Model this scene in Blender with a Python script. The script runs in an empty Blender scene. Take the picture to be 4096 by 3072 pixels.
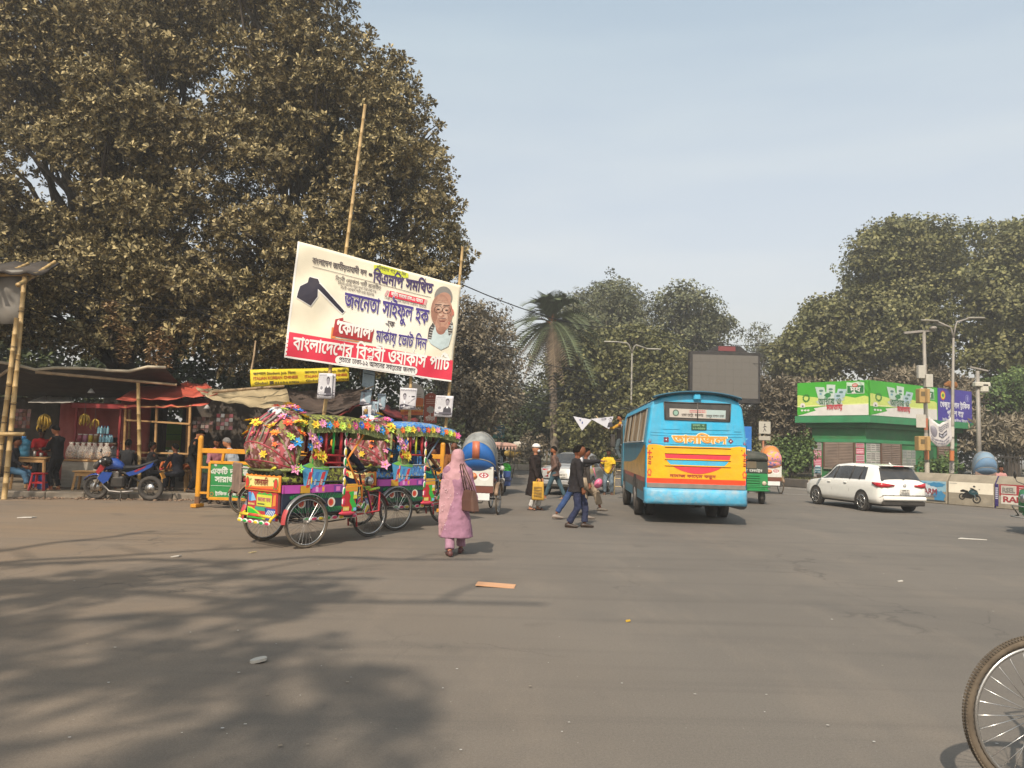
import bpy,math,random
import numpy as np
from mathutils import Vector as V,Matrix as M
from mathutils.geometry import tessellate_polygon,delaunay_2d_cdt
R=math.radians
rng=random.Random(11)
SC=bpy.context.scene
COL=SC.collection
# ------------------------------------------------------------------ camera
PITCH,ROLL,EYE,FL=4.62,1.6,1.6,768.0
cam=bpy.data.cameras.new('camera')
cam.sensor_width=36.0
cam.lens=36.0*FL/1024.0
cam.clip_start=0.05
cam.clip_end=2000
camo=bpy.data.objects.new('camera',cam)
COL.objects.link(camo)
CM=(M.Translation((0,0,EYE)) @ M.Rotation(R(90+PITCH),4,'X') @ M.Rotation(R(ROLL),4,'Z'))
camo.matrix_world=CM
SC.camera=camo
CR=CM.to_3x3()
def ray(u,v):
 return CR @ V(((u-512)/FL,-(v-384)/FL,-1.0))
def P(u,v,Y):
 """point seen in direction (u, v) whose distance along +Y is Y"""
 d=ray(u,v)
 return V((0,0,EYE))+d*(Y/d.y)
def G(u,v,z=0.0):
 d=ray(u,v)
 return V((0,0,EYE))+d*((z-EYE)/d.z)
def proj(p):
 q=CM.inverted() @ V(p)
 return (512+FL*q.x/-q.z,384-FL*q.y/-q.z)
# ------------------------------------------------------------------ world, sun, exposure
SUN_EL,SUN_AZ=45.0,196.0      # azimuth clockwise from +Y: the sun stands behind the camera, slightly left
wd=bpy.data.worlds.new('World')
SC.world=wd
wd.use_nodes=True
wn=wd.node_tree.nodes
sky=wn.new('ShaderNodeTexSky')
sky.sky_type='NISHITA'
sky.sun_disc=False
sky.sun_elevation=R(SUN_EL)
sky.sun_rotation=R(SUN_AZ)
sky.air_density=1.1
sky.dust_density=4.5
sky.ozone_density=1.6
hz=wn.new('ShaderNodeMix')          # thin winter haze whitens the whole sky
hz.data_type='RGBA'
hz.inputs[0].default_value=.55
wd.node_tree.links.new(sky.outputs[0],hz.inputs[6])
wtc=wn.new('ShaderNodeTexCoord')
wsp=wn.new('ShaderNodeSeparateXYZ')
wmr=wn.new('ShaderNodeMapRange')
wmr.inputs[1].default_value=.05
wmr.inputs[2].default_value=.62
hzc=wn.new('ShaderNodeMix')          # cream at the horizon, pale turquoise higher up
hzc.data_type='RGBA'
hzc.inputs[6].default_value=(6.4,5.85,5.2,1)
hzc.inputs[7].default_value=(3.15,4.05,4.35,1)
wd.node_tree.links.new(wtc.outputs['Generated'],wsp.inputs[0])
wd.node_tree.links.new(wsp.outputs[2],wmr.inputs[0])
wd.node_tree.links.new(wmr.outputs[0],hzc.inputs[0])
wd.node_tree.links.new(hzc.outputs[2],hz.inputs[7])
wmp=wn.new('ShaderNodeMapping')      # faint high streaks
wmp.inputs['Scale'].default_value=(1.2,1.2,7)
wns=wn.new('ShaderNodeTexNoise')
wns.inputs['Scale'].default_value=1.6
wns.inputs['Detail'].default_value=5
wm2=wn.new('ShaderNodeMapRange')
wm2.inputs[1].default_value=.45
wm2.inputs[2].default_value=.75
wm2.inputs[3].default_value=.52
wm2.inputs[4].default_value=.66
wd.node_tree.links.new(wtc.outputs['Generated'],wmp.inputs[0])
wd.node_tree.links.new(wmp.outputs[0],wns.inputs['Vector'])
wd.node_tree.links.new(wns.outputs['Fac'],wm2.inputs[0])
wd.node_tree.links.new(wm2.outputs[0],hz.inputs[0])
wd.node_tree.links.new(hz.outputs[2],wn['Background'].inputs[0])
wn['Background'].inputs[1].default_value=0.14
sl=bpy.data.lights.new('sun','SUN')
sl.energy=4.0
sl.angle=R(0.7)
sl.color=(1.0,0.885,0.74)
so=bpy.data.objects.new('sun',sl)
COL.objects.link(so)
sdir=V((math.sin(R(SUN_AZ))*math.cos(R(SUN_EL)),math.cos(R(SUN_AZ))*math.cos(R(SUN_EL)),math.sin(R(SUN_EL))))
so.rotation_euler=sdir.to_track_quat('Z','Y').to_euler()
so.location=sdir*60
SC.view_settings.view_transform='Standard'
SC.view_settings.look='None'
SC.view_settings.gamma=1
SC.view_settings.use_curve_mapping=False
SC.view_settings.exposure=0.45
SC.cycles.max_bounces=5
SC.cycles.diffuse_bounces=3
SC.cycles.glossy_bounces=2
SC.cycles.transmission_bounces=4
SC.cycles.transparent_max_bounces=6
SC.cycles.volume_bounces=0
SC.cycles.sample_clamp_indirect=4
SC.cycles.use_denoising=True
# ------------------------------------------------------------------ colours and materials
def C(h):
 h=h.lstrip('#')
 o=[]
 for i in (0,2,4):
  c=int(h[i:i+2],16)/255
  o.append(c/12.92 if c <= .04045 else ((c+.055)/1.055)**2.4)
 return tuple(o)
MATS={}
def mat(key,col=None,rough=.6,metal=0,var=.12,scale=6,bump=0,bscale=40,dirt=0,dcol=(.17,.13,.09),dscale=3,
  island=0,spec=.4,coat=0,trans=0,alpha=1,stretch=None,dst=None):
 if key in MATS:
  return MATS[key]
 m=bpy.data.materials.new(key)
 m.use_nodes=True
 nt=m.node_tree
 N,L=nt.nodes,nt.links
 b=N['Principled BSDF']
 b.inputs['Roughness'].default_value=rough
 b.inputs['Metallic'].default_value=metal
 b.inputs['Specular IOR Level'].default_value=spec
 if coat:
  b.inputs['Coat Weight'].default_value=coat
  b.inputs['Coat Roughness'].default_value=.08
 if alpha<1:
  b.inputs['Alpha'].default_value=alpha
 if trans:
  b.inputs['Transmission Weight'].default_value=trans
 tc=N.new('ShaderNodeTexCoord')
 vec=tc.outputs['Object']
 if stretch:
  mp=N.new('ShaderNodeMapping')
  mp.inputs['Scale'].default_value=stretch
  L.new(vec,mp.inputs[0])
  vec=mp.outputs[0]
 ns=N.new('ShaderNodeTexNoise')
 ns.inputs['Scale'].default_value=scale
 ns.inputs['Detail'].default_value=5
 L.new(vec,ns.inputs['Vector'])
 mr=N.new('ShaderNodeMapRange')
 mr.inputs[1].default_value=.3
 mr.inputs[2].default_value=.7
 mr.inputs[3].default_value=1-var
 mr.inputs[4].default_value=1+var
 L.new(ns.outputs['Fac'],mr.inputs[0])
 mul=N.new('ShaderNodeVectorMath')
 mul.operation='MULTIPLY'
 mul.inputs[0].default_value=col
 cb=N.new('ShaderNodeCombineXYZ')
 for i in range(3):
  L.new(mr.outputs[0],cb.inputs[i])
 L.new(cb.outputs[0],mul.inputs[1])
 out=mul.outputs[0]
 if island:
  gi=N.new('ShaderNodeNewGeometry')
  m2=N.new('ShaderNodeMapRange')
  m2.inputs[3].default_value=1-island
  m2.inputs[4].default_value=1+island
  L.new(gi.outputs['Random Per Island'],m2.inputs[0])
  sc=N.new('ShaderNodeVectorMath')
  sc.operation='SCALE'
  L.new(out,sc.inputs[0])
  L.new(m2.outputs[0],sc.inputs['Scale'])
  out=sc.outputs[0]
 if dirt:
  n2=N.new('ShaderNodeTexNoise')
  n2.inputs['Scale'].default_value=dscale
  n2.inputs['Detail'].default_value=8
  n2.inputs['Roughness'].default_value=.65
  if dst:
   m3=N.new('ShaderNodeMapping')
   m3.inputs['Scale'].default_value=dst
   L.new(tc.outputs['Object'],m3.inputs[0])
   L.new(m3.outputs[0],n2.inputs['Vector'])
  else:
   L.new(tc.outputs['Object'],n2.inputs['Vector'])
  r2=N.new('ShaderNodeMapRange')
  r2.inputs[1].default_value=.42
  r2.inputs[2].default_value=.72
  r2.inputs[3].default_value=dirt*.25
  r2.inputs[4].default_value=min(1,dirt)
  L.new(n2.outputs['Fac'],r2.inputs[0])
  mx=N.new('ShaderNodeMix')
  mx.data_type='RGBA'
  L.new(r2.outputs[0],mx.inputs[0])
  L.new(out,mx.inputs[6])
  mx.inputs[7].default_value=(*dcol,1)
  out=mx.outputs[2]
 L.new(out,b.inputs['Base Color'])
 if bump:
  n3=N.new('ShaderNodeTexNoise')
  n3.inputs['Scale'].default_value=bscale
  n3.inputs['Detail'].default_value=4
  L.new(vec,n3.inputs['Vector'])
  bp=N.new('ShaderNodeBump')
  bp.inputs['Strength'].default_value=bump
  bp.inputs['Distance'].default_value=.02
  L.new(n3.outputs['Fac'],bp.inputs['Height'])
  L.new(bp.outputs[0],b.inputs['Normal'])
 MATS[key]=m
 return m
def tone(c,k=.86):
 g=sum(c)/3
 return tuple((x*.95+g*.05)*k for x in c)
def pt(h,rough=.45,**k):
 """painted or printed colour, named by its hex"""
 kw=dict(rough=rough,var=.06,scale=9,dirt=.16)
 kw.update(k)
 key='paint_'+h.strip('#')+'_'+'_'.join('%s%s'%(a[0],kw[a]) for a in sorted(kw) if not isinstance(kw[a],tuple))
 return mat(key,tone(C(h)),**kw)
def cloth(h,**k):
 kw=dict(rough=.92,var=.13,scale=7,bump=.35,bscale=28,dirt=.1,spec=.15)
 kw.update(k)
 return mat('cloth_'+h.strip('#'),tone(C(h),.80),**kw)
# ------------------------------------------------------------------ mesh building
class MB:
 def __init__(s):
  s.v,s.f,s.m,s.s=[],[],[],[]
  s.mats=[]
 def mi(s,m):
  if m not in s.mats:
   s.mats.append(m)
  return s.mats.index(m)
 def add(s,vs,fs,m,smooth=False):
  o=len(s.v)
  k=s.mi(m)
  s.v.extend([tuple(p) for p in vs])
  for f in fs:
   s.f.append(tuple(i+o for i in f))
   s.m.append(k)
   s.s.append(smooth)
  return s
 def box(s,c,size,m,rot=None,bev=0,taper=(1,1)):
  hx,hy,hz=[a/2 for a in size]
  if bev:
   b=min(bev,hx*.8,hy*.8,hz*.8)
   vs,fs=[],[]
   # chamfered box from 24 vertices
   idx={}
   for sx in (-1,1):
    for sy in (-1,1):
     for sz in (-1,1):
      for ax in range(3):
       p=[sx*(hx-(b if ax != 0 else 0)),sy*(hy-(b if ax != 1 else 0)),sz*(hz-(b if ax != 2 else 0))]
       idx[(sx,sy,sz,ax)]=len(vs)
       vs.append(V(p))
   for ax in range(3):
    a1,a2=(ax+1)%3,(ax+2)%3
    for sg in (-1,1):
     q=[]
     for (e,g) in ((-1,-1),(1,-1),(1,1),(-1,1)):
      k=[0,0,0]
      k[ax]=sg
      k[a1]=e
      k[a2]=g
      q.append(idx[(*k,ax)])
     fs.append(q if sg>0 else q[::-1])
    for e in (-1,1):
     for g in (-1,1):
      k0=[0,0,0]
      k0[a1]=e
      k0[a2]=g
      k0[ax]=-1
      k1=list(k0)
      k1[ax]=1
      q=[idx[(*k0,a1)],idx[(*k1,a1)],idx[(*k1,a2)],idx[(*k0,a2)]]
      fs.append(q if e*g<0 else q[::-1])
   for sx in (-1,1):
    for sy in (-1,1):
     for sz in (-1,1):
      q=[idx[(sx,sy,sz,0)],idx[(sx,sy,sz,1)],idx[(sx,sy,sz,2)]]
      fs.append(q if sx*sy*sz>0 else q[::-1])
  else:
   vs=[V((x*hx,y*hy,z*hz)) for z in (-1,1) for y in (-1,1) for x in (-1,1)]
   fs=[(0,2,3,1),(4,5,7,6),(0,1,5,4),(2,6,7,3),(0,4,6,2),(1,3,7,5)]
  if taper != (1,1):
   for p in vs:
    t=(p.z+hz)/(2*hz)
    p.x *= 1+(taper[0]-1)*t
    p.y *= 1+(taper[1]-1)*t
  if rot is not None:
   vs=[rot @ p for p in vs]
  c=V(c)
  return s.add([p+c for p in vs],fs,m)
 def beam(s,a,b,w,h,m,up=V((0,0,1))):
  a,b=V(a),V(b)
  d=(b-a)
  L=d.length
  d=d/L
  y=up.cross(d)
  if y.length<1e-4:
   y=V((0,1,0)).cross(d)
  y.normalize()
  z=d.cross(y)
  rot=M((d,y,z)).transposed()
  return s.box((a+b)/2,(L,w,h),m,rot=rot,bev=min(w,h)*.12)
 def tube(s,pts,r,m,seg=8,closed=False,caps=True,flat=None):
  pts=[V(p) for p in pts]
  n=len(pts)
  rs=r if isinstance(r,(list,tuple)) else [r]*n
  vs,fs=[],[]
  prev=None
  for i,p in enumerate(pts):
   if closed:
    t=pts[(i+1)%n]-pts[i-1]
   else:
    t=pts[min(i+1,n-1)]-pts[max(i-1,0)]
   if t.length<1e-9:
    t=V((0,0,1))
   t.normalize()
   if prev is None:
    a=V((0,0,1)) if abs(t.z)<.9 else V((1,0,0))
    x=t.cross(a).normalized()
   else:
    x=prev-t*prev.dot(t)
    x=x.normalized() if x.length>1e-6 else t.cross(V((0,0,1))).normalized()
   prev=x
   y=t.cross(x)
   fy=flat if flat else 1
   for k in range(seg):
    an=2*math.pi*k/seg
    vs.append(p+(x*math.cos(an)+y*math.sin(an)*fy)*rs[i])
  rg=n if closed else n-1
  for i in range(rg):
   j=(i+1)%n
   for k in range(seg):
    l=(k+1)%seg
    fs.append((i*seg+k,i*seg+l,j*seg+l,j*seg+k))
  if caps and not closed:
   fs.append(tuple(range(seg))[::-1])
   fs.append(tuple((n-1)*seg+k for k in range(seg)))
  return s.add(vs,fs,m,seg>4)
 def ell(s,c,rad,m,seg=12,rings=8,rot=None):
  vs,fs=[],[]
  for i in range(1,rings):
   th=math.pi*i/rings
   for k in range(seg):
    ph=2*math.pi*k/seg
    vs.append(V((rad[0]*math.sin(th)*math.cos(ph),rad[1]*math.sin(th)*math.sin(ph),rad[2]*math.cos(th))))
  vs+=[V((0,0,rad[2])),V((0,0,-rad[2]))]
  T,B=len(vs)-2,len(vs)-1
  for i in range(rings-2):
   for k in range(seg):
    l=(k+1)%seg
    fs.append((i*seg+k,(i+1)*seg+k,(i+1)*seg+l,i*seg+l))
  for k in range(seg):
   l=(k+1)%seg
   fs.append((T,k,l))
   fs.append((B,(rings-2)*seg+l,(rings-2)*seg+k))
  c=V(c)
  if rot is not None:
   vs=[rot @ p for p in vs]
  return s.add([p+c for p in vs],fs,m,True)
 def loft(s,secs,m,caps=True,smooth=True,closed=True):
  n=len(secs[0])
  vs=[p for sec in secs for p in sec]
  fs=[]
  kk=n if closed else n-1
  for i in range(len(secs)-1):
   for k in range(kk):
    l=(k+1)%n
    fs.append((i*n+k,i*n+l,(i+1)*n+l,(i+1)*n+k))
  if caps and closed:
   fs.append(tuple(range(n))[::-1])
   fs.append(tuple((len(secs)-1)*n+k for k in range(n)))
  return s.add(vs,fs,m,smooth)
 def grid(s,fn,nu,nv,m,smooth=True,thick=0):
  vs=[fn(i/nu,j/nv) for j in range(nv+1) for i in range(nu+1)]
  fs=[(j*(nu+1)+i,j*(nu+1)+i+1,(j+1)*(nu+1)+i+1,(j+1)*(nu+1)+i)
    for j in range(nv) for i in range(nu)]
  return s.add(vs,fs,m,smooth)
 def poly(s,pts,fn,m,lift=0.0,step=0):
  """flat outline (2D) mapped through fn(x, y, lift); step adds inner points so that it follows a curved sheet"""
  step=step or STEP.get(fn,0)
  if step:
   vs=[]
   n=len(pts)
   for i in range(n):
    a,b=pts[i],pts[(i+1)%n]
    k=max(1,int(math.hypot(b[0]-a[0],b[1]-a[1])/step))
    vs+=[V((a[0]+(b[0]-a[0])*j/k,a[1]+(b[1]-a[1])*j/k)) for j in range(k)]
   nb=len(vs)
   ol=[(p.x,p.y) for p in vs]
   x0,x1,y0,y1=min(p[0] for p in pts),max(p[0] for p in pts),min(p[1] for p in pts),max(p[1] for p in pts)
   for i in range(1,int((x1-x0)/step)+1):
    for j in range(1,int((y1-y0)/step)+1):
     q=(x0+i*step,y0+j*step+(i%2)*step*.3)
     if inside(q,ol):
      vs.append(V(q))
   r=delaunay_2d_cdt(vs,[(i,(i+1)%nb) for i in range(nb)],[],1,1e-4)
   return s.add([fn(p[0],p[1],lift) for p in r[0]],[tuple(f) for f in r[2]],m)
  tr=tessellate_polygon([[V((p[0],p[1],0)) for p in pts]])
  return s.add([fn(p[0],p[1],lift) for p in pts],tr,m)
 def prism(s,pts,depth,fn,m):
  """outline extruded: fn(x, y, d)"""
  n=len(pts)
  tr=tessellate_polygon([[V((p[0],p[1],0)) for p in pts]])
  vs=[fn(p[0],p[1],0) for p in pts]+[fn(p[0],p[1],depth) for p in pts]
  fs=[tuple(t) for t in tr]+[tuple(i+n for i in reversed(t)) for t in tr]
  fs+=[(i,i+n,(i+1)%n+n,(i+1)%n) for i in range(n)]
  return s.add(vs,fs,m)
 def build(s,name,parent=None,**props):
  me=bpy.data.meshes.new(name)
  me.from_pydata(s.v,[],s.f)
  for m in s.mats:
   me.materials.append(m)
  me.polygons.foreach_set('material_index',s.m)
  me.polygons.foreach_set('use_smooth',s.s)
  me.update()
  return put(name,me,parent,**props)
def put(name,me,parent=None,**props):
 o=bpy.data.objects.new(name,me)
 COL.objects.link(o)
 if parent is not None:
  o.parent=parent
 for k,v in props.items():
  if v is not None:
   o[k]=v
 return o
def thing(name,label,cat,loc=(0,0,0),rz=0.0,group=None):
 o=bpy.data.objects.new(name,None)
 o.empty_display_size=.2
 COL.objects.link(o)
 o.location=loc
 o.rotation_euler=(0,0,R(rz))
 o['label']=label
 o['category']=cat
 if group:
  o['group']=group
 return o
def kids(o):
 return [c for c in o.children]
def copytree(o,parent=None):
 c=o.copy()
 COL.objects.link(c)
 c.parent=parent
 for ch in list(o.children):
  copytree(ch,c)
 return c
def circ(cx,cy,r,n=20,ry=None,a0=0,a1=360):
 ry=r if ry is None else ry
 full=abs(a1-a0-360)<1e-6
 k=n if full else n+1
 return [(cx+r*math.cos(R(a0+(a1-a0)*i/n)),cy+ry*math.sin(R(a0+(a1-a0)*i/n))) for i in range(k)]
STEP={}
def rect(x0,y0,x1,y1):
 return [(x0,y0),(x1,y0),(x1,y1),(x0,y1)]
def plane_fn(o,ux,uy):
 """2D to 3D on a flat face: o + x*ux + y*uy, lifted along the face's own normal"""
 o,ux,uy=V(o),V(ux),V(uy)
 n=ux.cross(uy).normalized()
 return lambda x,y,l=0.0:o+ux*x+uy*y+n*l
# ------------------------------------------------------------------ lettering (outlines of the built-in font, laid out by hand)
TEXTS=("বাংলাদেশ জাতীয়তাবাদী দল বিএনপি সমর্থিত বিপ্লবী ওয়ার্কার্স পার্টি মনোনীত জননেতা সাইফুল হক কে কোদাল মার্কায় ভোট দিন "
   "প্রচারে ঢাকা ১২ আসনের সর্বস্তরের জনগণ তানজিল পরিবর্তনের পক্ষে রায় একটি দুর্ঘটনা হতে পারে সারাজীবনের কান্না ট্রাফিক তেজগাঁও বিভাগ "
   "খেজুর বাগান পুলিশ বক্স দুধ আস্থায় ও মমতায় গার্ডিয়ান ১ নম্বর জাপানে ভিসা সোনামনি নামাজ কায়েম করুন ঢাকা মেট্রো স্বাগতম সিএনজি খ চ ৩৪৫৬৭৮৯০ গাড়ি মহানগর লেখা া ি ী ু ূ ৃ ে ো ং ঁ ় "
   "ABCDEFGHIJKLMNOPQRSTUVWXYZabcdefghijklmnopqrstuvwxyz0123456789-.:,'!/&|‘’")
GL={}
def load_glyphs():
 chars=sorted(set(TEXTS)-{' '})
 tmp=[]
 for ch in chars:
  for body in (ch,ch+'|'):
   c=bpy.data.curves.new('g','FONT')
   c.body=body
   c.resolution_u=2
   c.fill_mode='NONE'
   o=bpy.data.objects.new('g',c)
   COL.objects.link(o)
   tmp.append(o)
 bpy.context.view_layer.update()
 dg=bpy.context.evaluated_depsgraph_get()
 dat=[]
 for o in tmp:
  e=o.evaluated_get(dg)
  me=e.to_mesh()
  vs=[(v.co.x,v.co.y) for v in me.vertices]
  nx={}
  for ed in me.edges:
   a,b=ed.vertices
   nx.setdefault(a,[]).append(b)
   nx.setdefault(b,[]).append(a)
  seen,loops=set(),[]
  for st in range(len(vs)):
   if st in seen or st not in nx:
    continue
   lp,cur,pv=[],st,None
   while cur not in seen:
    seen.add(cur)
    lp.append(cur)
    nb=[k for k in nx[cur] if k != pv and k not in seen]
    if not nb:
     break
    pv,cur=cur,min(nb)if len(lp)==1 else nb[0]
   if len(lp)>2:
    loops.append([vs[k] for k in lp])
  e.to_mesh_clear()
  dat.append(loops)
 bar=dat[2*chars.index('|')][0]
 def bb(l):
  return (min(p[0] for p in l),max(p[0] for p in l),min(p[1] for p in l),max(p[1] for p in l))
 B=bb(bar)
 bx=B[0]
 for i,ch in enumerate(chars):
  lo,lb=dat[2*i],dat[2*i+1]
  x=max([q[0] for q in map(bb,lb) if abs(q[3]-B[3])<.003 and abs(q[2]-B[2])<.003 and abs(q[1]-q[0]-B[1]+B[0])<.003] or [bx+.5])
  GL[ch]=(lo,x-bx)
 for o in tmp:
  c=o.data
  bpy.data.objects.remove(o)
  bpy.data.curves.remove(c)
load_glyphs()
def area2(l):
 return sum(l[i-1][0]*l[i][1]-l[i][0]*l[i-1][1] for i in range(len(l)))
def inside(p,l):
 c=False
 for i in range(len(l)):
  a,b=l[i-1],l[i]
  if (a[1]>p[1]) != (b[1]>p[1]) and p[0]<(b[0]-a[0])*(p[1]-a[1])/(b[1]-a[1])+a[0]:
   c=not c
 return c
def fatten(l,w,sg):
 n=len(l)
 out=[]
 for i in range(n):
  a,b,c=l[i-1],l[i],l[(i+1)%n]
  d1=(b[0]-a[0],b[1]-a[1])
  d2=(c[0]-b[0],c[1]-b[1])
  n1,n2=math.hypot(*d1) or 1,math.hypot(*d2) or 1
  nx,ny=d1[1]/n1+d2[1]/n2,-(d1[0]/n1+d2[0]/n2)
  q=math.hypot(nx,ny)
  if q<.3:
   out.append(b)
   continue
  k=min(2/q,1.6)*w*sg
  out.append((b[0]+nx/q*k,b[1]+ny/q*k))
 return out
GC={}
def winding(p,l):
 w=0
 for i in range(len(l)):
  a,b=l[i-1],l[i]
  if a[1] <= p[1]<b[1]:
   if (b[0]-a[0])*(p[1]-a[1])-(p[0]-a[0])*(b[1]-a[1])>0:
    w+=1
  elif b[1] <= p[1]<a[1]:
   if (b[0]-a[0])*(p[1]-a[1])-(p[0]-a[0])*(b[1]-a[1])<0:
    w -= 1
 return w
def glyph_polys(ch,bold):
 """vertices and triangles of a glyph, filled by the non-zero rule so that overlapping strokes stay solid"""
 key=(ch,bold)
 if key in GC:
  return GC[key]
 loops=GL[ch][0]
 ar=[area2(l) for l in loops]
 if not ar:
  GC[key]=([],[])
  return GC[key]
 main=1 if sum(ar)>0 else-1
 ls=[fatten(l,bold if a*main>0 else min(bold,.012),main) for l,a in zip(loops,ar)]
 vs,es=[],[]
 for l in ls:
  o=len(vs)
  vs+=[V(p) for p in l]
  es+=[(o+i,o+(i+1)%len(l)) for i in range(len(l))]
 r=delaunay_2d_cdt(vs,es,[],0,1e-5)
 ov,ft=r[0],r[2]
 keep=[]
 for f in ft:
  c=(sum(ov[i][0] for i in f)/3,sum(ov[i][1] for i in f)/3)
  if sum(winding(c,l) for l in ls)*main>0:
   keep.append(tuple(f))
 GC[key]=([(p[0],p[1]) for p in ov],keep)
 return GC[key]
PRE='িেৈ'
BELOW='ুূৃ়'
CONS=set(chr(c) for c in range(0x0995,0x09ba)) | set('য়ড়ঢ়')
def shape(s):
 """list of (char, x, sx, sy, oy) in em units, and the width: vowel signs reordered, conjuncts stacked"""
 out,x,i,n=[],0.0,0,len(s)
 def adv(ch):
  return GL[ch][1] if ch in GL else .35
 while i<n:
  ch=s[i]
  if ch==' ':
   x+=.32
   i+=1
   continue
  if ch not in CONS:
   if ch in GL:
    out.append((ch,x,1,1,0))
    x+=adv(ch)
   i+=1
   continue
  reph=False
  if ch=='র' and i+2<n and s[i+1]=='্' and s[i+2] in CONS:
   reph=True
   i+=2
   ch=s[i]
  stack=[ch]
  i+=1
  while i+1<n and s[i]=='্' and s[i+1] in CONS:
   stack.append(s[i+1])
   i+=2
  if i<n and s[i]=='়':
   stack[-1]=stack[-1]
   nuk=True
   i+=1
  else:
   nuk=False
  marks=[]
  while i<n and s[i] in 'ািীুূৃেৈোৌংঁ':
   marks.append(s[i])
   i+=1
  if any(m in 'েো' for m in marks):
   out.append(('ে',x,1,1,0))
   x+=adv('ে')
  if 'ি' in marks:
   out.append(('ি',x,1,1,0))
   x+=adv('ি')
  x0=x
  ya=False
  if len(stack)==1:
   out.append((ch,x,1,1,0))
   x+=adv(ch)
  elif stack[1]=='র':
   out.append((ch,x,1,1,0))
   out.append(('-',x+.1,1.1,1,-.32))
   x+=adv(ch)
  elif stack[1]=='য':
   out.append((ch,x,1,1,0))
   x+=adv(ch)
   out.append(('য',x,.7,.9,.03))
   x+=adv('য')*.7
  else:
   out.append((ch,x,.95,.6,.62*.4))
   out.append((stack[1],x+.12,.72,.52,-.14))
   x+=adv(ch)*.95
  if nuk:
   out.append(('.',x-.38,1,1,-.16))
  if reph:
   out.append(('/',x-.32,.55,.4,.62))
  for m in marks:
   if m in 'োা':
    out.append(('া',x,1,1,0))
    x+=adv('া')
   elif m in 'ীং':
    out.append((m,x,1,1,0))
    x+=adv(m)
   elif m in 'ুূৃঁ':
    out.append((m,x-(0 if m != 'ঁ' else .5),1,1,0))
 return out,x
def text(mb,s,fn,x,y,h,m,w=None,bold=.02,align='l',lift=.004,slant=0,maxw=None):
 """write s on the surface fn; h is the em height; w forces the width"""
 items,tw=shape(s)
 if tw <= 0:
  return 0
 sx=h if w is None else w/tw
 W=tw*sx
 if maxw and W>maxw:
  sx *= maxw/W
  W=maxw
 x0=x-(W/2 if align=='c' else W if align=='r' else 0)
 k=0
 for (ch,gx,ax,ay,oy) in items:
  gv,gf=glyph_polys(ch,bold)
  if not gf:
   continue
  k+=1
  lf=lift+.0015*(k%3)
  mb.add([fn(x0+(gx+p[0]*ax)*sx+slant*(p[1]*ay+oy)*h,y+(p[1]*ay+oy)*h,lf) for p in gv],gf,m)
 return W
def scribble(mb,fn,x0,y0,x1,y1,m,rows=3,lift=.004,seed=1,fill=.55):
 """rows of word-like dashes: print too small to read in the photograph"""
 r=random.Random(seed)
 dh=(y1-y0)/rows
 for k in range(rows):
  yy=y0+dh*(k+.5)
  x=x0
  while x<x1:
   w=min(r.uniform(.03,.1)*(x1-x0)*2,x1-x)
   mb.poly(rect(x,yy-dh*fill/2,x+w*.85,yy+dh*fill/2),fn,m,lift)
   x+=w
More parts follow.
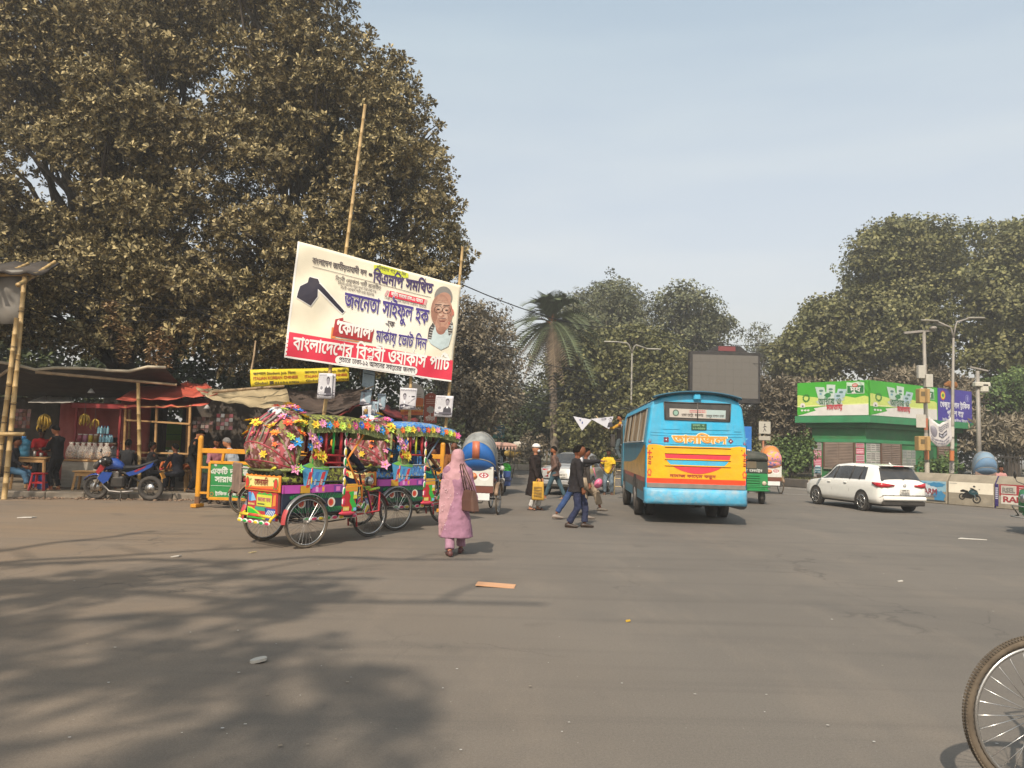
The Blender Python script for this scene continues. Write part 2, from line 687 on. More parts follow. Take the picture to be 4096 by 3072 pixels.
# ================================================================== GROUND
def ground_mat(key,base,patch,dust,gx=False):
 m=bpy.data.materials.new(key)
 m.use_nodes=True
 N,L=m.node_tree.nodes,m.node_tree.links
 b=N['Principled BSDF']
 b.inputs['Roughness'].default_value=.88
 b.inputs['Specular IOR Level'].default_value=.25
 tc=N.new('ShaderNodeTexCoord')
 def noise(sc,det=6,ro=.6,st=None):
  n=N.new('ShaderNodeTexNoise')
  n.inputs['Scale'].default_value=sc
  n.inputs['Detail'].default_value=det
  n.inputs['Roughness'].default_value=ro
  if st:
   mp=N.new('ShaderNodeMapping')
   mp.inputs['Scale'].default_value=st
   L.new(tc.outputs['Object'],mp.inputs[0])
   L.new(mp.outputs[0],n.inputs['Vector'])
  else:
   L.new(tc.outputs['Object'],n.inputs['Vector'])
  return n.outputs['Fac']
 def rng_(src,a,b2,c,d):
  r=N.new('ShaderNodeMapRange')
  for i,x in enumerate((a,b2,c,d)):
   r.inputs[i+1].default_value=x
  L.new(src,r.inputs[0])
  return r.outputs[0]
 def mix(f,a,b2,mode='MIX'):
  x=N.new('ShaderNodeMix')
  x.data_type='RGBA'
  x.blend_type=mode
  if isinstance(f,(int,float)):
   x.inputs[0].default_value=f
  else:
   L.new(f,x.inputs[0])
  for i,q in ((6,a),(7,b2)):
   if isinstance(q,tuple):
    x.inputs[i].default_value=(*q,1)
   else:
    L.new(q,x.inputs[i])
  return x.outputs[2]
 c=mix(rng_(noise(.22,4),.35,.65,0,1),base,patch)
 c=mix(rng_(noise(.9,8,.7,(1,.35,1)),.5,.75,0,.55),c,dust)
 # brownish dust drifts to the side of the stalls
 sep=N.new('ShaderNodeSeparateXYZ')
 L.new(tc.outputs['Object'],sep.inputs[0])
 if gx:
  f=rng_(sep.outputs[0],1.5,-7.5,0,.72)
  add=N.new('ShaderNodeMath')
  add.operation='MULTIPLY'
  L.new(f,add.inputs[0])
  L.new(rng_(noise(.5,6),.3,.7,.55,1.1),add.inputs[1])
  c=mix(add.outputs[0],c,C('#8a7257'))
  w=N.new('ShaderNodeTexNoise')
  w.inputs['Scale'].default_value=1.6
  w.inputs['Detail'].default_value=3
  mp=N.new('ShaderNodeMapping')
  mp.inputs['Rotation'].default_value=(0,0,R(-12))
  mp.inputs['Scale'].default_value=(.12,2.4,1)
  L.new(tc.outputs['Object'],mp.inputs[0])
  L.new(mp.outputs[0],w.inputs['Vector'])
  c=mix(rng_(w.outputs['Fac'],.5,.72,0,.3),c,(.075,.068,.06))   # tyre tracks
 c=mix(rng_(noise(.38,5,.6),.56,.70,0,.45),c,(.088,.082,.075))   # darker repairs
 c=mix(rng_(noise(1.1,2,.4),.68,.76,0,.4),c,(.05,.046,.042))     # oil drips
 vo=N.new('ShaderNodeTexVoronoi')
 vo.feature='DISTANCE_TO_EDGE'
 vo.inputs['Scale'].default_value=.42
 wv=N.new('ShaderNodeTexNoise')
 wv.inputs['Scale'].default_value=1.8
 wv.inputs['Detail'].default_value=6
 L.new(tc.outputs['Object'],wv.inputs['Vector'])
 ad=N.new('ShaderNodeVectorMath')
 ad.operation='MULTIPLY_ADD'
 L.new(wv.outputs['Color'],ad.inputs[0])
 ad.inputs[1].default_value=(1.3,1.3,0)
 L.new(tc.outputs['Object'],ad.inputs[2])
 L.new(ad.outputs[0],vo.inputs['Vector'])
 ck=N.new('ShaderNodeMath')
 ck.operation='MULTIPLY'
 L.new(rng_(vo.outputs['Distance'],0,.012,.55,0),ck.inputs[0])
 L.new(rng_(noise(.3,3),.5,.62,0,1),ck.inputs[1])
 c=mix(ck.outputs[0],c,(.035,.032,.03))                                # hairline cracks
 c=mix(rng_(noise(55,3,.7),.3,.75,0,.34),c,(.035,.033,.03))      # aggregate
 c=mix(rng_(noise(140,2,.6),.45,.8,0,.35),c,(.30,.27,.23))
 c=mix(rng_(noise(38,2,.5),.73,.78,0,.5),c,(.42,.38,.32))        # pale grit
 L.new(c,b.inputs['Base Color'])
 bp=N.new('ShaderNodeBump')
 bp.inputs['Strength'].default_value=.25
 bp.inputs['Distance'].default_value=.015
 L.new(noise(45,5,.7),bp.inputs['Height'])
 L.new(bp.outputs[0],b.inputs['Normal'])
 return m
ASPH=ground_mat('asphalt',(.128,.113,.096),(.162,.142,.119),(.225,.186,.145),True)
SOIL=ground_mat('dusty_soil',(.20,.155,.105),(.15,.12,.08),(.25,.2,.14))
mb=MB()
mb.grid(lambda a,b:V((-300+600*a,-80+580*b,0)),6,6,ASPH,False)
mb.build('road',kind='structure')
# raised dusty pavement with its broken kerb, under the stalls
mb=MB()
edge=[(-40,17.6),(-12.4,19.2),(-10.6,19.5),(-8.6,19.9),(-6.9,20.6),(-4.5,22.2),(-2.5,25),(-2.5,60),(-40,60)]
mb.prism(edge,.13,lambda x,y,d:V((x,y,.0+d)),SOIL)
mb.build('pavement',kind='structure')
KB=mat('kerb_concrete',(.24,.205,.16),rough=.9,var=.25,scale=5,bump=.5,bscale=14,dirt=.5)
for i in range(4):
 a,b=V((*edge[i+1],0)),V((*edge[i+2],0))
 n=max(1,int((b-a).length/.9))
 for k in range(n):
  p,q=a.lerp(b,k/n),a.lerp(b,(k+.985)/n)
  m1=MB()
  m1.beam(p+V((0,-.05,.07+rng.uniform(-.012,.008))),q+V((0,-.05,.07+rng.uniform(-.012,.008))),.16,.16,KB)
  m1.build('kerb_stone',bpy.data.objects['pavement'])
# far median / park edge: kerb blocks in pale and black paint, grass behind
kp=[(-22,56),(-8,53.5),(3,52),(7,49.5),(10.5,44),(13,39.5),(14.2,36.8),(15.0,36.2)]
K1=mat('kerb_pale',(.36,.32,.26),rough=.9,var=.2,scale=4,dirt=.4)
K2=mat('kerb_black',(.07,.065,.06),rough=.9,var=.3,scale=4,dirt=.35)
mb=MB()
isl=kp+[(24,36),(34,31),(60,22),(120,60),(120,130),(-60,130),(-60,60)]
mb.prism(isl,.22,lambda x,y,d:V((x,y,d)),mat('park_soil',(.10,.088,.05),rough=1,var=.4,scale=1.2,dirt=.5,dcol=(.16,.13,.09)))
ptn=mb.build('park_terrain',kind='structure')
pos,seg=0,[]
for i in range(len(kp)-1):
 a,b=V((*kp[i],0)),V((*kp[i+1],0))
 n=max(1,round((b-a).length/1.3))
 for k in range(n):
  m1=MB()
  p,q=a.lerp(b,k/n),a.lerp(b,(k+.98)/n)
  dark=(pos%2==0) and p.x>8.5
  m1.beam(p+V((0,-.12,.2)),q+V((0,-.12,.2)),.24,.40,K2 if dark else K1)
  m1.build('kerb_stone',ptn)
  pos+=1
# gutter and white edge lines
mb=MB()
WL=mat('road_paint',(.5,.47,.42),rough=.8,var=.3,scale=3,dirt=.75,dscale=2.2,dcol=(.16,.145,.125))
for (pts,w) in (([(-2,34.6),(4,33.6),(9,31.8),(14,29.5)],.13),([(9.5,42),(12.3,37.8),(14.2,34.8),(18,33.2)],.14),
     ([(9.9,41.2),(12.2,37),(13.9,34.2),(17.6,32.6)],.12),([(3.2,45),(5.6,43),(8.2,39)],.14)):
 for i in range(len(pts)-1):
  a,b=V((*pts[i],.004)),V((*pts[i+1],.004))
  t=(b-a).normalized()
  nn=V((-t.y,t.x,0))*w/2
  mb.add([a-nn,b-nn,b+nn,a+nn],[(0,1,2,3)],WL)
mb.build('road_marking',kind='structure')
# low grass on the far edge
mb=MB()
GR=mat('grass_blade',(.10,.105,.035),rough=.9,island=.5,var=.2)
for i in range(9000):
 t=rng.random()
 k=min(int(t*6),5)
 a,b=V((*kp[k+0],0)),V((*kp[k+1],0))
 p=a.lerp(b,rng.random())+V((rng.uniform(.1,1.6),rng.uniform(.25,4.2),.21))
 h=rng.uniform(.06,.3)
 an=rng.uniform(0,6.3)
 d=V((math.cos(an),math.sin(an),0))*rng.uniform(.03,.07)
 mb.add([p-d,p+d,p+V((rng.uniform(-.1,.1),rng.uniform(-.1,.1),h))],[(0,1,2)],GR)
g=mb.build('grass',kind='stuff')
# ================================================================== TREES
def leaf_tuft(k=7,W=.5,tilt=32,seed=0):
 """k broad leaves round one point, each a bent quad of two triangles"""
 r=random.Random(seed)
 vs,fs=[],[]
 for i in range(k):
  an=2*math.pi*(i+r.uniform(-.3,.3))/k
  el=R(tilt+r.uniform(-30,30))
  d=V((math.cos(an)*math.cos(el),math.sin(an)*math.cos(el),math.sin(el)))
  sd=V((-math.sin(an),math.cos(an),r.uniform(-.35,.35))).normalized()
  ln=r.uniform(.65,1.15)
  o=len(vs)
  vs+=[d*.1,d*ln*.6+sd*W/2*ln,d*ln+V((0,0,-.12*ln)),d*ln*.6-sd*W/2*ln+V((0,0,.05))]
  fs+=[(o,o+1,o+2),(o,o+2,o+3)]
 return np.array([tuple(v) for v in vs]),np.array(fs)
def leaf_rosette(k=7,L=1.0,W=.42,tilt=35,seed=0):
 """k folded leaves standing round one point, unit length"""
 r=random.Random(seed)
 vs,fs=[],[]
 for i in range(k):
  an=2*math.pi*(i+r.uniform(-.25,.25))/k
  el=R(tilt+r.uniform(-28,28))
  d=V((math.cos(an)*math.cos(el),math.sin(an)*math.cos(el),math.sin(el)))
  sd=V((-math.sin(an),math.cos(an),0)).normalized()
  up=d.cross(sd)*-1
  ln=L*r.uniform(.75,1.1)
  o=len(vs)
  b=d*.12
  vs+=[b,b+d*ln*.55+sd*W/2*ln-up*.05,b+d*ln-up*.16*ln,b+d*ln*.55-sd*W/2*ln-up*.05,b+d*ln*.5-up*.0+V((0,0,-.06))]
  fs+=[(o,o+1,o+4),(o+1,o+2,o+4),(o+2,o+3,o+4),(o+3,o,o+4)]
 return np.array([tuple(v) for v in vs]),np.array(fs)
def leaf_spray(k=9,seed=0,w=.2):
 """a twig end of k small leaves, one bent quad (two triangles) each, unit size"""
 r=random.Random(seed)
 vs,fs=[],[]
 for i in range(k):
  c=V((r.uniform(-.6,.6),r.uniform(-.6,.6),r.uniform(-.25,.3)))
  an,el=r.uniform(0,6.3),R(r.uniform(-35,35))
  d=V((math.cos(an)*math.cos(el),math.sin(an)*math.cos(el),math.sin(el)))
  sd=V((-math.sin(an),math.cos(an),r.uniform(-.5,.5))).normalized()
  ln=r.uniform(.3,.55)
  o=len(vs)
  vs+=[c,c+d*ln*.5+sd*w*ln*1.6,c+d*ln+V((0,0,-.06)),c+d*ln*.5-sd*w*ln*1.6]
  fs+=[(o,o+1,o+2),(o,o+2,o+3)]
 return np.array([tuple(v) for v in vs]),np.array(fs)
def scatter_mesh(name,tmpl,pts,nrm,size,m,seed=0):
 rs=np.random.RandomState(seed)
 tv,tf=tmpl
 n=len(pts)
 nrm=nrm/np.linalg.norm(nrm,axis=1)[:,None]
 rv=rs.normal(size=(n,3))
 x=np.cross(nrm,rv)
 x /= np.linalg.norm(x,axis=1)[:,None]+1e-9
 y=np.cross(nrm,x)
 F=np.stack([x,y,nrm],axis=1)              # rows: local axes
 vv=np.einsum('tk,nkj->ntj',tv,F)*size[:,None,None]+pts[:,None,:]
 vv=vv.reshape(-1,3)
 ff=(tf[None,:,:]+(np.arange(n)*len(tv))[:,None,None]).reshape(-1,3)
 me=bpy.data.meshes.new(name)
 me.vertices.add(len(vv))
 me.vertices.foreach_set('co',vv.astype('f4').ravel())
 me.loops.add(ff.size)
 me.loops.foreach_set('vertex_index',ff.astype('i4').ravel())
 me.polygons.add(len(ff))
 me.polygons.foreach_set('loop_start',np.arange(0,ff.size,3,dtype='i4'))
 me.polygons.foreach_set('loop_total',np.full(len(ff),3,dtype='i4'))
 me.materials.append(m)
 me.update(calc_edges=True)
 return me
def blob_points(blobs,dens,rs,inner=.55):
 """random points near the shells of ellipsoid clumps; normals blend outward and up"""
 P_,N_=[],[]
 for (c,r) in blobs:
  r=np.array(r if hasattr(r,'__len__') else (r,r,r*.8))
  n=int(dens*4*math.pi*(r[0]*r[1]*r[2])**(2/3))
  d=rs.normal(size=(n,3))
  d /= np.linalg.norm(d,axis=1)[:,None]
  d[:,2]=np.where((d[:,2]<-.35) &(rs.rand(n)<.5),-d[:,2],d[:,2])
  lump=1+.16*np.sin(d[:,0]*5+c[0]*3)*np.cos(d[:,1]*4+c[1])+.12*np.sin(d[:,2]*7+c[2]*5)
  q=(inner+(1.08-inner)*rs.rand(n)**.45)*lump
  P_.append(np.array(c)+d*r*q[:,None])
  N_.append(d*.8+np.array([0,0,.55])+rs.normal(size=(n,3))*.45)
 return np.concatenate(P_),np.concatenate(N_)
def bark(key,col):
 return mat(key,col,rough=.95,var=.3,scale=3,bump=.8,bscale=14,stretch=(1,1,.25))
BARK=bark('bark_brown',(.055,.043,.032))
BARKG=bark('bark_grey',(.15,.13,.10))
def limb(mb,a,b,r0,r1,m,r,n=5,wob=.12,seg=7):
 a,b=V(a),V(b)
 L=(b-a).length
 pts=[]
 for i in range(n+1):
  t=i/n
  p=a.lerp(b,t)+V((r.uniform(-1,1),r.uniform(-1,1),r.uniform(-.5,1)))*L*wob*math.sin(math.pi*t)*.6
  p.z+=L*.06*math.sin(math.pi*t)
  pts.append(p)
 mb.tube(pts,[r0+(r1-r0)*i/n for i in range(n+1)],m,seg=seg)
 return pts
def tree(name,label,base,trunk_r,fork_z,blobs,dens,size,tmpl,lm,seed,bm=BARK,group=None,cat='tree',twigs=3,inner=.55,lean=(0,0),props=None):
 r=random.Random(seed)
 rs=np.random.RandomState(seed)
 t=thing(name,label,cat,base,0,group)
 if props:
  for k,v in props.items():
   t[k]=v
 b=V(base)
 mb=MB()
 top=V((lean[0],lean[1],fork_z))
 rr=[trunk_r*1.45,trunk_r*1.1,trunk_r,trunk_r*.9,trunk_r*.8]
 pts=[V((lean[0]*s,lean[1]*s,fork_z*s))+V((r.uniform(-1,1),r.uniform(-1,1),0))*trunk_r*.3*(s>0) for s in (0,.06,.35,.7,1)]
 mb.tube(pts,rr,bm,seg=10)
 mb.build('trunk',t)
 mb=MB()
 bl=[(V(c)-b,rd) for c,rd in blobs]
 for i,(c,rd) in enumerate(bl):
  if len(bl)>60 and i%4:
   continue
  r0=trunk_r*r.uniform(.12,.3)
  st=pts[r.choice((3,4))]
  pp=limb(mb,st,c,r0,.025+r0*.15,bm,r,seg=5)
  for k in range(twigs):
   rm=max(rd) if hasattr(rd,'__len__') else rd
   q=c+V((r.uniform(-1,1),r.uniform(-1,1),r.uniform(-.3,1))).normalized()*rm*.95
   limb(mb,pp[r.choice((3,4,5))],q,.035+r0*.12,.012,bm,r,n=3,seg=4)
 if mb.v:
  mb.build('branches',t,kind='stuff')
 p,n=blob_points([(tuple(c),rd) for c,rd in bl],dens,rs,inner)
 keep=p[:,2]>.3
 p,n=p[keep],n[keep]
 sz=size*(.7+.6*rs.rand(len(p)))
 me=scatter_mesh('crown',tmpl,p,n,sz,lm,seed)
 put('crown',me,t,kind='stuff')
 return t
def leafmat(key,col,col2,isl=.45,rough=.6,dust=.35,trans=.12):
 m=bpy.data.materials.new(key)
 m.use_nodes=True
 N,L=m.node_tree.nodes,m.node_tree.links
 b=N['Principled BSDF']
 b.inputs['Roughness'].default_value=rough
 b.inputs['Specular IOR Level'].default_value=.3
 gi=N.new('ShaderNodeNewGeometry')
 cr=N.new('ShaderNodeValToRGB')
 e=cr.color_ramp.elements
 e[0].position,e[1].position=0,1
 e[0].color=(*[c*(1-isl) for c in col],1)
 e[1].color=(*[c*(1+isl*.6) for c in col2],1)
 k=cr.color_ramp.elements.new(.55)
 k.color=(*col,1)
 L.new(gi.outputs['Random Per Island'],cr.inputs[0])
 tc=N.new('ShaderNodeTexCoord')
 ns=N.new('ShaderNodeTexNoise')
 ns.inputs['Scale'].default_value=.45
 ns.inputs['Detail'].default_value=3
 L.new(tc.outputs['Object'],ns.inputs['Vector'])
 mr=N.new('ShaderNodeMapRange')
 mr.inputs[1].default_value=.35
 mr.inputs[2].default_value=.65
 mr.inputs[3].default_value=0
 mr.inputs[4].default_value=dust
 L.new(ns.outputs['Fac'],mr.inputs[0])
 mx=N.new('ShaderNodeMix')
 mx.data_type='RGBA'
 L.new(mr.outputs[0],mx.inputs[0])
 L.new(cr.outputs[0],mx.inputs[6])
 mx.inputs[7].default_value=(.165,.125,.075,1)
 L.new(mx.outputs[2],b.inputs['Base Color'])
 if trans:
  tr=N.new('ShaderNodeBsdfTranslucent')
  L.new(mx.outputs[2],tr.inputs[0])
  ms=N.new('ShaderNodeMixShader')
  ms.inputs[0].default_value=trans
  L.new(b.outputs[0],ms.inputs[1])
  L.new(tr.outputs[0],ms.inputs[2])
  L.new(ms.outputs[0],N['Material Output'].inputs[0])
 return m
LM_BIG=leafmat('leaf_dusty_fig',(.140,.114,.044),(.34,.272,.13),isl=.66,dust=.22,trans=.04)
LM_DUST=leafmat('leaf_brown_dust',(.155,.132,.085),(.23,.195,.14),dust=.5)
LM_OLIVE=leafmat('leaf_olive',(.115,.122,.040),(.19,.18,.07),dust=.22)
LM_GREEN=leafmat('leaf_deep_green',(.050,.070,.026),(.085,.10,.036),dust=.15)
LM_FAR=leafmat('leaf_far_haze',(.10,.112,.055),(.15,.155,.08),dust=.15)
LM_FRESH=leafmat('leaf_fresh',(.07,.12,.03),(.13,.18,.05),dust=.08)
LM_DRY=leafmat('leaf_dry',(.30,.19,.09),(.38,.27,.14),dust=.3)
ROS=leaf_rosette(7,1,.46,34,3)
TUF=leaf_tuft(8,.36,30,6)
ROS2=leaf_rosette(8,1,.3,5,4)
SPR=leaf_spray(9,2,.22)
SPL=leaf_spray(8,5,.3)
def inpoly(x,y,poly):
 return inside((x,y),poly)
def px_blobs(poly,n,Y0,Y1,r0,r1,seed,holes=(),squash=.8,depthfn=None,edge=1.08,gap=.55):
 """clumps filling the part of the air that lies inside an outline, at distances Y0..Y1"""
 r=random.Random(seed)
 xs=[p[0] for p in poly]
 ys=[p[1] for p in poly]
 out=[]
 tries=0
 cell=[]
 while len(out)<n and tries<14000:
  tries+=1
  u,v=r.uniform(min(xs),max(xs)),r.uniform(min(ys),max(ys))
  Y=r.uniform(Y0,Y1) if depthfn is None else depthfn(u,v,r)
  rad=r.uniform(r0,r1)
  rp=rad*FL/Y*.8
  if not inpoly(u,v,poly):
   continue
  if min(math.hypot(u-a,v-b) for a,b in poly_edge(poly))<rp*edge:
   continue
  if any(math.hypot(u-hx,v-hy)<hr+rp*.25 for hx,hy,hr in holes):
   continue
  if any(math.hypot(u-a,v-b)<min(rp,c)*gap and abs(Y-d)<rad*.8 for a,b,c,d in cell) and tries<9000:
   continue
  cell.append((u,v,rp,Y))
  out.append((P(u,v,Y),(rad,rad,rad*squash)))
 return out
def poly_edge(poly,step=9):
 key=id(poly)
 if key in PE:
  return PE[key][1]
 o=[]
 for i in range(len(poly)):
  a,b=poly[i-1],poly[i]
  n=max(1,int(math.hypot(b[0]-a[0],b[1]-a[1])/step))
  o+=[(a[0]+(b[0]-a[0])*k/n,a[1]+(b[1]-a[1])*k/n) for k in range(n)]
 PE[key]=(poly,o)
 return o
PE={}
# --- the great dusty fig tree behind the stalls (two trunks stand apart, so two trees)
sil_a=[(-70,-110),(220,-110),(245,0),(240,120),(230,235),(240,350),(215,392),(180,385),(150,372),(60,368),(-10,362),(-80,360)]
dark=[(330,150,26),(392,205,22),(300,195,24),(235,190,20),(120,165,18),(262,22,22),(55,195,18),(20,100,14),(170,95,14),(360,250,20),(250,265,18),(90,290,18),(165,330,22),(200,60,12)]
holes=[(95,190,9),(120,168,5),(60,175,6),(178,205,7),(205,208,7),(232,212,6),(150,178,3)]
bl=px_blobs(sil_a,150,22.8,27,.8,1.35,21,holes+dark,squash=.5,gap=.8)+px_blobs(sil_a,70,28,31,1.2,1.7,31,holes)
tree('fig_tree','huge dusty broad-leaved tree filling the sky above the bamboo-roofed tea stalls',(-14.5,28.5,.13),.55,5.4,bl,15.8,.205,TUF,LM_BIG,3,group='big dusty trees behind the stalls',inner=.5)
sil_b=[(190,-110),(352,-110),(345,0),(372,30),(412,68),(424,92),(438,120),(452,162),(458,200),(466,240),(472,282),(455,300),
   (448,335),(440,372),(380,392),(300,392),(200,385),(190,235),(200,120)]
bl=px_blobs(sil_b,150,22.8,27,.75,1.3,22,holes+dark,squash=.5,gap=.8)+px_blobs(sil_b,60,28,31,1.1,1.6,32,holes)
mbp=[]
for (u,v) in ((404,64),(414,72),(400,60),(446,150),(459,236),(464,276),(468,272),(372,36),(355,8),(430,108),(438,128),(452,190),(462,210),(455,300)):
 mbp.append((P(u-8,v,26),(.42,.42,.36)))
bl+=mbp
tree('fig_tree','tall dusty tree whose crown ends in open sky above the slanting white and red banner',(-6.8,28,.13),.5,5.2,bl,15.8,.195,TUF,LM_BIG,5,group='big dusty trees behind the stalls',inner=.5)
# hanging strings of dried leaves under the fig
for k,(u,v0,v1) in enumerate(((112,300,327),(126,325,362),(155,330,366),(164,325,368))):
 mm=[]
 n=46
 a,b=P(u,v0,22.5),P(u+rng.uniform(-3,3),v1,22.5)
 pts=np.array([tuple(a.lerp(b,(i+.5)/n)+V((rng.uniform(-.16,.16),rng.uniform(-.16,.16),0))) for i in range(n)])
 me=scatter_mesh('dry_vine',leaf_rosette(4,1,.55,-40,k),pts-np.array(tuple(a)),np.tile(np.array([[0,0,1.0]]),(n,1))+np.random.RandomState(k).normal(size=(n,3))*.2,np.full(n,.16),LM_DRY,k)
 o=put('dry_vine',me)
 o.location=a
 o['label']=['short orange-brown string of dried leaves high under the fig crown','long thin string of dried leaves above the pale tarpaulin edge',
     'drooping string of dried leaves beside the thick golden one','thick golden string of dried leaves hanging lowest under the crown'][k]
 o['category']='dried vine'
 o['group']='dried leaf strings hanging under the fig'
# --- trees of the park beyond the crossing: (label, outline, n clumps, distance range, radius range, leaf material, leaf size, trunk px, trunk r, template)
park=[
 ('dusty_tree','brown dust-covered tree rising between the banner and the tall palm',
  [(440,305),(462,285),(486,296),(508,302),(518,330),(518,372),(524,400),(528,430),(470,445),(430,430),(425,340)],42,(40,46),(1.2,2.0),LM_DUST,.44,(470,44),.3,SPL,BARK,4.4),
 ('dark_tree','dark shaded tree standing low behind the teal poster sign',
  [(425,400),(470,395),(540,385),(600,400),(640,425),(620,455),(440,462)],26,(56,62),(1.6,2.5),LM_GREEN,.6,(500,58),.3,SPR,BARK,3.6),
 ('rain_tree','broad feathery tree with the highest rounded crown behind the twin-armed street lamp',
  [(556,300),(578,285),(600,276),(622,276),(645,288),(662,310),(655,370),(600,385),(560,370),(545,330)],34,(62,70),(1.8,2.9),LM_FAR,.62,(610,66),.4,SPR,BARKG,3.6),
 ('rain_tree','airy pale tree with visible boughs just left of the big grey screen',
  [(655,300),(672,280),(690,278),(715,292),(735,316),(742,345),(720,362),(688,365),(660,350)],26,(64,70),(1.5,2.4),LM_FAR,.6,(700,67),.35,SPR,BARKG,2.7),
 ('mango_tree','olive tree with flat tiers of leaves spreading behind the palm trunk',
  [(560,345),(600,322),(650,318),(690,340),(700,372),(700,418),(640,440),(560,445),(535,400)],46,(50,58),(1.5,2.6),LM_OLIVE,.6,(600,54),.35,SPL,BARK,4.0),
 ('mango_tree','olive dusty tree low behind the roof of the blue bus',
  [(640,372),(690,365),(700,400),(760,405),(770,440),(700,462),(640,455),(600,440)],30,(46,53),(1.4,2.2),LM_OLIVE,.56,(668,50),.3,SPL,BARK,4.0),
 ('slender_tree','small hazy tree in the gap to the right of the grey screen',
  [(745,330),(757,324),(770,332),(776,352),(770,372),(750,368)],10,(74,80),(1.2,2.0),LM_FAR,.6,(758,76),.25,SPR,BARKG,3.2),
 ('banyan_tree','rounded green tree rising left of the tallest one above the police box',
  [(776,345),(800,308),(815,292),(838,280),(850,320),(850,380),(800,400),(770,385)],36,(54,62),(1.6,2.6),LM_OLIVE,.6,(806,57),.4,SPL,BARK,4.4),
 ('banyan_tree','tallest green tree towering over the green police box',
  [(838,280),(850,250),(870,228),(892,214),(925,214),(955,222),(965,260),(960,330),(940,385),(850,390),(840,330)],56,(54,64),(1.8,3.0),LM_OLIVE,.6,(900,60),.5,SPL,BARK,4.4),
 ('banyan_tree','great green tree running out past the picture edge above the purple sign',
  [(955,232),(985,212),(1010,212),(1045,205),(1100,215),(1110,400),(1000,400),(950,370),(960,280)],50,(52,62),(1.8,3.0),LM_OLIVE,.6,(1010,58),.5,SPL,BARK,4.4),
 ('dusty_tree','pale dusty tree with drooping big leaves left of the green police box',
  [(752,372),(790,372),(830,380),(860,378),(850,420),(815,452),(760,450),(740,410)],46,(43,48),(1.0,1.6),LM_DUST,.40,(792,46),.22,ROS2,BARK,4.0),
 ('dusty_tree','pale dusty tree reaching over the hoarding behind the meter poles',
  [(860,378),(900,364),(945,366),(980,380),(985,415),(940,425),(870,410)],36,(47,52),(1.0,1.6),LM_DUST,.42,(925,50),.22,ROS2,BARK,4.0),
 ('bushy_tree','bright green low tree beyond the purple sign',
  [(970,385),(990,372),(1040,368),(1060,420),(1000,430),(965,415)],16,(48,52),(1.1,1.7),LM_FRESH,.5,(1010,50),.2,SPR,BARK,4.0),
 ('dusty_tree','dusty broad-leaved tree drooping over the iron fence at the roadside',
  [(955,418),(990,412),(1060,405),(1070,470),(1000,462),(950,455)],24,(41,45),(.9,1.4),LM_DUST,.40,(985,43),.2,ROS2,BARKG,4.6),
 ('dark_tree','deep green tree in shade behind the blue signboard and the bus',
  [(740,425),(800,420),(835,440),(830,480),(745,476)],18,(48,54),(1.1,1.8),LM_GREEN,.5,(770,51),.2,SPR,BARK,4.0),
]
for i,(nm,lb,pl,n,(y0,y1),(r0,r1),lm,sz,(tu,tY),tr,tp,bk,dn) in enumerate(park):
 bl=px_blobs(pl,int(n*1.7),y0,y1,r0*.62,r1*.9,100+i,squash=(.8,.5,.75,.62)[i%4],edge=.95)
 bl=[(c,(rd[0]*rng.uniform(.8,1.35),rd[1],rd[2]*rng.uniform(.75,1.15))) for c,rd in bl]
 if not bl:
  continue
 b=P(tu,470,tY)
 zt=sum(c.z for c,_ in bl)/len(bl)
 tree(nm,lb,(b.x,tY,.2),tr,max(2.2,zt*.55),bl,dn*.72,sz*(.85,1.0,.75,.95)[i%4],tp,lm,200+i,bk,group='trees of the park beyond the crossing',twigs=1)
# a far belt of woodland that reads as one dark mass between the trunks
bl=[]
for i in range(60):
 x=-26+i*1.25+rng.uniform(-.6,.6)
 bl.append(((x,rng.uniform(66,74),rng.uniform(1.0,5.2)),(2.4,2.2,2.4)))
rs_=np.random.RandomState(5)
p_,n_=blob_points(bl,1.3,rs_,.6)
put('woodland',scatter_mesh('woodland',SPR,p_[p_[:,2]>.2],n_[p_[:,2]>.2],np.full((p_[:,2]>.2).sum(),.85),LM_GREEN,9),None,kind='stuff')
bl=[]
for i in range(80):
 bl.append(((-34+(i%40)*.9+rng.uniform(-.6,.6),rng.uniform(36,42) if i%40<24 else rng.uniform(42,50),rng.uniform(1.0,8.5)),(2.0,2.0,2.3)))
p_,n_=blob_points([b for b in bl if b[0][0]<-6],1.7,rs_,.6)
put('thicket',scatter_mesh('thicket',SPR,p_[p_[:,2]>.2],n_[p_[:,2]>.2],np.full((p_[:,2]>.2).sum(),.7),LM_GREEN,10),None,kind='stuff')
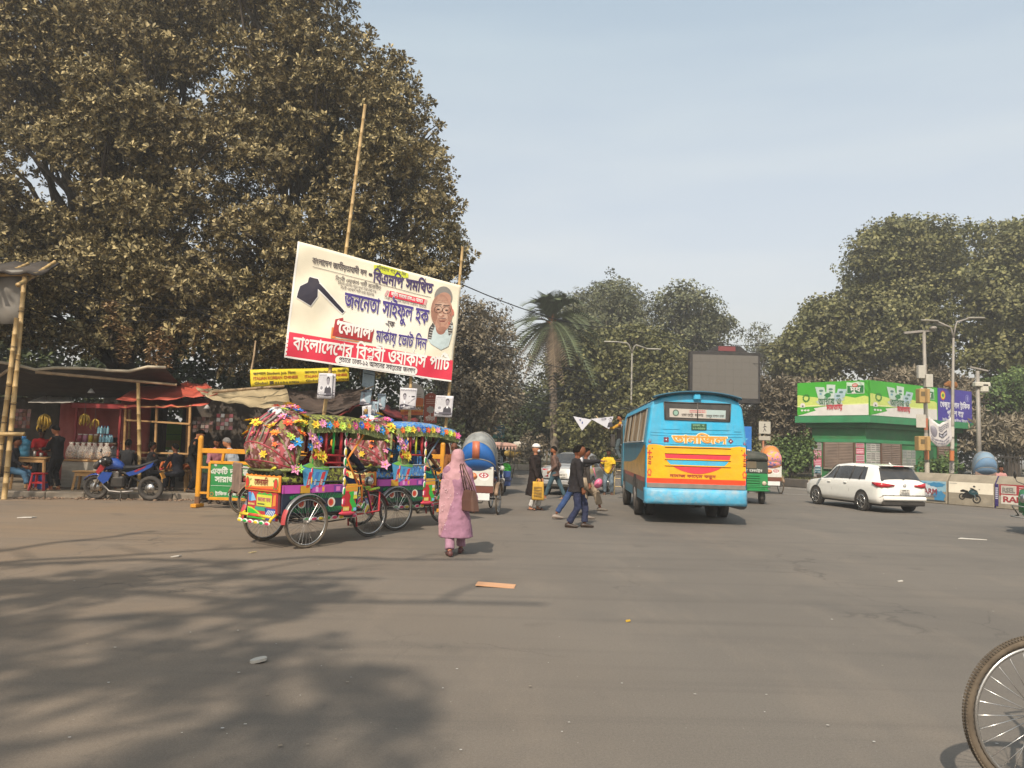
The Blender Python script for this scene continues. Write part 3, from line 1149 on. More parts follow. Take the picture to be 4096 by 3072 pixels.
# --- the date palm
pb=G(552,470)
pb=V((2.9,50.0,.2))
pt_=thing('date_palm','tall date palm with drooping dead fronds under its green head','palm',pb)
hd=P(551,322,50)-pb
mb=MB()
PB=mat('palm_bark',(.13,.105,.08),rough=1,var=.35,scale=5,bump=1,bscale=10)
pts=[V((hd.x*s**1.2,0,hd.z*s)) for s in [i/40 for i in range(41)]]
mb.tube(pts,[.27+(.05 if i%2 else-.02)-.05*i/40+(.12*(i/40)**6) for i in range(41)],PB,seg=10)
mb.build('trunk',pt_)
FG=mat('palm_frond',(.085,.105,.05),rough=.7,var=.25,scale=2,island=.3)
FD=mat('palm_frond_dead',(.20,.155,.105),rough=.9,var=.25,scale=2,island=.3)
rp=random.Random(4)
for k in range(78):
 dead=k >= 62
 az=rp.uniform(0,2*math.pi)
 el=R(rp.uniform(-38,82)) if not dead else R(rp.uniform(-75,-30))
 L_=rp.uniform(3.4,4.5) if not dead else rp.uniform(2.4,3.4)
 d=V((math.cos(az)*math.cos(el),math.sin(az)*math.cos(el),math.sin(el)))
 mb=MB()
 st=[]
 for i in range(9):
  s=i/8
  p=d*L_*s+V((0,0,-1))*(1.25 if not dead else .9)*s*s*L_*.5
  st.append(p)
 m_=FD if dead else FG
 mb.tube(st,[.045*(1-i/9)+.008 for i in range(9)],m_,seg=3)
 nl=26
 for i in range(4,nl):
  s=i/nl
  j=s*8
  a=st[int(j)].lerp(st[min(int(j)+1,8)],j-int(j))
  t=(st[min(int(j)+1,8)]-st[max(int(j)-0,0)])
  t=t.normalized() if t.length>0 else d
  sdv=t.cross(V((0,0,1)))
  sdv=sdv.normalized() if sdv.length>.01 else V((1,0,0))
  upv=sdv.cross(t)
  ll=.8*math.sin(math.pi*(.15+.8*s))+.12
  for sg in (-1,1):
   e=a+(sdv*sg*.8+t*.55+upv*(.25 if not dead else-.4)).normalized()*ll
   w=t*.05
   mb.add([a-w,a+w,e],[(0,1,2)],m_)
 o=mb.build('frond',pt_)
 o.location=hd
mb=MB()
for i in range(26):
 az=rp.uniform(0,6.3)
 mb.tube([hd+V((0,0,rp.uniform(-.5,.3))),hd+V((math.cos(az)*.35,math.sin(az)*.35,rp.uniform(-.3,.5)))],.06,mat('palm_fibre',(.25,.12,.05),rough=1),seg=4)
mb.build('crownshaft',pt_)
# --- bushes and saplings at the far edge
def bush(u,v,Y,w,h,lm,label,seed,tmpl=SPL,sz=.35,cat='bush',group='bushes along the park edge'):
 b=P(u,v,Y)
 r=random.Random(seed)
 bl=[((b.x+r.uniform(-w,w)*.5,Y+r.uniform(-.4,.4),.2+h*r.uniform(.35,.75)),(w*.34,w*.34,h*.33)) for _ in range(5)]
 return tree('bush',label,(b.x,Y,.2),.04,h*.3,bl,14,sz,tmpl,lm,seed,BARK,group=group,cat=cat,twigs=1,inner=.2)
bush(578,460,50.5,2.6,3.0,LM_OLIVE,'olive bush at the foot of the tall palm',301)
bush(530,462,52.6,1.6,2.3,LM_DUST,'dusty ragged bush behind the man in the white cap',302)
bush(607,462,50,1.2,1.3,LM_FRESH,'small yellow-green bush beyond the man in the yellow shirt',303,sz=.28)
bush(640,458,49,1.5,2.2,LM_DUST,'tall dusty bush just left of the bus front',304)
bush(790,478,38.5,1.7,2.2,LM_FRESH,'light green bush on the verge left of the police box',305)
bush(762,470,42,1.5,2.0,LM_OLIVE,'olive bush behind the crossing sign',306)
bush(775,475,37.6,1.0,.7,LM_FRESH,'low leafy bush by the kerb blocks',307,sz=.26)
bush(940,462,35.2,1.2,1.6,LM_FRESH,'yellowish green bush in front of the police box door',308,sz=.3)
bush(700,460,48,2.2,2.6,LM_OLIVE,'olive bush behind the bus',309)
# --- bare leafless saplings
for k,(u0,Y,h,sd) in enumerate(((598,53,5.6,1),(590,54,4.6,2),(655,50,4.6,3))):
 b=P(u0,470,Y)
 t=thing('bare_sapling',['thin bare sapling with forked pale branches below the pennant','thinner bare sapling leaning beside the palm bush','bare sapling between the pennant holder and the bus'][k],
    'tree',(b.x,Y,.2),0,'bare saplings in the park')
 mb=MB()
 r=random.Random(sd)
 tp=V((r.uniform(-.6,.6),0,h*.45))
 limb(mb,(0,0,0),tp,.08,.05,BARKG,r)
 mb.build('trunk',t)
 mb=MB()
 for i in range(9):
  e=tp+V((r.uniform(-1.6,1.6),r.uniform(-.8,.8),r.uniform(.6,1)*h*.55))
  pp=limb(mb,tp,e,.035,.012,BARKG,r,seg=4)
  for j in range(2):
   limb(mb,pp[3],e+V((r.uniform(-.8,.8),0,r.uniform(-.2,.6))),.018,.008,BARKG,r,n=2,seg=3)
 mb.build('branches',t)
# --- an unseen tree added past the left edge to throw shade on the stalls
r_=random.Random(78)
bl=[]
for i in range(13):
 q=V((r_.uniform(-13.6,-6.6),r_.uniform(19.9,23.4),r_.uniform(.4,2.2)))
 z=r_.uniform(9.9,11.6)
 bl.append((q+sdir*((z-q.z)/sdir.z),(r_.uniform(.45,.8),)*3))
tree('roadside_tree','unseen tree added beyond the left picture edge to shade the tea stalls',(-17.5,9.5,0),.3,7.5,bl,5,.3,TUF,LM_BIG,79,inner=.2,twigs=1)
bpy.data.objects['roadside_tree'].name='added_shade_tree'
# --- the roadside tree behind the viewer whose boughs throw the shadows across the asphalt
r_=random.Random(77)
bl=[]
for i in range(66):
 # shadow targets on the road, lifted back along the sun's rays
 gy=r_.uniform(2.4,9.6)
 gx=r_.uniform(-.72*gy-.6,-.14*gy-.35*max(0,gy-6))
 z=r_.uniform(10,12.5)
 q=V((gx,gy,0))+sdir*(z/sdir.z)
 bl.append((q,(r_.uniform(.2,.5),)*3))
tree('roadside_tree','leafy roadside tree standing behind the viewer and shading the asphalt',(-9.5,-8.5,0),.35,7.2,bl,6,.26,TUF,LM_BIG,78,inner=.2,twigs=2)
t=bpy.data.objects['roadside_tree']
mb=MB()
for (g0,g1) in (((-9,8.2),(-.2,11.0)),((-8,7.4),(-1.5,9.2)),((-7.4,8.4),(-6.0,13.2)),((-9,6.2),(.4,8.0)),((-8,7.6),(-3.5,11.6)),((-7,5.2),(-1.8,7.2)),((-6,4.6),(-1.6,5.4)),((-6.5,6.0),(-2.2,9.6))):
 za,zb=10.5,12
 a=V((*g0,0))+sdir*(za/sdir.z)-V(t.location)
 b=V((*g1,0))+sdir*(zb/sdir.z)-V(t.location)
 pp=limb(mb,a,b,.12,.05,BARK,r_,n=7,wob=.08)
 for j in range(3,7):
  limb(mb,pp[j],pp[j]+V((r_.uniform(-1.2,1.6),r_.uniform(-.6,1.4),.4)),.05,.02,BARK,r_,n=3,seg=4)
mb.build('boughs',t)
# --- winter haze over the whole place
mb=MB()
mb.box((0,210,15),(640,600,32),mat('haze_skin',(1,1,1)))
hz_=mb.build('haze',kind='stuff')
hm_=bpy.data.materials.new('haze_air')
hm_.use_nodes=True
for n_ in list(hm_.node_tree.nodes):
 if n_.type=='BSDF_PRINCIPLED':
  hm_.node_tree.nodes.remove(n_)
pv_=hm_.node_tree.nodes.new('ShaderNodeVolumePrincipled')
pv_.inputs['Color'].default_value=(.95,.93,.89,1)
pv_.inputs['Density'].default_value=.0021
pv_.inputs['Anisotropy'].default_value=.25
hm_.node_tree.links.new(pv_.outputs[0],hm_.node_tree.nodes['Material Output'].inputs['Volume'])
hz_.data.materials[0]=hm_
# ================================================================== PEOPLE
SKIN=lambda h:mat('skin_'+h,C(h),rough=.6,var=.08,scale=20,spec=.3,bump=.1,bscale=60)
HAIR=mat('hair_black',(.008,.007,.006),rough=1,spec=.02,var=.3,scale=30,bump=.6,bscale=80,stretch=(1,1,.2))
HAIRG=mat('hair_grey',(.16,.15,.14),rough=1,spec=.05,var=.4,scale=40,bump=.6,bscale=80)
EYEM=mat('eye_dark',(.02,.015,.012),rough=.2,var=0)
DTEX=bpy.data.textures.new('folds','CLOUDS')
DTEX.noise_scale=.11
DTEX.noise_depth=2
def ik(a,b,l1,l2,pole):
 a,b,pole=V(a),V(b),V(pole)
 d=b-a
 L=min(d.length,(l1+l2)*.999)
 if d.length<1e-6:
  d=V((0,0,-1))
 d.normalize()
 b2=a+d*L
 x=(l1*l1-l2*l2+L*L)/(2*L)
 h=math.sqrt(max(0,l1*l1-x*x))
 p=pole-d*pole.dot(d)
 p=p.normalized() if p.length>1e-5 else V((1,0,0))
 return a+d*x+p*h,b2
def cap(mb,a,b,r0,r1,m,seg=10):
 """closed tapered capsule"""
 a,b=V(a),V(b)
 d=b-a
 L=d.length
 d=d/L if L>1e-6 else V((0,0,1))
 pts,rs=[],[]
 for s in (-.98,-.8,-.45):
  pts.append(a+d*r0*s)
  rs.append(r0*math.sqrt(1-s*s))
 pts.append(a)
 rs.append(r0)
 pts.append(b)
 rs.append(r1)
 for s in (.45,.8,.98):
  pts.append(b+d*r1*s)
  rs.append(r1*math.sqrt(1-s*s))
 mb.tube(pts,rs,m,seg=seg)
def ringloft(mb,levels,m,seg=16,pleat=0,npl=9):
 """levels: (centre, half depth x, half width y [, forward dir]) closed stack of ellipses"""
 secs=[]
 for i,lv in enumerate(levels):
  c,rx,ry=V(lv[0]),lv[1],lv[2]
  s=[]
  for k in range(seg):
   an=2*math.pi*k/seg
   q=1+(pleat*(i/len(levels))*math.sin(an*npl+i*.25) if pleat else 0)
   s.append(c+V((rx*math.cos(an)*q,ry*math.sin(an)*q,0)))
  secs.append(s)
 mb.loft(secs,m)
def remesh(o,vox,disp=0,smooth=2):
 md=o.modifiers.new('fuse','REMESH')
 md.mode='VOXEL'
 md.voxel_size=vox
 md.use_smooth_shade=True
 if disp:
  d=o.modifiers.new('folds','DISPLACE')
  d.texture=DTEX
  d.strength=disp
  d.mid_level=.5
  d.texture_coords='GLOBAL'
 if smooth:
  s=o.modifiers.new('soft','SMOOTH')
  s.iterations=smooth
  s.factor=.5
 return o
def person(label,loc,rz,H=1.63,skin='#8a5a3c',hip=None,lean=0,foot=None,hand=None,look=(0,0),pole=None,top=None,low=None,
   hair='short',beard=None,shoes='#2a211c',vox=.014,group=None,cat='person',sandals=False,extra=None,knee=None,curl=.5):
 """local frame: +x is where the person faces, +y to the left. hip: hip height; foot/hand: {'L':(x,y,z),'R':...}
 top: dict(kind, col, sleeve, hem) ; low: dict(kind, col, leg)"""
 t=thing('person',label,cat,loc,rz,group)
 sk=SKIN(skin)
 s_=H/1.7
 hipz=hip if hip is not None else .515*H
 sp=V((math.sin(R(lean)),0,math.cos(R(lean))))
 Pv=V((0,0,hipz))
 chest=Pv+sp*.20*H
 shc=Pv+sp*.295*H
 neck=Pv+sp*.325*H
 hl=V((math.sin(R(lean*.6+look[1])) ,0,math.cos(R(lean*.6+look[1]))))
 head=neck+hl*.105*H+V((.012,0,0))
 Rh=M.Rotation(R(look[0]),3,'Z') @ M.Rotation(R(lean*.5+look[1]),3,'Y')
 sh={'L':shc+V((0,.108*H,-.008*H)),'R':shc+V((0,-.108*H,-.008*H))}
 hp={'L':Pv+V((0,.052*H,-.015*H)),'R':Pv+V((0,-.052*H,-.015*H))}
 foot=foot or {'L':(.05,.09,0),'R':(0,-.09,0)}
 hand=hand or {'L':(.05,.19*H,hipz-.05*H),'R':(.05,-.19*H,hipz-.05*H)}
 pole=pole or {}
 J={}
 for sd,sg in (('L',1),('R',-1)):
  el,wr=ik(sh[sd],hand[sd],.175*H,.155*H,pole.get(sd,(-1,sg*.35,-.3)))
  f=V(foot[sd])
  an=f+V((-.02,0,.052*H))
  kn,an=ik(hp[sd],an,.245*H,.232*H,(knee or {}).get(sd,(1,sg*.12,.1)))
  J[sd]=(el,wr,kn,an,f)
 # ---- body: one fused surface
 mb=MB()
 ringloft(mb,[(Pv+V((0,0,-.06*H)),.05*s_,.08*s_),(Pv,.095*s_,.145*s_),(Pv+sp*.10*H,.085*s_,.125*s_),(chest,.10*s_,.145*s_),
     (shc+sp*-.02*H,.085*s_,.155*s_),(neck,.05*s_,.06*s_)],sk,14)
 cap(mb,neck-sp*.03,head-hl*.04*H,.052*s_,.05*s_,sk)
 Hh=.072*H
 mb.ell(head,(Hh*.86,Hh*.70,Hh),sk,16,12,rot=Rh)
 mb.ell(head+Rh @ V((.016,0,-.038))*s_,(Hh*.62,Hh*.52,Hh*.62),sk,12,8,rot=Rh)          # jaw
 cap(mb,head+Rh @ V((.088,0,.005))*s_,head+Rh @ V((.112,0,-.03))*s_,.009*s_,.016*s_,sk,6)  # nose
 for sg in (1,-1):
  mb.ell(head+Rh @ V((-.005,sg*.083,-.008))*s_,(.018*s_,.010*s_,.030*s_),sk,8,6,rot=Rh)
 for sd,sg in (('L',1),('R',-1)):
  el,wr,kn,an,f=J[sd]
  cap(mb,sh[sd],el,.050*s_,.036*s_,sk)
  cap(mb,el,wr,.038*s_,.024*s_,sk)
  # hand: palm, four unequal fingers and a thumb from the side of the palm
  d=(wr-el).normalized()
  out=V((0,sg,0))-d*d.dot(V((0,sg,0)))
  out=out.normalized() if out.length>.1 else V((0,0,1))
  if abs(d.z)<.5:
   wide=d.cross(V((0,0,1))).normalized()
  else:
   wide=V((1,0,0))-d*d.dot(V((1,0,0)))
   wide.normalize()
  nrm=d.cross(wide).normalized()
  if nrm.dot(out)>0:
   nrm=-nrm
  pc=wr+d*.045*s_
  for q in (-.022,-.008,.008,.022):
   cap(mb,wr+d*.005+wide*q*.6*s_,wr+d*.082*s_+wide*q*s_,.017*s_,.013*s_,sk,7)
  for q,ln in ((-.030,.058),(-.011,.070),(.010,.074),(.030,.066)):
   a0=wr+d*.085*s_+wide*q*s_
   a1=a0+(d*(1-curl*.35)+nrm*curl*.6).normalized()*ln*.5*s_
   a2=a1+(d*(1-curl)+nrm*curl*1.3).normalized()*ln*.5*s_
   rr=max(.0085,vox*.75)
   cap(mb,a0,a1,rr,rr*.95,sk,6)
   cap(mb,a1,a2,rr*.95,rr*.8,sk,6)
  a0=wr+d*.03*s_+wide*.03*s_
  a1=a0+(d*.7+wide*.7+nrm*.3).normalized()*.04*s_
  a2=a1+(d*.9+nrm*.6).normalized()*.032*s_
  rr=max(.010,vox*.8)
  cap(mb,a0,a1,rr*1.1,rr,sk,6)
  cap(mb,a1,a2,rr,rr*.85,sk,6)
  cap(mb,hp[sd],kn,.080*s_,.052*s_,sk)
  cap(mb,kn,an,.052*s_,.034*s_,sk)
  cap(mb,kn.lerp(an,.1)+V((-.012,0,0)),kn.lerp(an,.45)+V((-.015,0,0)),.046*s_,.044*s_,sk)
  fd=V((1,sg*.15,0)).normalized()
  cap(mb,f+V((-.03,0,.035)),f+fd*.13*s_+V((0,0,.018)),.034*s_,.024*s_,sk)
 remesh(mb.build('body',t),vox,0,2)
 # ---- eyes, brows, mouth
 for sg in (1,-1):
  e=MB()
  e.ell(head+Rh @ V((.089,sg*.031,.012))*s_,(.012,.014*s_,.008*s_),EYEM,8,6,rot=Rh)
  e.ell(head+Rh @ V((.096,sg*.033,.034))*s_,(.008,.022*s_,.006*s_),HAIR if hair != 'grey' else HAIRG,8,5,rot=Rh)
  e.build('eye',t)
 e=MB()
 e.ell(head+Rh @ V((.094,0,-.052))*s_,(.012,.024*s_,.006*s_),mat('lip',(.16,.06,.05),rough=.5),8,5,rot=Rh)
 e.build('mouth',t)
 # ---- hair
 hm=HAIRG if hair in ('grey','bald_grey') else HAIR
 if hair in ('short','grey','bald','long'):
  secs=[]
  for i in range(11):
   th=math.pi*.62*i/10
   s=[]
   for k in range(18):
    ph=2*math.pi*k/18
    x,y,z=math.sin(th)*math.cos(ph),math.sin(th)*math.sin(ph),math.cos(th)
    # the hairline: hair stops above the brow in front, runs low at the back
    lim=.50 if x>.35 else (.50-(.35-x)*.85)
    if hair=='bald':
     lim=.25-(.35-x)*.75 if x<.1 else .9
    g=1.09
    if z<lim:
     zz=lim
     q=math.sqrt(max(0,1-min(1,zz)**2))
     x,y,z=math.cos(ph)*q,math.sin(ph)*q,zz
     g=1.0 if i>9 else 1.05
    s.append(head+Rh @ V((x*Hh*.88*g-.004,y*Hh*.73*g,z*Hh*g+.002)))
   secs.append(s)
  e=MB()
  e.loft(secs,hm,caps=False)
  e.build('hair',t)
 if beard:
  e=MB()
  bm_=HAIRG if beard=='grey' else HAIR
  e.ell(head+Rh @ V((.040,0,-.075))*s_,(.062*s_,.055*s_,.05*s_),bm_,12,8,rot=Rh)
  if beard in ('grey','full'):
   e.ell(head+Rh @ V((.062,0,-.115))*s_,(.034*s_,.036*s_,.06*s_),bm_,10,8,rot=Rh)
  e.build('beard',t)
 # ---- trousers
 if low:
  lm=cloth(low['col'])
  mb=MB()
  kind=low.get('kind','trousers')
  cut={'trousers':.93,'shorts':0.0,'cropped':.75}[kind]
  wd_=low.get('w',1.0)
  ringloft(mb,[(Pv+V((0,0,-.075*H)),.085*s_,.125*s_),(Pv,.118*s_,.165*s_),(Pv+sp*.05*H,.112*s_,.152*s_),(Pv+sp*.075*H,.105*s_,.142*s_)],lm,16)
  for sd in 'LR':
   el,wr,kn,an,f=J[sd]
   cap(mb,hp[sd],kn,.100*s_*wd_,.072*s_*wd_,lm,12)
   if cut>0:
    e2=kn.lerp(an,cut)
    pts=[kn,kn.lerp(e2,.5),e2]
    mb.tube([kn-(e2-kn)*.1]+pts,[.05*s_,.073*s_*wd_,.068*s_*wd_,.066*s_*wd_*low.get('flare',1)],lm,seg=12)
   else:
    mb.tube([hp[sd].lerp(kn,.5),kn.lerp(an,.12)],[.1*s_,.095*s_],lm,seg=12)
  remesh(mb.build('trousers' if kind != 'shorts' else 'shorts',t),max(vox*.9,.012),.034,2)
 if low and low.get('shoes',True):
  for sd,sg in (('L',1),('R',-1)):
   f=J[sd][4]
   fd=V((1,sg*.15,0)).normalized()
   sm=pt(shoes,rough=.5)
   e=MB()
   rz_=M.Rotation(math.atan2(fd.y,fd.x),3,'Z')
   if sandals:
    e.box(f+fd*.045+V((0,0,.011)),(.27*s_,.095*s_,.02),sm,rot=rz_,bev=.008)
    e.tube([f+fd*.09+V((0,.045,.02)),f+fd*.10+V((0,0,.062)),f+fd*.09+V((0,-.045,.02))],.014,sm,seg=6)
   else:
    sec=[]
    for (x,w,z0,h) in ((-.10,.028,.012,.05),(-.085,.040,.004,.085),(-.03,.043,.004,.098),(.03,.045,.004,.082),(.10,.050,.004,.056),(.155,.040,.006,.042),(.175,.02,.012,.03)):
     sec.append([f+rz_ @ V((x*s_*1.02,w*s_*math.cos(2*math.pi*k/10),z0+h*.5*(1+math.sin(2*math.pi*k/10)))) for k in range(10)])
    e.loft(sec,sm)
   e.build('sandal' if sandals else 'shoe',t)
 # ---- shirt, coat, robe
 if top:
  tm=cloth(top['col'])
  mb=MB()
  hem=top.get('hem',.0)             # metres below the hip point, along -z
  g=top.get('g',1.0)
  lv=[]
  if hem>.02:
   n=5 if hem>.3 else 3
   for i in range(n,0,-1):
    z=hem*i/n
    fl=top.get('flare',.25)*z
    lv.append((Pv+V((top.get('sway',0)*z,0,-z)),(.128+fl)*s_*g,(.168+fl*.8)*s_*g))
  lv+=[(Pv,.124*s_*g,.168*s_*g),(Pv+sp*.09*H,.115*s_*g,.150*s_*g),(chest,.128*s_*g,.168*s_*g),
    (shc+sp*-.015*H,.105*s_*g,.180*s_*g),(shc+sp*.015*H,.075*s_,.13*s_),(neck+sp*.012*H,.056*s_,.062*s_)]
  ringloft(mb,lv,tm,22,pleat=top.get('pleat',0))
  sl_=top.get('sleeve',1.0)
  for sd in 'LR':
   el,wr,kn,an,f=J[sd]
   k2=top.get('sw',1.0)
   a0=sh[sd].lerp(shc,.12)
   if sl_ <= .5:
    cap(mb,a0,sh[sd].lerp(el,.35),.068*s_,.062*s_,tm,12)
    mb.tube([sh[sd].lerp(el,.2),sh[sd].lerp(el,.75)],[.066*s_*k2,.07*s_*k2],tm,seg=12)
   else:
    cap(mb,a0,el,.066*s_*k2,.053*s_*k2,tm,12)
    e2=el.lerp(wr,min(1,(sl_-.5)*2)*.96)
    mb.tube([el-(e2-el)*.08,el,e2],[.04*s_,.054*s_*k2,.046*s_*k2*top.get('cuff',1)],tm,seg=12)
  remesh(mb.build({'coat':'jacket','robe':'robe','kameez':'kameez'}.get(top.get('kind'),'shirt'),t),max(vox*.9,.012),.038,2)
 t['_J']=0
 del t['_J']
 if extra:
  extra(t,dict(H=H,s=s_,P=Pv,chest=chest,shc=shc,neck=neck,head=head,Rh=Rh,Hh=Hh,sh=sh,J=J,sp=sp))
 return t
def placed(u,v,z=0.0):
 g=G(u,v,z)
 return (g.x,g.y,z)
def world(t,p):
 return M.Translation(t.location) @ M.Rotation(t.rotation_euler.z,4,'Z') @ V(p)
# --- the woman in pink, walking away
def ex_woman(t,k):
 hd,s_,Hh=k['head'],k['s'],k['Hh']
 SC_=cloth('#bd9096',var=.16)
 mb=MB()
 # scarf over the head and shoulders: a hood, a collar of folds and a broad fall down the left side of the back
 secs=[]
 for (z,rx,ry,cx) in ((.118,.012,.012,-.01),(.11,.055,.05,-.01),(.085,.088,.078,-.01),(.04,.108,.094,-.012),(-.02,.112,.098,-.016),(-.07,.105,.10,-.02),
       (-.12,.115,.135,-.03),(-.18,.15,.20,-.03),(-.26,.165,.225,-.035),(-.36,.165,.22,-.04),(-.42,.14,.19,-.045)):
  secs.append([hd+V((cx+rx*math.cos(2*math.pi*q/24)*(.93 if math.cos(2*math.pi*q/24)>0 else 1),
        ry*math.sin(2*math.pi*q/24)*(1+.03*math.sin(q*2.2+z*30)),z+(.06*math.cos(2*math.pi*q/24) if z<-.1 else 0)+(.05*math.sin(2*math.pi*q/24) if z<-.2 else 0))) for q in range(24)])
 mb.loft(secs,SC_)
 o=remesh(mb.build('headscarf',t),.011,.02,2)
 mb=MB()
 for i in range(7):
  a=-.13+.02*i
  mb.tube([hd+V((-.155+.012*math.cos(i*2),.02+.032*i,-.33)),hd+V((-.20,.03+.034*i,-.60)),hd+V((-.225,.04+.033*i,-.90-.02*(i%3))),hd+V((-.215+.02*(i%2),.06+.028*i,-1.14+.03*(i%3)))],
    [.030,.028,.030,.026],SC_,seg=8)
 for i in range(3):
  mb.tube([hd+V((-.15,-.02-.03*i,-.36)),hd+V((-.19,-.01-.03*i,-.7)),hd+V((-.20,-.015-.025*i,-.93+.04*i))],[.022,.024,.02],SC_,seg=8)
 remesh(mb.build('scarf_fall',t),.011,.018,2)
 mb=MB()
 dm=mat('sequin',(.75,.6,.6),rough=.3,var=0)
 r=random.Random(3)
 for i in range(34):
  y=r.uniform(0.0,.25)
  z=r.uniform(-1.08,-.42)
  mb.ell(hd+V((-.198-.065*min(1,(-.33-z)/.4) ,y,z)),(.008,.005,.005),dm,6,4)
 mb.build('sequins',t,kind='stuff')
wl=placed(455,554.5)
woman=person('woman in a pink headscarf and kameez walking away with a brown shoulder bag',wl,97,H=1.51,skin='#b07a5c',lean=7,look=(-6,12),
    foot={'L':(-.20,.09,.0),'R':(.16,-.09,.0)},hand={'L':(.22,.12,.80),'R':(.08,-.27,.72)},
    pole={'R':(-.8,-1,0),'L':(-.6,.25,-.9)},top=dict(kind='kameez',col='#a0748a',sleeve=.95,hem=.52,flare=.22,g=1.12,sw=1.25,pleat=.05,cuff=1.25),
    low=dict(col='#a87e92',w=1.12,flare=1.0),hair=None,shoes='#5b2f30',vox=.011,extra=ex_woman)
# her bag
bt=thing('shoulder_bag','brown leather shoulder bag hanging at the right side of the woman in pink','handbag',world(woman,(-.20,-.17,.80)),97+28)
BG=mat('bag_leather',(.085,.042,.027),rough=.45,var=.15,scale=6,bump=.15)
mb=MB()
secs=[]
for (z,hx,hy) in ((-.15,.19,.055),(-.14,.2,.065),(0,.165,.055),(.13,.13,.035),(.15,.125,.02)):
 secs.append([V((hx*sx,hy*sy,z)) for sx,sy in ((-1,-.7),(-.8,-1),(.8,-1),(1,-.7),(1,.7),(.8,1),(-.8,1),(-1,.7))])
mb.loft(secs,BG,smooth=False)
mb.build('bag_body',bt)
for dy in (-.02,.02):
 mb=MB()
 mb.tube([(-.11,dy,.13),(-.04,dy+.06,.34),(.02,.13+dy,.53),(.06,.12+dy,.50),(.10,.05+dy,.30),(.11,dy,.13)],.009,BG,seg=6)
 mb.build('strap',bt)
mb=MB()
mb.tube(circ(0,0,.055,16) and [(.19+.055*math.cos(a),-.05,.02+.055*math.sin(a)) for a in [k*math.pi/8 for k in range(16)]],.008,pt('#b08a5c',rough=.3),seg=6,closed=True)
mb.build('ring',bt)
# --- the man in the dark suit, in profile, facing right
def ex_suit(t,k):
 c,sh,s_=k['chest'],k['shc'],k['s']
 mb=MB()
 for sg in (1,-1):
  mb.poly([(0,0),(.03,.0),(.075,-.16),(.05,-.33),(.0,-.36),(.02,-.2)],lambda x,y,l:sh+V((.108+.012*math.sin(-y*8)+l,sg*(x+.012),y+.03)),cloth('#2c2a2d'),.008)
 mb.build('lapel',t)
 mb=MB()
 mb.ell(sh+V((.058,0,.03)),(.055,.05,.075),cloth('#d8d8dc'),10,8)
 mb.build('shirt_collar',t)
sl_=placed(575.5,527.5)
person('lean man in a dark suit jacket and navy trousers walking to the right',sl_,-4,H=1.63,skin='#6b4028',lean=2,look=(0,14),
  foot={'L':(.20,.06,0),'R':(-.12,-.07,0)},hand={'L':(.10,.22,.72),'R':(.13,-.23,.74)},
  top=dict(kind='coat',col='#262428',hem=.12,flare=.3,g=1.1,sleeve=.95,sw=1.15),low=dict(col='#2b3350',w=1.02,flare=1.15),hair='bald',
  shoes='#33261f',vox=.012,extra=ex_suit,curl=.9)
# --- the man behind him pointing to the right
pl_=placed(573,519.5)
pointer=person('man in a black jacket and blue jeans pointing with outstretched arm behind the suited man',pl_,10,H=1.62,skin='#80503a',lean=6,
     foot={'L':(.36,.08,.0),'R':(-.40,-.06,.02)},hand={'L':(.55,.12,1.30),'R':(.66,-.16,1.32)},pole={'R':(0,-.4,-1),'L':(0,.4,-1)},
     top=dict(col='#26262a',sleeve=.98,hem=.05),low=dict(col='#2e4a78'),shoes='#8d8177',vox=.014,curl=.15)
# --- the third walker, mostly hidden, beige trousers
person('walker in loose beige trousers hidden behind the suited man, swinging one foot',placed(583,515),12,H=1.58,skin='#80503a',lean=4,
  foot={'L':(-.1,.08,0),'R':(.42,-.08,.10)},top=dict(col='#3b3634',sleeve=1,hem=.1),low=dict(col='#a79680',w=1.35,kind='cropped'),shoes='#6f675e',vox=.016)
bb=thing('pink_bag','round pink bag hanging behind the elbow of the suited man','bag',(G(584,515).x+.28,G(584,515).y-.42,.78),0)
mb=MB()
mb.ell((0,0,0),(.09,.07,.125),pt('#d8688e',rough=.35),14,10,rot=M.Rotation(R(30),3,'Y'))
mb.build('bag_body',bb)
mb=MB()
mb.tube([(-.06,0,.14),(-.1,0,.28),(-.12,0,.36)],.012,pt('#d8688e',rough=.35),seg=6)
mb.build('handle',bb)
# --- the man in the white cap
def ex_cap(t,k):
 hd,Rh,Hh=k['head'],k['Rh'],k['Hh']
 e=MB()
 secs=[]
 for (z,g) in ((.30,1.10),(.55,1.10),(.8,1.02),(1.0,.8),(1.12,.45),(1.16,.05)):
  q=math.sqrt(max(0.02,1-min(.98,z)**2)) if z<.9 else None
  rr={.30:1.04,.55:1.02,.8:.88,1.0:.66,1.12:.38,1.16:.03}[z]
  secs.append([hd+Rh @ V((Hh*.92*rr*math.cos(2*math.pi*i/20),Hh*.78*rr*math.sin(2*math.pi*i/20),Hh*z)) for i in range(20)])
 e.loft(secs,cloth('#e6e4e0'))
 e.build('prayer_cap',t)
 e=MB()
 e.ell(hd+Rh @ V((.062,0,-.042)),(.052,.058,.046),cloth('#dfe6ea'),12,8,rot=Rh)
 e.build('face_mask',t)
cl_=placed(534,510)
capman=person('man in a white prayer cap, face mask and long black coat holding a yellow bag',cl_,-32,H=1.64,skin='#a06e52',lean=0,look=(14,2),
    foot={'L':(.07,.08,0),'R':(-.05,-.08,0)},hand={'L':(.08,.2,.80),'R':(.22,-.19,.76)},
    top=dict(kind='robe',col='#231b1c',hem=.47,flare=.16,g=1.18,sleeve=1,sw=1.18),low=dict(col='#dcdad6',w=1.05),hair=None,shoes='#2b1a18',vox=.013,extra=ex_cap,sandals=True,curl=.9)
b=thing('yellow_bag','yellow cloth shopping bag with faded print held by the man in the white cap','bag',world(capman,(.22,-.20,.50)),-8)
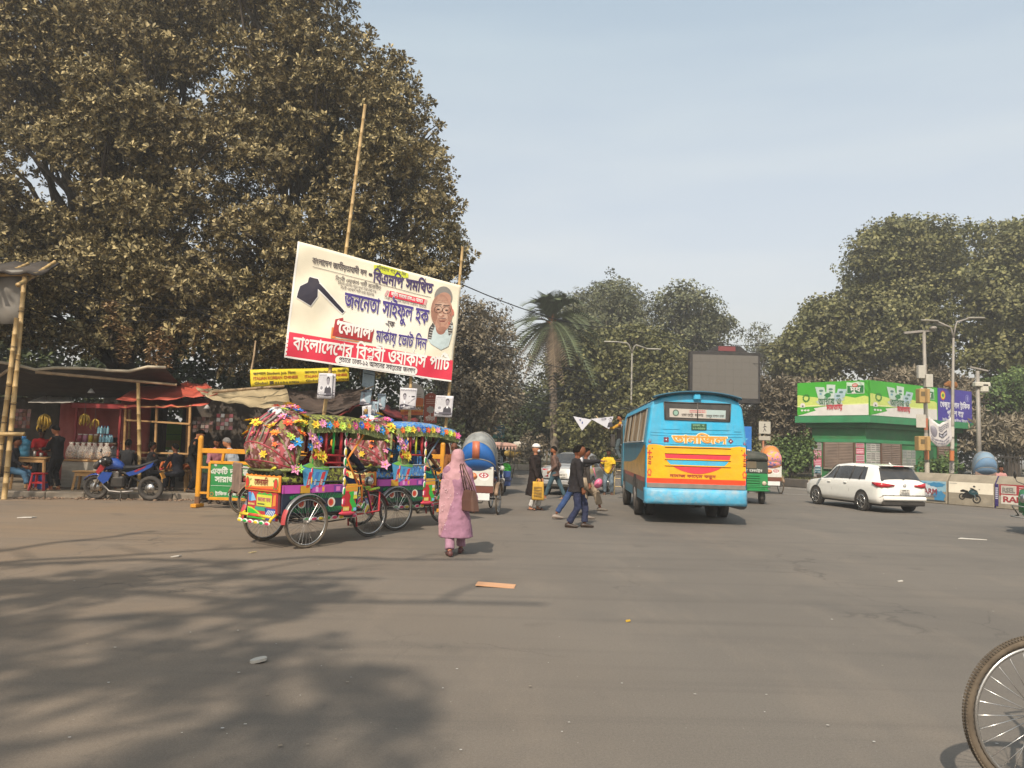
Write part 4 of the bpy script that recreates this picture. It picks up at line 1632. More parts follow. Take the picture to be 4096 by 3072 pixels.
YB=cloth('#d9a93c',var=.22)
mb=MB()
secs=[]
for i in range(9):
 z=-.23+.46*i/8
 w=.145-.02*(i/8)
 d_=.035+.02*math.sin(math.pi*(1-i/8))
 secs.append([V((w*math.cos(2*math.pi*k/16)*(1.1 if abs(math.cos(2*math.pi*k/16))>.6 else 1.25),d_*math.sin(2*math.pi*k/16)*(1+.3*math.sin(k*1.7+i)),z)) for k in range(16)])
mb.loft(secs,YB)
mb.build('bag_body',b)
mb=MB()
fn=plane_fn((-.1,-.068,-.15),(1,0,0),(0,0,1))
scribble(mb,fn,0,0,.2,.27,pt('#8a6a2a'),rows=4,lift=.002)
mb.build('print',b)
for sx in (-.06,.06):
 mb=MB()
 mb.tube([(sx,0,.22),(sx*.5,0,.3)],.008,YB,seg=5)
 mb.build('handle',b)
# --- brown shirt walker (to the left), seen from behind-left
person('bearded man in a brown shirt and blue-green jeans walking left past the silver car',placed(554.5,499),165,H=1.6,skin='#8a5638',lean=3,look=(12,4),
  foot={'L':(.30,.07,0),'R':(-.30,-.07,0)},hand={'L':(.12,.20,.86),'R':(-.02,-.22,.80)},
  top=dict(col='#6f564d',sleeve=.9,hem=.12,flare=.2,g=1.06),low=dict(col='#3f5a66',w=1.02),beard='full',shoes='#a58a72',vox=.015,sandals=True)
# --- man in the yellow polo shirt
person('man in a bright yellow polo shirt and faded jeans facing the viewer',placed(608,494.5),-96,H=1.55,skin='#553222',lean=3,look=(4,6),
  foot={'L':(.0,.12,0),'R':(.08,-.12,0)},hand={'L':(.20,.05,.80),'R':(.18,-.16,.84)},pole={'L':(-.2,1,-.2),'R':(-.2,-1,-.2)},
  top=dict(col='#dfb60e',sleeve=.5,hem=.06,g=1.05,sw=1.25),low=dict(col='#6a7a86',w=1.05),shoes='#7d5a45',vox=.015,sandals=True)
# --- the man raised beside the bus with a stick, tying the pennant
def ex_stick(t,k):
 pass
lp=P(620,452,27.5)
up=person('bearded man in black vest and yellow sleeves raised beside the bus, holding a stick',(lp.x,27.5,1.18),168,H=1.62,skin='#8a5638',look=(18,4),
   foot={'L':(.0,.1,0),'R':(.02,-.1,0)},hand={'L':(.48,.06,1.16),'R':(-.12,-.26,.9)},pole={'L':(0,.4,-1)},
   top=dict(col='#c79426',sleeve=.98,hem=.05),low=dict(col='#4d5a5e'),beard='short',vox=.016,
   extra=lambda t,k:(lambda m_:(ringloft(m_,[(k['P']+V((0,0,-.1)),.142,.178),(k['P'],.142,.186),(k['P']+V((0,0,.15)),.13,.168),(k['chest'],.142,.182),(k['shc'],.115,.16),(k['neck'],.07,.08)],cloth('#17181c'),16),
              remesh(m_.build('vest',t),.015,.015,2)))(MB()))
sk_=thing('bamboo_stick','short split-bamboo stick raised by the man beside the bus','stick',world(up,(.50,.06,1.17)))
mb=MB()
mb.tube([(-.38,0,.42),(-.1,0,.10),(.12,0,-.12)],[.018,.02,.02],mat('bamboo_pale',(.42,.32,.17),rough=.6,var=.15,scale=4),seg=6)
mb.build('stick_shaft',sk_)
ld=thing('bamboo_ladder','short bamboo step ladder under the man with the stick','ladder',(lp.x,27.5,0),0)
for sx in (-.22,.22):
 for sy in (-.28,.28):
  mb=MB()
  mb.tube([(sx,sy,0),(sx*.8,sy*.15,1.15)],.025,mat('bamboo_pale'),seg=6)
  mb.build('leg',ld)
for z in (.28,.56,.84):
 mb=MB()
 mb.tube([(-.22,-.28*(1-z*.74),z),(.22,-.28*(1-z*.74),z)],.02,mat('bamboo_pale'),seg=6)
 mb.build('rung',ld)
mb=MB()
mb.box((0,0,1.165),(.46,.34,.03),mat('wood_board',(.20,.13,.07),rough=.8,var=.25,scale=4,stretch=(1,8,8)),bev=.006)
mb.build('step',ld)
# ================================================================== WHEELS AND RICKSHAWS
RUB=mat('tyre_rubber',(.030,.028,.026),rough=.9,var=.2,scale=12,dirt=.55,dcol=(.12,.10,.08))
RUBW=mat('tyre_dusty',(.075,.058,.042),rough=.95,var=.25,scale=12,dirt=.5,dcol=(.2,.16,.11))
CHR=mat('chrome',(.55,.54,.52),rough=.25,metal=.9,var=.1,dirt=.3)
STEEL=mat('dull_steel',(.30,.28,.26),rough=.5,metal=.6,var=.2,dirt=.4)
BLK=mat('black_part',(.02,.02,.02),rough=.5,var=.2,dirt=.25)
def arc_pts(c,r,a0,a1,n,y=0):
 return [V((c[0]+r*math.cos(R(a0+(a1-a0)*i/n)),y,c[1]+r*math.sin(R(a0+(a1-a0)*i/n)))) for i in range(n+1)]
def bike_wheel(par,x,y,r=.38,tyre=RUB,spokes=30,near=False,rimm=CHR,name='wheel',rz=0):
 mb=MB()
 n=72 if near else 36
 if near:
  rs_=[.018+(.003 if i%2 else 0) for i in range(n*2)]
  mb.tube([(0+(r-.021)*math.cos(math.pi*i/n),0,(r-.021)*math.sin(math.pi*i/n)) for i in range(n*2)],rs_,tyre,seg=12,closed=True)
  for i in range(150):
   a=2*math.pi*i/150
   q=M.Rotation(-a,3,'Y')
   for sy in (-.012,.012):
    mb.box(q @ V((r-.001,sy,0)),(.007,.012,.011),tyre,rot=q)
 else:
  mb.tube([((r-.02)*math.cos(2*math.pi*i/n),0,(r-.02)*math.sin(2*math.pi*i/n)) for i in range(n)],.021,tyre,seg=8,closed=True)
 w=mb.build(name,par)
 w.location=(x,y,r)
 w.rotation_euler=(0,0,R(rz))
 mb=MB()
 mb.tube([((r-.052)*math.cos(2*math.pi*i/n),0,(r-.052)*math.sin(2*math.pi*i/n)) for i in range(n)],.014,rimm,seg=8,closed=True,flat=.8)
 mb.build('rim',w)
 mb=MB()
 mb.tube([(0,-.06,0),(0,-.045,0),(0,.045,0),(0,.06,0)],[.012,.03,.03,.012],STEEL,seg=10)
 mb.build('hub',w)
 mb=MB()
 for i in range(spokes):
  a=2*math.pi*i/spokes
  b=a+(.22 if i%2 else-.22)
  sy=.035 if (i // 2)%2 else-.035
  p0,p1=V((.03*math.cos(b),sy,.03*math.sin(b))),V(((r-.055)*math.cos(a),sy*.1,(r-.055)*math.sin(a)))
  if near:
   sp=MB()
   sp.tube([p0,p1],.0022,CHR,seg=5)
   sp.build('spoke',w)
  else:
   mb.tube([p0,p1],.0027,CHR,seg=3,caps=False)
 if not near:
  mb.build('spokes',w)
 return w
def mudguard(par,x,y,r,a0,a1,m,w=.05,m2=None,name='mudguard'):
 mb=MB()
 n=14
 rr=r+.035
 secs=[]
 for i in range(n+1):
  a=R(a0+(a1-a0)*i/n)
  c,s=math.cos(a),math.sin(a)
  secs.append([V((x+(rr-.016)*c,y-w,r+(rr-.016)*s)),V((x+rr*c,y-w*.6,r+rr*s)),V((x+(rr+.006)*c,y,r+(rr+.006)*s)),V((x+rr*c,y+w*.6,r+rr*s)),V((x+(rr-.016)*c,y+w,r+(rr-.016)*s)),
      V((x+(rr-.006)*c,y,r+(rr-.006)*s))])
 if m2:
  mb.loft(secs[:5],m2)
  mb.loft(secs[4:],m)
 else:
  mb.loft(secs,m)
 return mb.build(name,par)
FLM={}
def flower(par,loc,size,col,nrm,seed=0):
 key=(col,seed%3)
 if key not in FLM:
  mb=MB()
  m=pt(col,rough=.55,dirt=.05,var=.15,scale=20)
  r=random.Random(seed%3+5)
  k=(6,7,5)[seed%3]
  for j in range(2):
   for i in range(k):
    a=2*math.pi*(i+j*.5)/k
    e=V((math.cos(a),math.sin(a),.25+.35*j))
    s_=V((-math.sin(a),math.cos(a),0))
    L_=(1,.7)[j]
    mb.add([V((0,0,0)),e*.5*L_+s_*.26*L_,e*L_*1.0+V((0,0,-.1)),e*.5*L_-s_*.26*L_],[(0,1,2),(0,2,3)],m)
  mb.ell((0,0,.18),(.16,.16,.12),pt('#e9c52f' if col != '#f0d22a' else '#e07020',rough=.6),6,4)
  me=mb.build('tmpflower')
  FLM[key]=me.data
  bpy.data.objects.remove(me)
 o=put('flower',FLM[key],par)
 o.location=loc
 q=V(nrm).to_track_quat('Z','Y')
 o.rotation_euler=q.to_euler()
 o.scale=(size,)*3
 return o
FC=['#ff5a33','#f0d22a','#f29ac4','#2f9be0','#ff7a2a','#c8e85a','#f0d22a','#e65fa0','#3f7fe0']
def floral(key,base,spots,scale=9,thr=.55):
 """printed or embroidered fabric: coloured patches scattered on a ground colour"""
 if key in MATS:
  return MATS[key]
 m=bpy.data.materials.new(key)
 m.use_nodes=True
 N,L=m.node_tree.nodes,m.node_tree.links
 b=N['Principled BSDF']
 b.inputs['Roughness'].default_value=.85
 tc=N.new('ShaderNodeTexCoord')
 cur=None
 last=(*base,1)
 for i,c in enumerate(spots):
  n=N.new('ShaderNodeTexNoise')
  n.inputs['Scale'].default_value=scale*(1+.3*i)
  n.inputs['Detail'].default_value=2.5
  mp=N.new('ShaderNodeMapping')
  mp.inputs['Location'].default_value=(i*3.1,i*7.7,i*1.3)
  L.new(tc.outputs['Object'],mp.inputs[0])
  L.new(mp.outputs[0],n.inputs['Vector'])
  r=N.new('ShaderNodeMapRange')
  r.inputs[1].default_value=thr
  r.inputs[2].default_value=thr+.02
  L.new(n.outputs['Fac'],r.inputs[0])
  x=N.new('ShaderNodeMix')
  x.data_type='RGBA'
  L.new(r.outputs[0],x.inputs[0])
  if cur is None:
   x.inputs[6].default_value=last
  else:
   L.new(cur,x.inputs[6])
  x.inputs[7].default_value=(*c,1)
  cur=x.outputs[2]
 L.new(cur,b.inputs['Base Color'])
 MATS[key]=m
 return m
def beads(par,a,b,n,cols,h=.05,d=.02,white=True):
 """a row of painted lozenges with pale rims along a rail"""
 a,b=V(a),V(b)
 dv=(b-a)/n
 L_=dv.length
 dn=dv.normalized()
 for i in range(n):
  c=a+dv*(i+.5)
  mb=MB()
  side=V((0,0,1)) if abs(dn.z)<.7 else V((1,0,0))-dn*dn.x
  side.normalize()
  nr=dn.cross(side)
  rot=M((dn,side,nr)).transposed()
  if white:
   mb.ell(c,(L_*.5,h*1.0,d*.8),pt('#e9e6dc'),10,6,rot=rot)
  mb.ell(c,(L_*.44,h*.82,d),pt(cols[i%len(cols)],rough=.35),10,6,rot=rot)
  mb.build('bead',par)
def decor_rickshaw(loc,heading,label,roofm,seatm,blue=False,sd=1):
 """three-wheeled decorated rickshaw: hooded rear seat, roofed rear-facing bench and driver; x forward, rear axle at x=0"""
 t=thing('decorated_rickshaw',label,'rickshaw',loc,heading,'decorated rickshaws with flower-trimmed roofs')
 r=random.Random(sd)
 GRN,PNK,YEL,RED,ORG='#12a646','#e0336a','#e8c619','#c8202c','#f08a12'
 W=.46
 for y in (-.55,.55):
  bike_wheel(t,0,y,.385,RUBW if not blue else RUB,32)
  mudguard(t,0,y,.385,38,172,pt('#8e8f90',rough=.35,metal=.5),.05,None)
  m2=MB()
  m2.loft([[V((c*rr_,y+yy,.385+s_*rr_)) for yy,rr_ in ((-.052,.408),(-.03,.428),(0,.434),(.03,.428),(.052,.408))] for c,s_ in [(math.cos(R(a)),math.sin(R(a))) for a in range(152,183,5)]],pt('#b8343a'),closed=False)
  m2.build('mudguard_tip',t)
 wf=bike_wheel(t,1.66,0,.38,RUB,32,rz=0)
 mb=MB()
 mb.tube([(0,-.52,.385),(0,.52,.385)],.022,BLK)
 mb.ell((0,0,.385),(.09,.13,.09),BLK)
 mb.build('rear_axle',t)
 # chassis and deck
 mb=MB()
 ch=pt('#1f2326')
 for y in (-.38,.38):
  mb.beam((-.42,y,.47),(.98,y,.42),.04,.05,ch)
 mb.beam((.9,-.38,.42),(.9,.38,.42),.04,.05,ch)
 mb.beam((.9,-.2,.40),(1.38,0,.62),.035,.035,pt(RED))
 mb.beam((.9,.2,.40),(1.38,0,.62),.035,.035,pt(RED))
 mb.box((.28,0,.475),(1.3,.86,.025),pt('#3a3a38'))
 mb.build('chassis',t)
 for s_ in (-1,1):
  mb=MB()
  mb.tube([(-.3,s_*.3,.42),(-.1,s_*.34,.36),(.15,s_*.36,.36),(.4,s_*.38,.42)],.012,STEEL,seg=5)
  mb.build('leaf_spring',t)
 # --- rear boards
 fr=plane_fn((-.44,.44,.82),(0,-1,0),(0,0,1))     # x runs to the vehicle's right as seen from behind
 mb=MB()
 mb.box((-.42,0,.945),(.035,.92,.25),pt(ORG,rough=.35),bev=.01)
 b1=mb.build('rear_board',t)
 mb=MB()
 mb.poly(rect(.0,.03,.88,.22),fr,pt('#f2e08a'),.004)
 mb.poly([(.0,.03),(.88,.03),(.88,.10),(.6,.085),(.3,.07),(.0,.075)],fr,pt('#f07818'),.006)
 mb.poly([(.0,.03),(.88,.03),(.88,.055),(.4,.045),(.0,.05)],fr,pt('#d83a1a'),.008)
 for cx in (.06,.82):
  mb.poly([(cx+.055*math.cos(R(a)),.125+.085*math.sin(R(a))) for a in range(0,360,20)],fr,pt('#1f9a3c'),.010)
  mb.poly([(cx+.045*math.cos(R(a)),.125+.072*math.sin(R(a))) for a in range(0,360,20)],fr,pt('#d42a22'),.012)
 for (x,y) in ((.13,.17),(.14,.07),(.74,.17),(.75,.07)):
  mb.poly([(x,y),(x+.04,y+.02),(x+.02,y-.025)],fr,pt('#1f9a3c'),.010)
 text(mb,'সোনামনি',fr,.44,.095,.13,pt('#8c1a14'),align='c',bold=.025,lift=.012,w=.36)
 mb.build('painted_name',b1)
 mb=MB()
 mb.box((-.40,0,.61),(.03,.80,.42),pt('#b5252e'),bev=.01)
 b2=mb.build('rear_panel',t)
 fr=plane_fn((-.417,.38,.41),(0,-1,0),(0,0,1))
 mb=MB()
 mb.poly(rect(.0,.0,.76,.40),fr,pt('#c03038'),.003)
 mb.poly([(.02,.25),(.0,.38),(.06,.39),(.16,.26)],fr,pt('#2f7fc4'),.005)
 mb.poly([(.08,.25),(.10,.39),(.15,.36),(.22,.27)],fr,pt('#7fc0ea'),.006)
 mb.poly(rect(.24,.19,.64,.36),fr,pt('#cfd23a'),.007)
 text(mb,'জননেতা সাফা',fr,.44,.26,.09,pt('#c03a78'),align='c',lift=.009,w=.34,bold=.02)
 scribble(mb,fr,.27,.205,.46,.24,pt('#44503a'),1,.009,3)
 mb.poly([(.24,.36),(.3,.40),(.36,.375),(.44,.40),(.52,.375),(.6,.4),(.66,.36)],fr,pt('#3da63c'),.006)
 mb.poly(rect(.0,.185,.2,.235),fr,pt('#a8324a'),.005)
 for k in range(5):
  mb.poly(rect(.01+.037*k,.195,.035+.037*k,.225),fr,pt('#e6cf6a'),.007)
 mb.poly(rect(.2,.12,.5,.18),fr,pt('#2ba07a'),.005)
 mb.poly([(.5,.0),(.74,.0),(.74,.17),(.46,.17)],fr,pt('#2c4fa0'),.005)
 for k in range(5):
  mb.poly([(.44+.05*k,.02),(.46+.05*k,.02),(.58+.04*k,.14),(.56+.04*k,.145)],fr,pt('#cfe0f4'),.007)
 mb.poly([(.0,.0),(.0,.17),(.12,.16),(.26,.12),(.42,.05),(.5,.0)],fr,pt('#b9dc2c'),.008)
 mb.poly([(.02,.0),(.02,.15),(.14,.135),(.26,.095),(.38,.03),(.42,.0)],fr,pt('#1fc02e'),.010)
 mb.poly([(.66,.2),(.74,.22),(.74,.38),(.68,.36)],fr,pt('#e88a2a'),.006)
 mb.build('painted_pattern',b2)
 mb=MB()
 for y0 in (-.41,.41):
  mb.tube([(-.44,y0,.50),(-.52,y0,.44),(-.54,y0*.96,.38)],.022,pt(YEL,rough=.3))
 mb.tube([(-.52,-.41,.47),(-.53,-.15,.475)],.022,pt(YEL,rough=.3))
 mb.tube([(-.53,-.15,.475),(-.53,.15,.475)],.0225,pt('#e04a20',rough=.3))
 mb.tube([(-.53,.15,.475),(-.52,.41,.47)],.022,pt(YEL,rough=.3))
 mb.build('bumper',t)
 beads(t,(-.55,.44,.375),(-.55,-.44,.375),6,[YEL,GRN,PNK],.035,.022)
 # --- rear seat roll and strip
 mb=MB()
 for k in range(7):
  mb.ell((-.40,-.36+.12*k,1.105),(.06,.07,.06),mat('dark_green_velvet',(.03,.035,.018),rough=.9,var=.4,scale=30),10,8)
 mb.build('seat_roll',t)
 mb=MB()
 for y in (-.21,.21):
  mb.ell((-.46,y,1.185),(.015,.19,.035),pt('#e6da1e'),10,6)
 mb.ell((-.47,0,1.185),(.02,.05,.045),pt('#8a8a20'),10,6)
 mb.build('diamond_strip',t)
 mb=MB()
 mb.box((-.16,0,1.0),(.5,.86,.12),seatm,bev=.03)
 mb.box((-.33,0,1.2),(.1,.84,.4),seatm,bev=.03)
 mb.box((-.16,0,.72),(.5,.84,.44),pt('#57202a'),bev=.02)
 mb.build('rear_seat',t)
 # --- the hood: five hoops that fan up from the seat sides
 hood=floral('hood_fabric'+('_b' if blue else ''),(.15,.06,.045),[(.42,.09,.10),(.22,.20,.07),(.14,.04,.03),(.42,.24,.24)],8,.56)
 fringe=mat('green_fringe',(.24,.27,.10),rough=1,var=.5,scale=60,bump=1,bscale=80)
 pv=V((-.18,0,1.16))
 angs=[182,163,140,118,97,78]
 rad=[.30,.46,.62,.78,.88,.92]
 hoops=[]
 for a,q in zip(angs,rad):
  d=V((math.cos(R(a)),0,math.sin(R(a))))
  s_=[]
  for k in range(17):
   th=math.pi*k/16
   y=-W*math.cos(th)*(1.0)
   z=q*(math.sin(th)**.62)
   s_.append(pv+V((0,y,0))+d*z)
  hoops.append(s_)
 mb=MB()
 full=[]
 for i in range(len(hoops)-1):
  a,b=hoops[i],hoops[i+1]
  for f in (0,.5):
   full.append([p.lerp(q,f)*1+((pv+V((0,p.y*.0,0)))-p.lerp(q,f))*(.035 if f==.5 else 0) for p,q in zip(a,b)])
 full.append(hoops[-1])
 mb.loft(full,hood,closed=False)
 ho=mb.build('hood',t)
 sol=ho.modifiers.new('cloth','SOLIDIFY')
 sol.thickness=.012
 for i,hpn in enumerate(hoops):
  mb=MB()
  mb.tube(hpn,.028 if i in (0,5) else .014,fringe if i in (0,3,5) else pt('#a02a3a'),seg=7)
  mb.build('hoop',t)
 # ribbed bright strips over the crown of the hood
 mb=MB()
 for k in range(6):
  mb.tube([p+V((-.0,0,.022)) for p in [hoops[2][5+k],hoops[3][5+k],hoops[4][5+k]]],.016,pt(('#b5485a','#8a8a80')[k%2]),seg=5)
 mb.build('crown_strips',t)
 mb=MB()
 mb.ell(hoops[4][8]+V((.03,0,-.05)),(.10,.20,.12),pt('#dfe3e2',rough=.3),14,8)
 mb.build('crown_cap',t)
 # hood side skirts in blue and red stripes
 for sy in (-1,1):
  fs_=plane_fn((-.02,sy*(W+.015),.86),(1,0,0),(.12,0,1)) if sy<0 else plane_fn((.40,sy*(W+.015),.86),(-1,0,0),(-.1,0,1))
  mb=MB()
  mb.prism([(0,0),(.34,.04),(.40,.34),(.02,.40),(-.10,.36)],.008,lambda x,y,d:fs_(x,y,d),pt('#4aa6d8'))
  for k in range(3):
   mb.prism([(.02+.11*k,.03),(.075+.11*k,.04),(.10+.12*k,.27),(.04+.12*k,.26)],.012,lambda x,y,d:fs_(x,y,d),pt(('#d42f3a','#3c7fc8','#d42f3a')[k]))
   text(mb,'মায়া',plane_fn(fs_(.065+.115*k,.07),(fs_(.08,.25)-fs_(.06,.03)).normalized(),(fs_(0,0)-fs_(1,0)).normalized()),0,0,.05,pt('#e8e4da'),lift=.016 if sy<0 else-.016)
  mb.poly([(-.1,.36),(.02,.40),(.40,.34),(.38,.29),(.0,.33)],fs_,pt('#7ecf4a'),.012)
  mb.build('side_skirt',t)
  mb=MB()
  mb.ell((.20,sy*(W+.01),1.30),(.15,.03,.13),fringe,12,8)
  mb.build('fringe_pad',t)
 # small emblems on the rear of the hood
 for (k,j,c,s_) in ((1,5,'#e8c21c',.07),(2,3,'#f07030',.05),(2,11,'#b8405a',.06),(2,8,'#c85a6a',.07),(1,9,'#7a8a3a',.06)):
  flower(t,hoops[k][j].lerp(hoops[k+1][j],.35)+V((-.02,0,.02)),s_,c,hoops[k][j]-pv,k+j)
 # flowers along the hoops
 k=0
 for (hp_,js,sz,cols) in ((hoops[3],range(3,14),.095,['#ff8a2a','#f0d22a','#f0d22a']),(hoops[5],list(range(0,17))+[3,7,10,14],.105,FC),(hoops[4],range(1,16),.085,['#f29ac4','#c8e85a','#ff5a33','#2f9be0']),
        (hoops[1],(0,16),.08,['#ff4a33','#8fd65a'])):
  for j in js:
   p=hp_[j]+V((r.uniform(-.08,.05),r.uniform(-.02,.02),r.uniform(-.05,.06)))
   flower(t,p+(p-pv).normalized()*.03,sz*r.uniform(.8,1.15),cols[k%len(cols)],(p-pv)+V((-.2+r.uniform(-.3,.5),r.uniform(-.4,.4),.2)),k)
   k+=1
 for sy in (-1,1):
  for (x,z,c,s_) in ((.16,1.42,'#f0d22a',.12),(.25,1.36,'#f0d22a',.12),(.10,1.36,'#d83a4a',.07),(.02,1.5,'#2f9be0',.075),(.13,1.55,'#f29ac4',.13),(.04,1.66,'#f7b0cf',.12),(.20,1.62,'#3f7fe0',.07)):
   flower(t,(x,sy*(W+.05),z),s_,c,(.3,sy,.3),int(z*100))
 # --- roofed section
 x0,xm,x1=.10,.72,1.62
 roof=[]
 for i in range(13):
  s_=i/12
  x=x0-.05+(x1-x0+.05)*s_
  zt=1.96+.03*math.sin(math.pi*min(1,s_*1.3))-.12*max(0,s_-.6)**1.2*1.6
  hw=.50-.16*max(0,s_-.55)**1.3*2
  roof.append([V((x,hw*math.cos(a),zt-.10+.13*max(0,math.sin(a))**.7 if math.sin(a) >= 0 else zt-.12)) for a in [2*math.pi*k/20 for k in range(20)]])
 mb=MB()
 mb.loft(roof,roofm)
 mb.build('roof',t)
 # hanging fringe round the roof edge, made of strips
 mb=MB()
 for sy in (-1,1):
  for i in range(60):
   s_=i/59
   x=x0-.05+(x1-x0+.05)*s_
   zt=1.96+.03*math.sin(math.pi*min(1,s_*1.3))-.12*max(0,s_-.6)**1.2*1.6
   hw=.51-.16*max(0,s_-.55)**1.3*2
   mb.add([V((x-.02,sy*hw,zt-.09)),V((x+.02,sy*hw,zt-.09)),V((x+.018,sy*(hw+r.uniform(.005,.03)),zt-.24-r.uniform(0,.02))),V((x-.018,sy*(hw+r.uniform(.0,.03)),zt-.24-r.uniform(0,.02)))],[(0,1,2,3)],fringe)
 for i in range(26):
  y=-.5+i/25
  for (x,s2) in ((x0-.055,-1),(x1+.005,1)):
   if s2>0 and abs(y)>.33:
    continue
   zt=1.96 if s2<0 else 1.87
   mb.add([V((x,y-.02,zt-.09)),V((x,y+.02,zt-.09)),V((x+s2*.015,y+.018,zt-.24)),V((x+s2*.02,y-.018,zt-.24))],[(0,1,2,3)],fringe)
 mb.build('fringe',t,kind='stuff')
 k=0
 for sy in (-1,1):
  for i in range(13):
   s_=(i+.3)/12.6
   x=x0-.05+(x1-x0+.05)*s_
   zt=1.96-.12*max(0,s_-.6)**1.2*1.6
   hw=.535-.16*max(0,s_-.55)**1.3*2
   flower(t,(x,sy*hw,zt-.11+r.uniform(-.02,.02)),r.uniform(.062,.088),FC[(k+sd)%9],(r.uniform(-.3,.3),sy,.25),k)
   k+=1
 for i in range(5):
  flower(t,(x0-.075,-.38+.19*i,1.85),.07,FC[(i*2+sd)%9],(-1,0,.2),i)
 # posts with lozenges
 rail=pt('#22262a')
 for sy in (-1,1):
  for (x,zz) in ((x0,.86),(xm,.52)):
   mb=MB()
   mb.tube([(x,sy*W,zz),(x,sy*W,1.86)],.014,rail,seg=6)
   mb.build('post',t)
   beads(t,(x,sy*(W+.015),1.82),(x,sy*(W+.015),zz+.06),6 if x==x0 else 8,[GRN,PNK,YEL],.032 if x>x0 else .02,.02)
  # orange brace, elbow backwards
  mb=MB()
  oc=pt('#ee8c14' if not blue else '#56697a',rough=.35)
  mb.tube([(xm+.44,sy*W*.92,1.78),(xm+.05,sy*W,1.32),(xm+.30,sy*W,.90)],.018,oc,seg=6)
  mb.tube([(xm+.02,sy*W,.88),(xm+.36,sy*W,.90),(xm+.38,sy*W,.66)],.018,oc,seg=6)
  mb.build('brace',t)
  # upright bars and the two rails of the bench back
  for j in range(4):
   x=x0+.10+j*.145
   mb=MB()
   mb.tube([(x,sy*W,1.40),(x,sy*W,1.76)],.021 if j%2==0 else .027,pt(('#17a83e' if not blue else '#c8cf2c') if j%2==0 else '#b5202c',rough=.35),seg=7)
   mb.build('upright_bar',t)
  mb=MB()
  for z in (1.385,1.27) if not blue else (1.385,):
   mb.tube([(x0,sy*W,z),(xm,sy*W,z-.01)],.018,pt('#b81e2a',rough=.35),seg=7)
  mb.build('side_rail',t)
  # side boards, seen one under the other
  mb=MB()
  mb.box((.41,sy*W,1.085),(.60,.03,.21),seatm,bev=.008)
  mb.tube([(x0,sy*(W+.018),1.195),(xm,sy*(W+.018),1.195)],.011,pt('#b8bcc0'),seg=5)
  mb.tube([(x0,sy*(W+.018),.98),(xm,sy*(W+.018),.98)],.011,pt('#3a3d40'),seg=5)
  mb.build('bench_side',t)
  sb=plane_fn((.06,-W-.02,.0),(1,0,0),(0,0,1)) if sy<0 else plane_fn((.98,W+.02,.0),(-1,0,0),(0,0,1))
  xf=(lambda x:x) if sy<0 else (lambda x:.92-x)
  mb=MB()
  mb.box((.185,sy*W,.865),(1.15,.03,.13),pt('#b03a9a'),bev=.006)
  mb.box((.88,sy*W,.865),(.24,.03,.13),pt('#dba01c'),bev=.006)
  mb.box((.15,sy*W,.66),(1.08,.03,.32),pt('#16263f'),bev=.006)
  mb.box((.83,sy*W,.655),(.28,.05,.34),pt('#c8242c'),bev=.012)
  sbo=mb.build('side_board',t)
  mb=MB()
  def rc(a,b,c,d):
   return rect(xf(a),b,xf(c),d) if sy<0 else rect(xf(c),b,xf(a),d)
  mb.poly(rc(-.42,.81,-.16,.92),sb,pt('#c848b4'),.004)
  mb.poly(rc(-.15,.81,.02,.92),sb,pt('#d8a21c'),.004)
  mb.poly(rc(.06,.81,.30,.92),sb,pt('#c848b4'),.004)
  mb.poly(rc(.12,.825,.17,.90),sb,pt('#e8a8d8'),.006)
  mb.poly(rc(.24,.83,.28,.90),sb,pt('#f0a838'),.006)
  mb.poly(rc(.46,.81,.62,.92),sb,pt('#7a3a9c'),.004)
  mb.poly(rc(.50,.83,.58,.90),sb,pt('#e070c0'),.006)
  for j in range(40):       # green feather strokes
   a=math.pi*(j+.5)/40
   cx,cz=.14,.66
   for s2 in (1,-1):
    p0=(xf(cx-.46*math.cos(a)),cz+s2*.065+.0*math.sin(a))
    p1=(xf(cx-.50*math.cos(a)+.03),cz+s2*(.10+.055*math.sin(a)))
    w=.007
    q=[(p0[0]-w,p0[1]),(p0[0]+w,p0[1]),(p1[0]+w*.6,p1[1]),(p1[0]-w*.6,p1[1])]
    mb.poly(q,sb,pt(('#11a04c','#0b7a3c')[j%2]),.004+.0015*(j%2))
  for j in range(3):
   cx=xf(-.12+.27*j)
   mb.poly([(cx+.072*math.cos(R(a)),.66+.075*math.sin(R(a))) for a in range(0,360,18)],sb,pt('#e6e2d2'),.008)
   mb.poly([(cx+.05*math.cos(R(a))-.01,.66+.055*math.sin(R(a))) for a in range(0,360,18)],sb,pt('#e0582a'),.010)
   mb.poly([(cx+.025*math.cos(R(a))-.015,.665+.03*math.sin(R(a))) for a in range(0,360,30)],sb,pt('#c8242c'),.012)
  lf=.018
  g0=[(.64+.10,.81),(.64+.14,.74),(.64+.12,.66),(.64+.18,.56),(.64+.16,.50),(.64+.23,.50),(.64+.26,.60),(.64+.21,.68),(.64+.24,.76),(.64+.2,.82)]
  mb.poly([(xf(a),b) for a,b in g0],sb,pt('#2cb83c'),lf)
  mb.poly([(xf(.64+.19),.70),(xf(.64+.21),.80),(xf(.64+.26),.82),(xf(.64+.27),.70)],sb,pt('#ead83a'),lf+.002)
  for j in range(3):
   mb.poly(rc(.84+.022*j,.76,.855+.022*j,.81),sb,pt('#f0efe6'),lf+.004)
  mb.poly(rc(.64,.51,.76,.58),sb,pt('#eab020'),lf)
  mb.poly(rc(.84,.51,.90,.56),sb,pt('#7fc8e8'),lf+.003)
  for j in range(4):
   mb.poly(rc(.65+.026*j,.52,.667+.026*j,.565),sb,pt('#f6ef9a'),lf+.002)
  mb.build('painted_pattern',sbo)
  # pink sweep below and the bead rail
  mb=MB()
  mb.ell((.80,sy*(W+.02),.475),(.17,.02,.035),pt('#e8405a',rough=.35),14,8)
  mb.build('pink_fin',t)
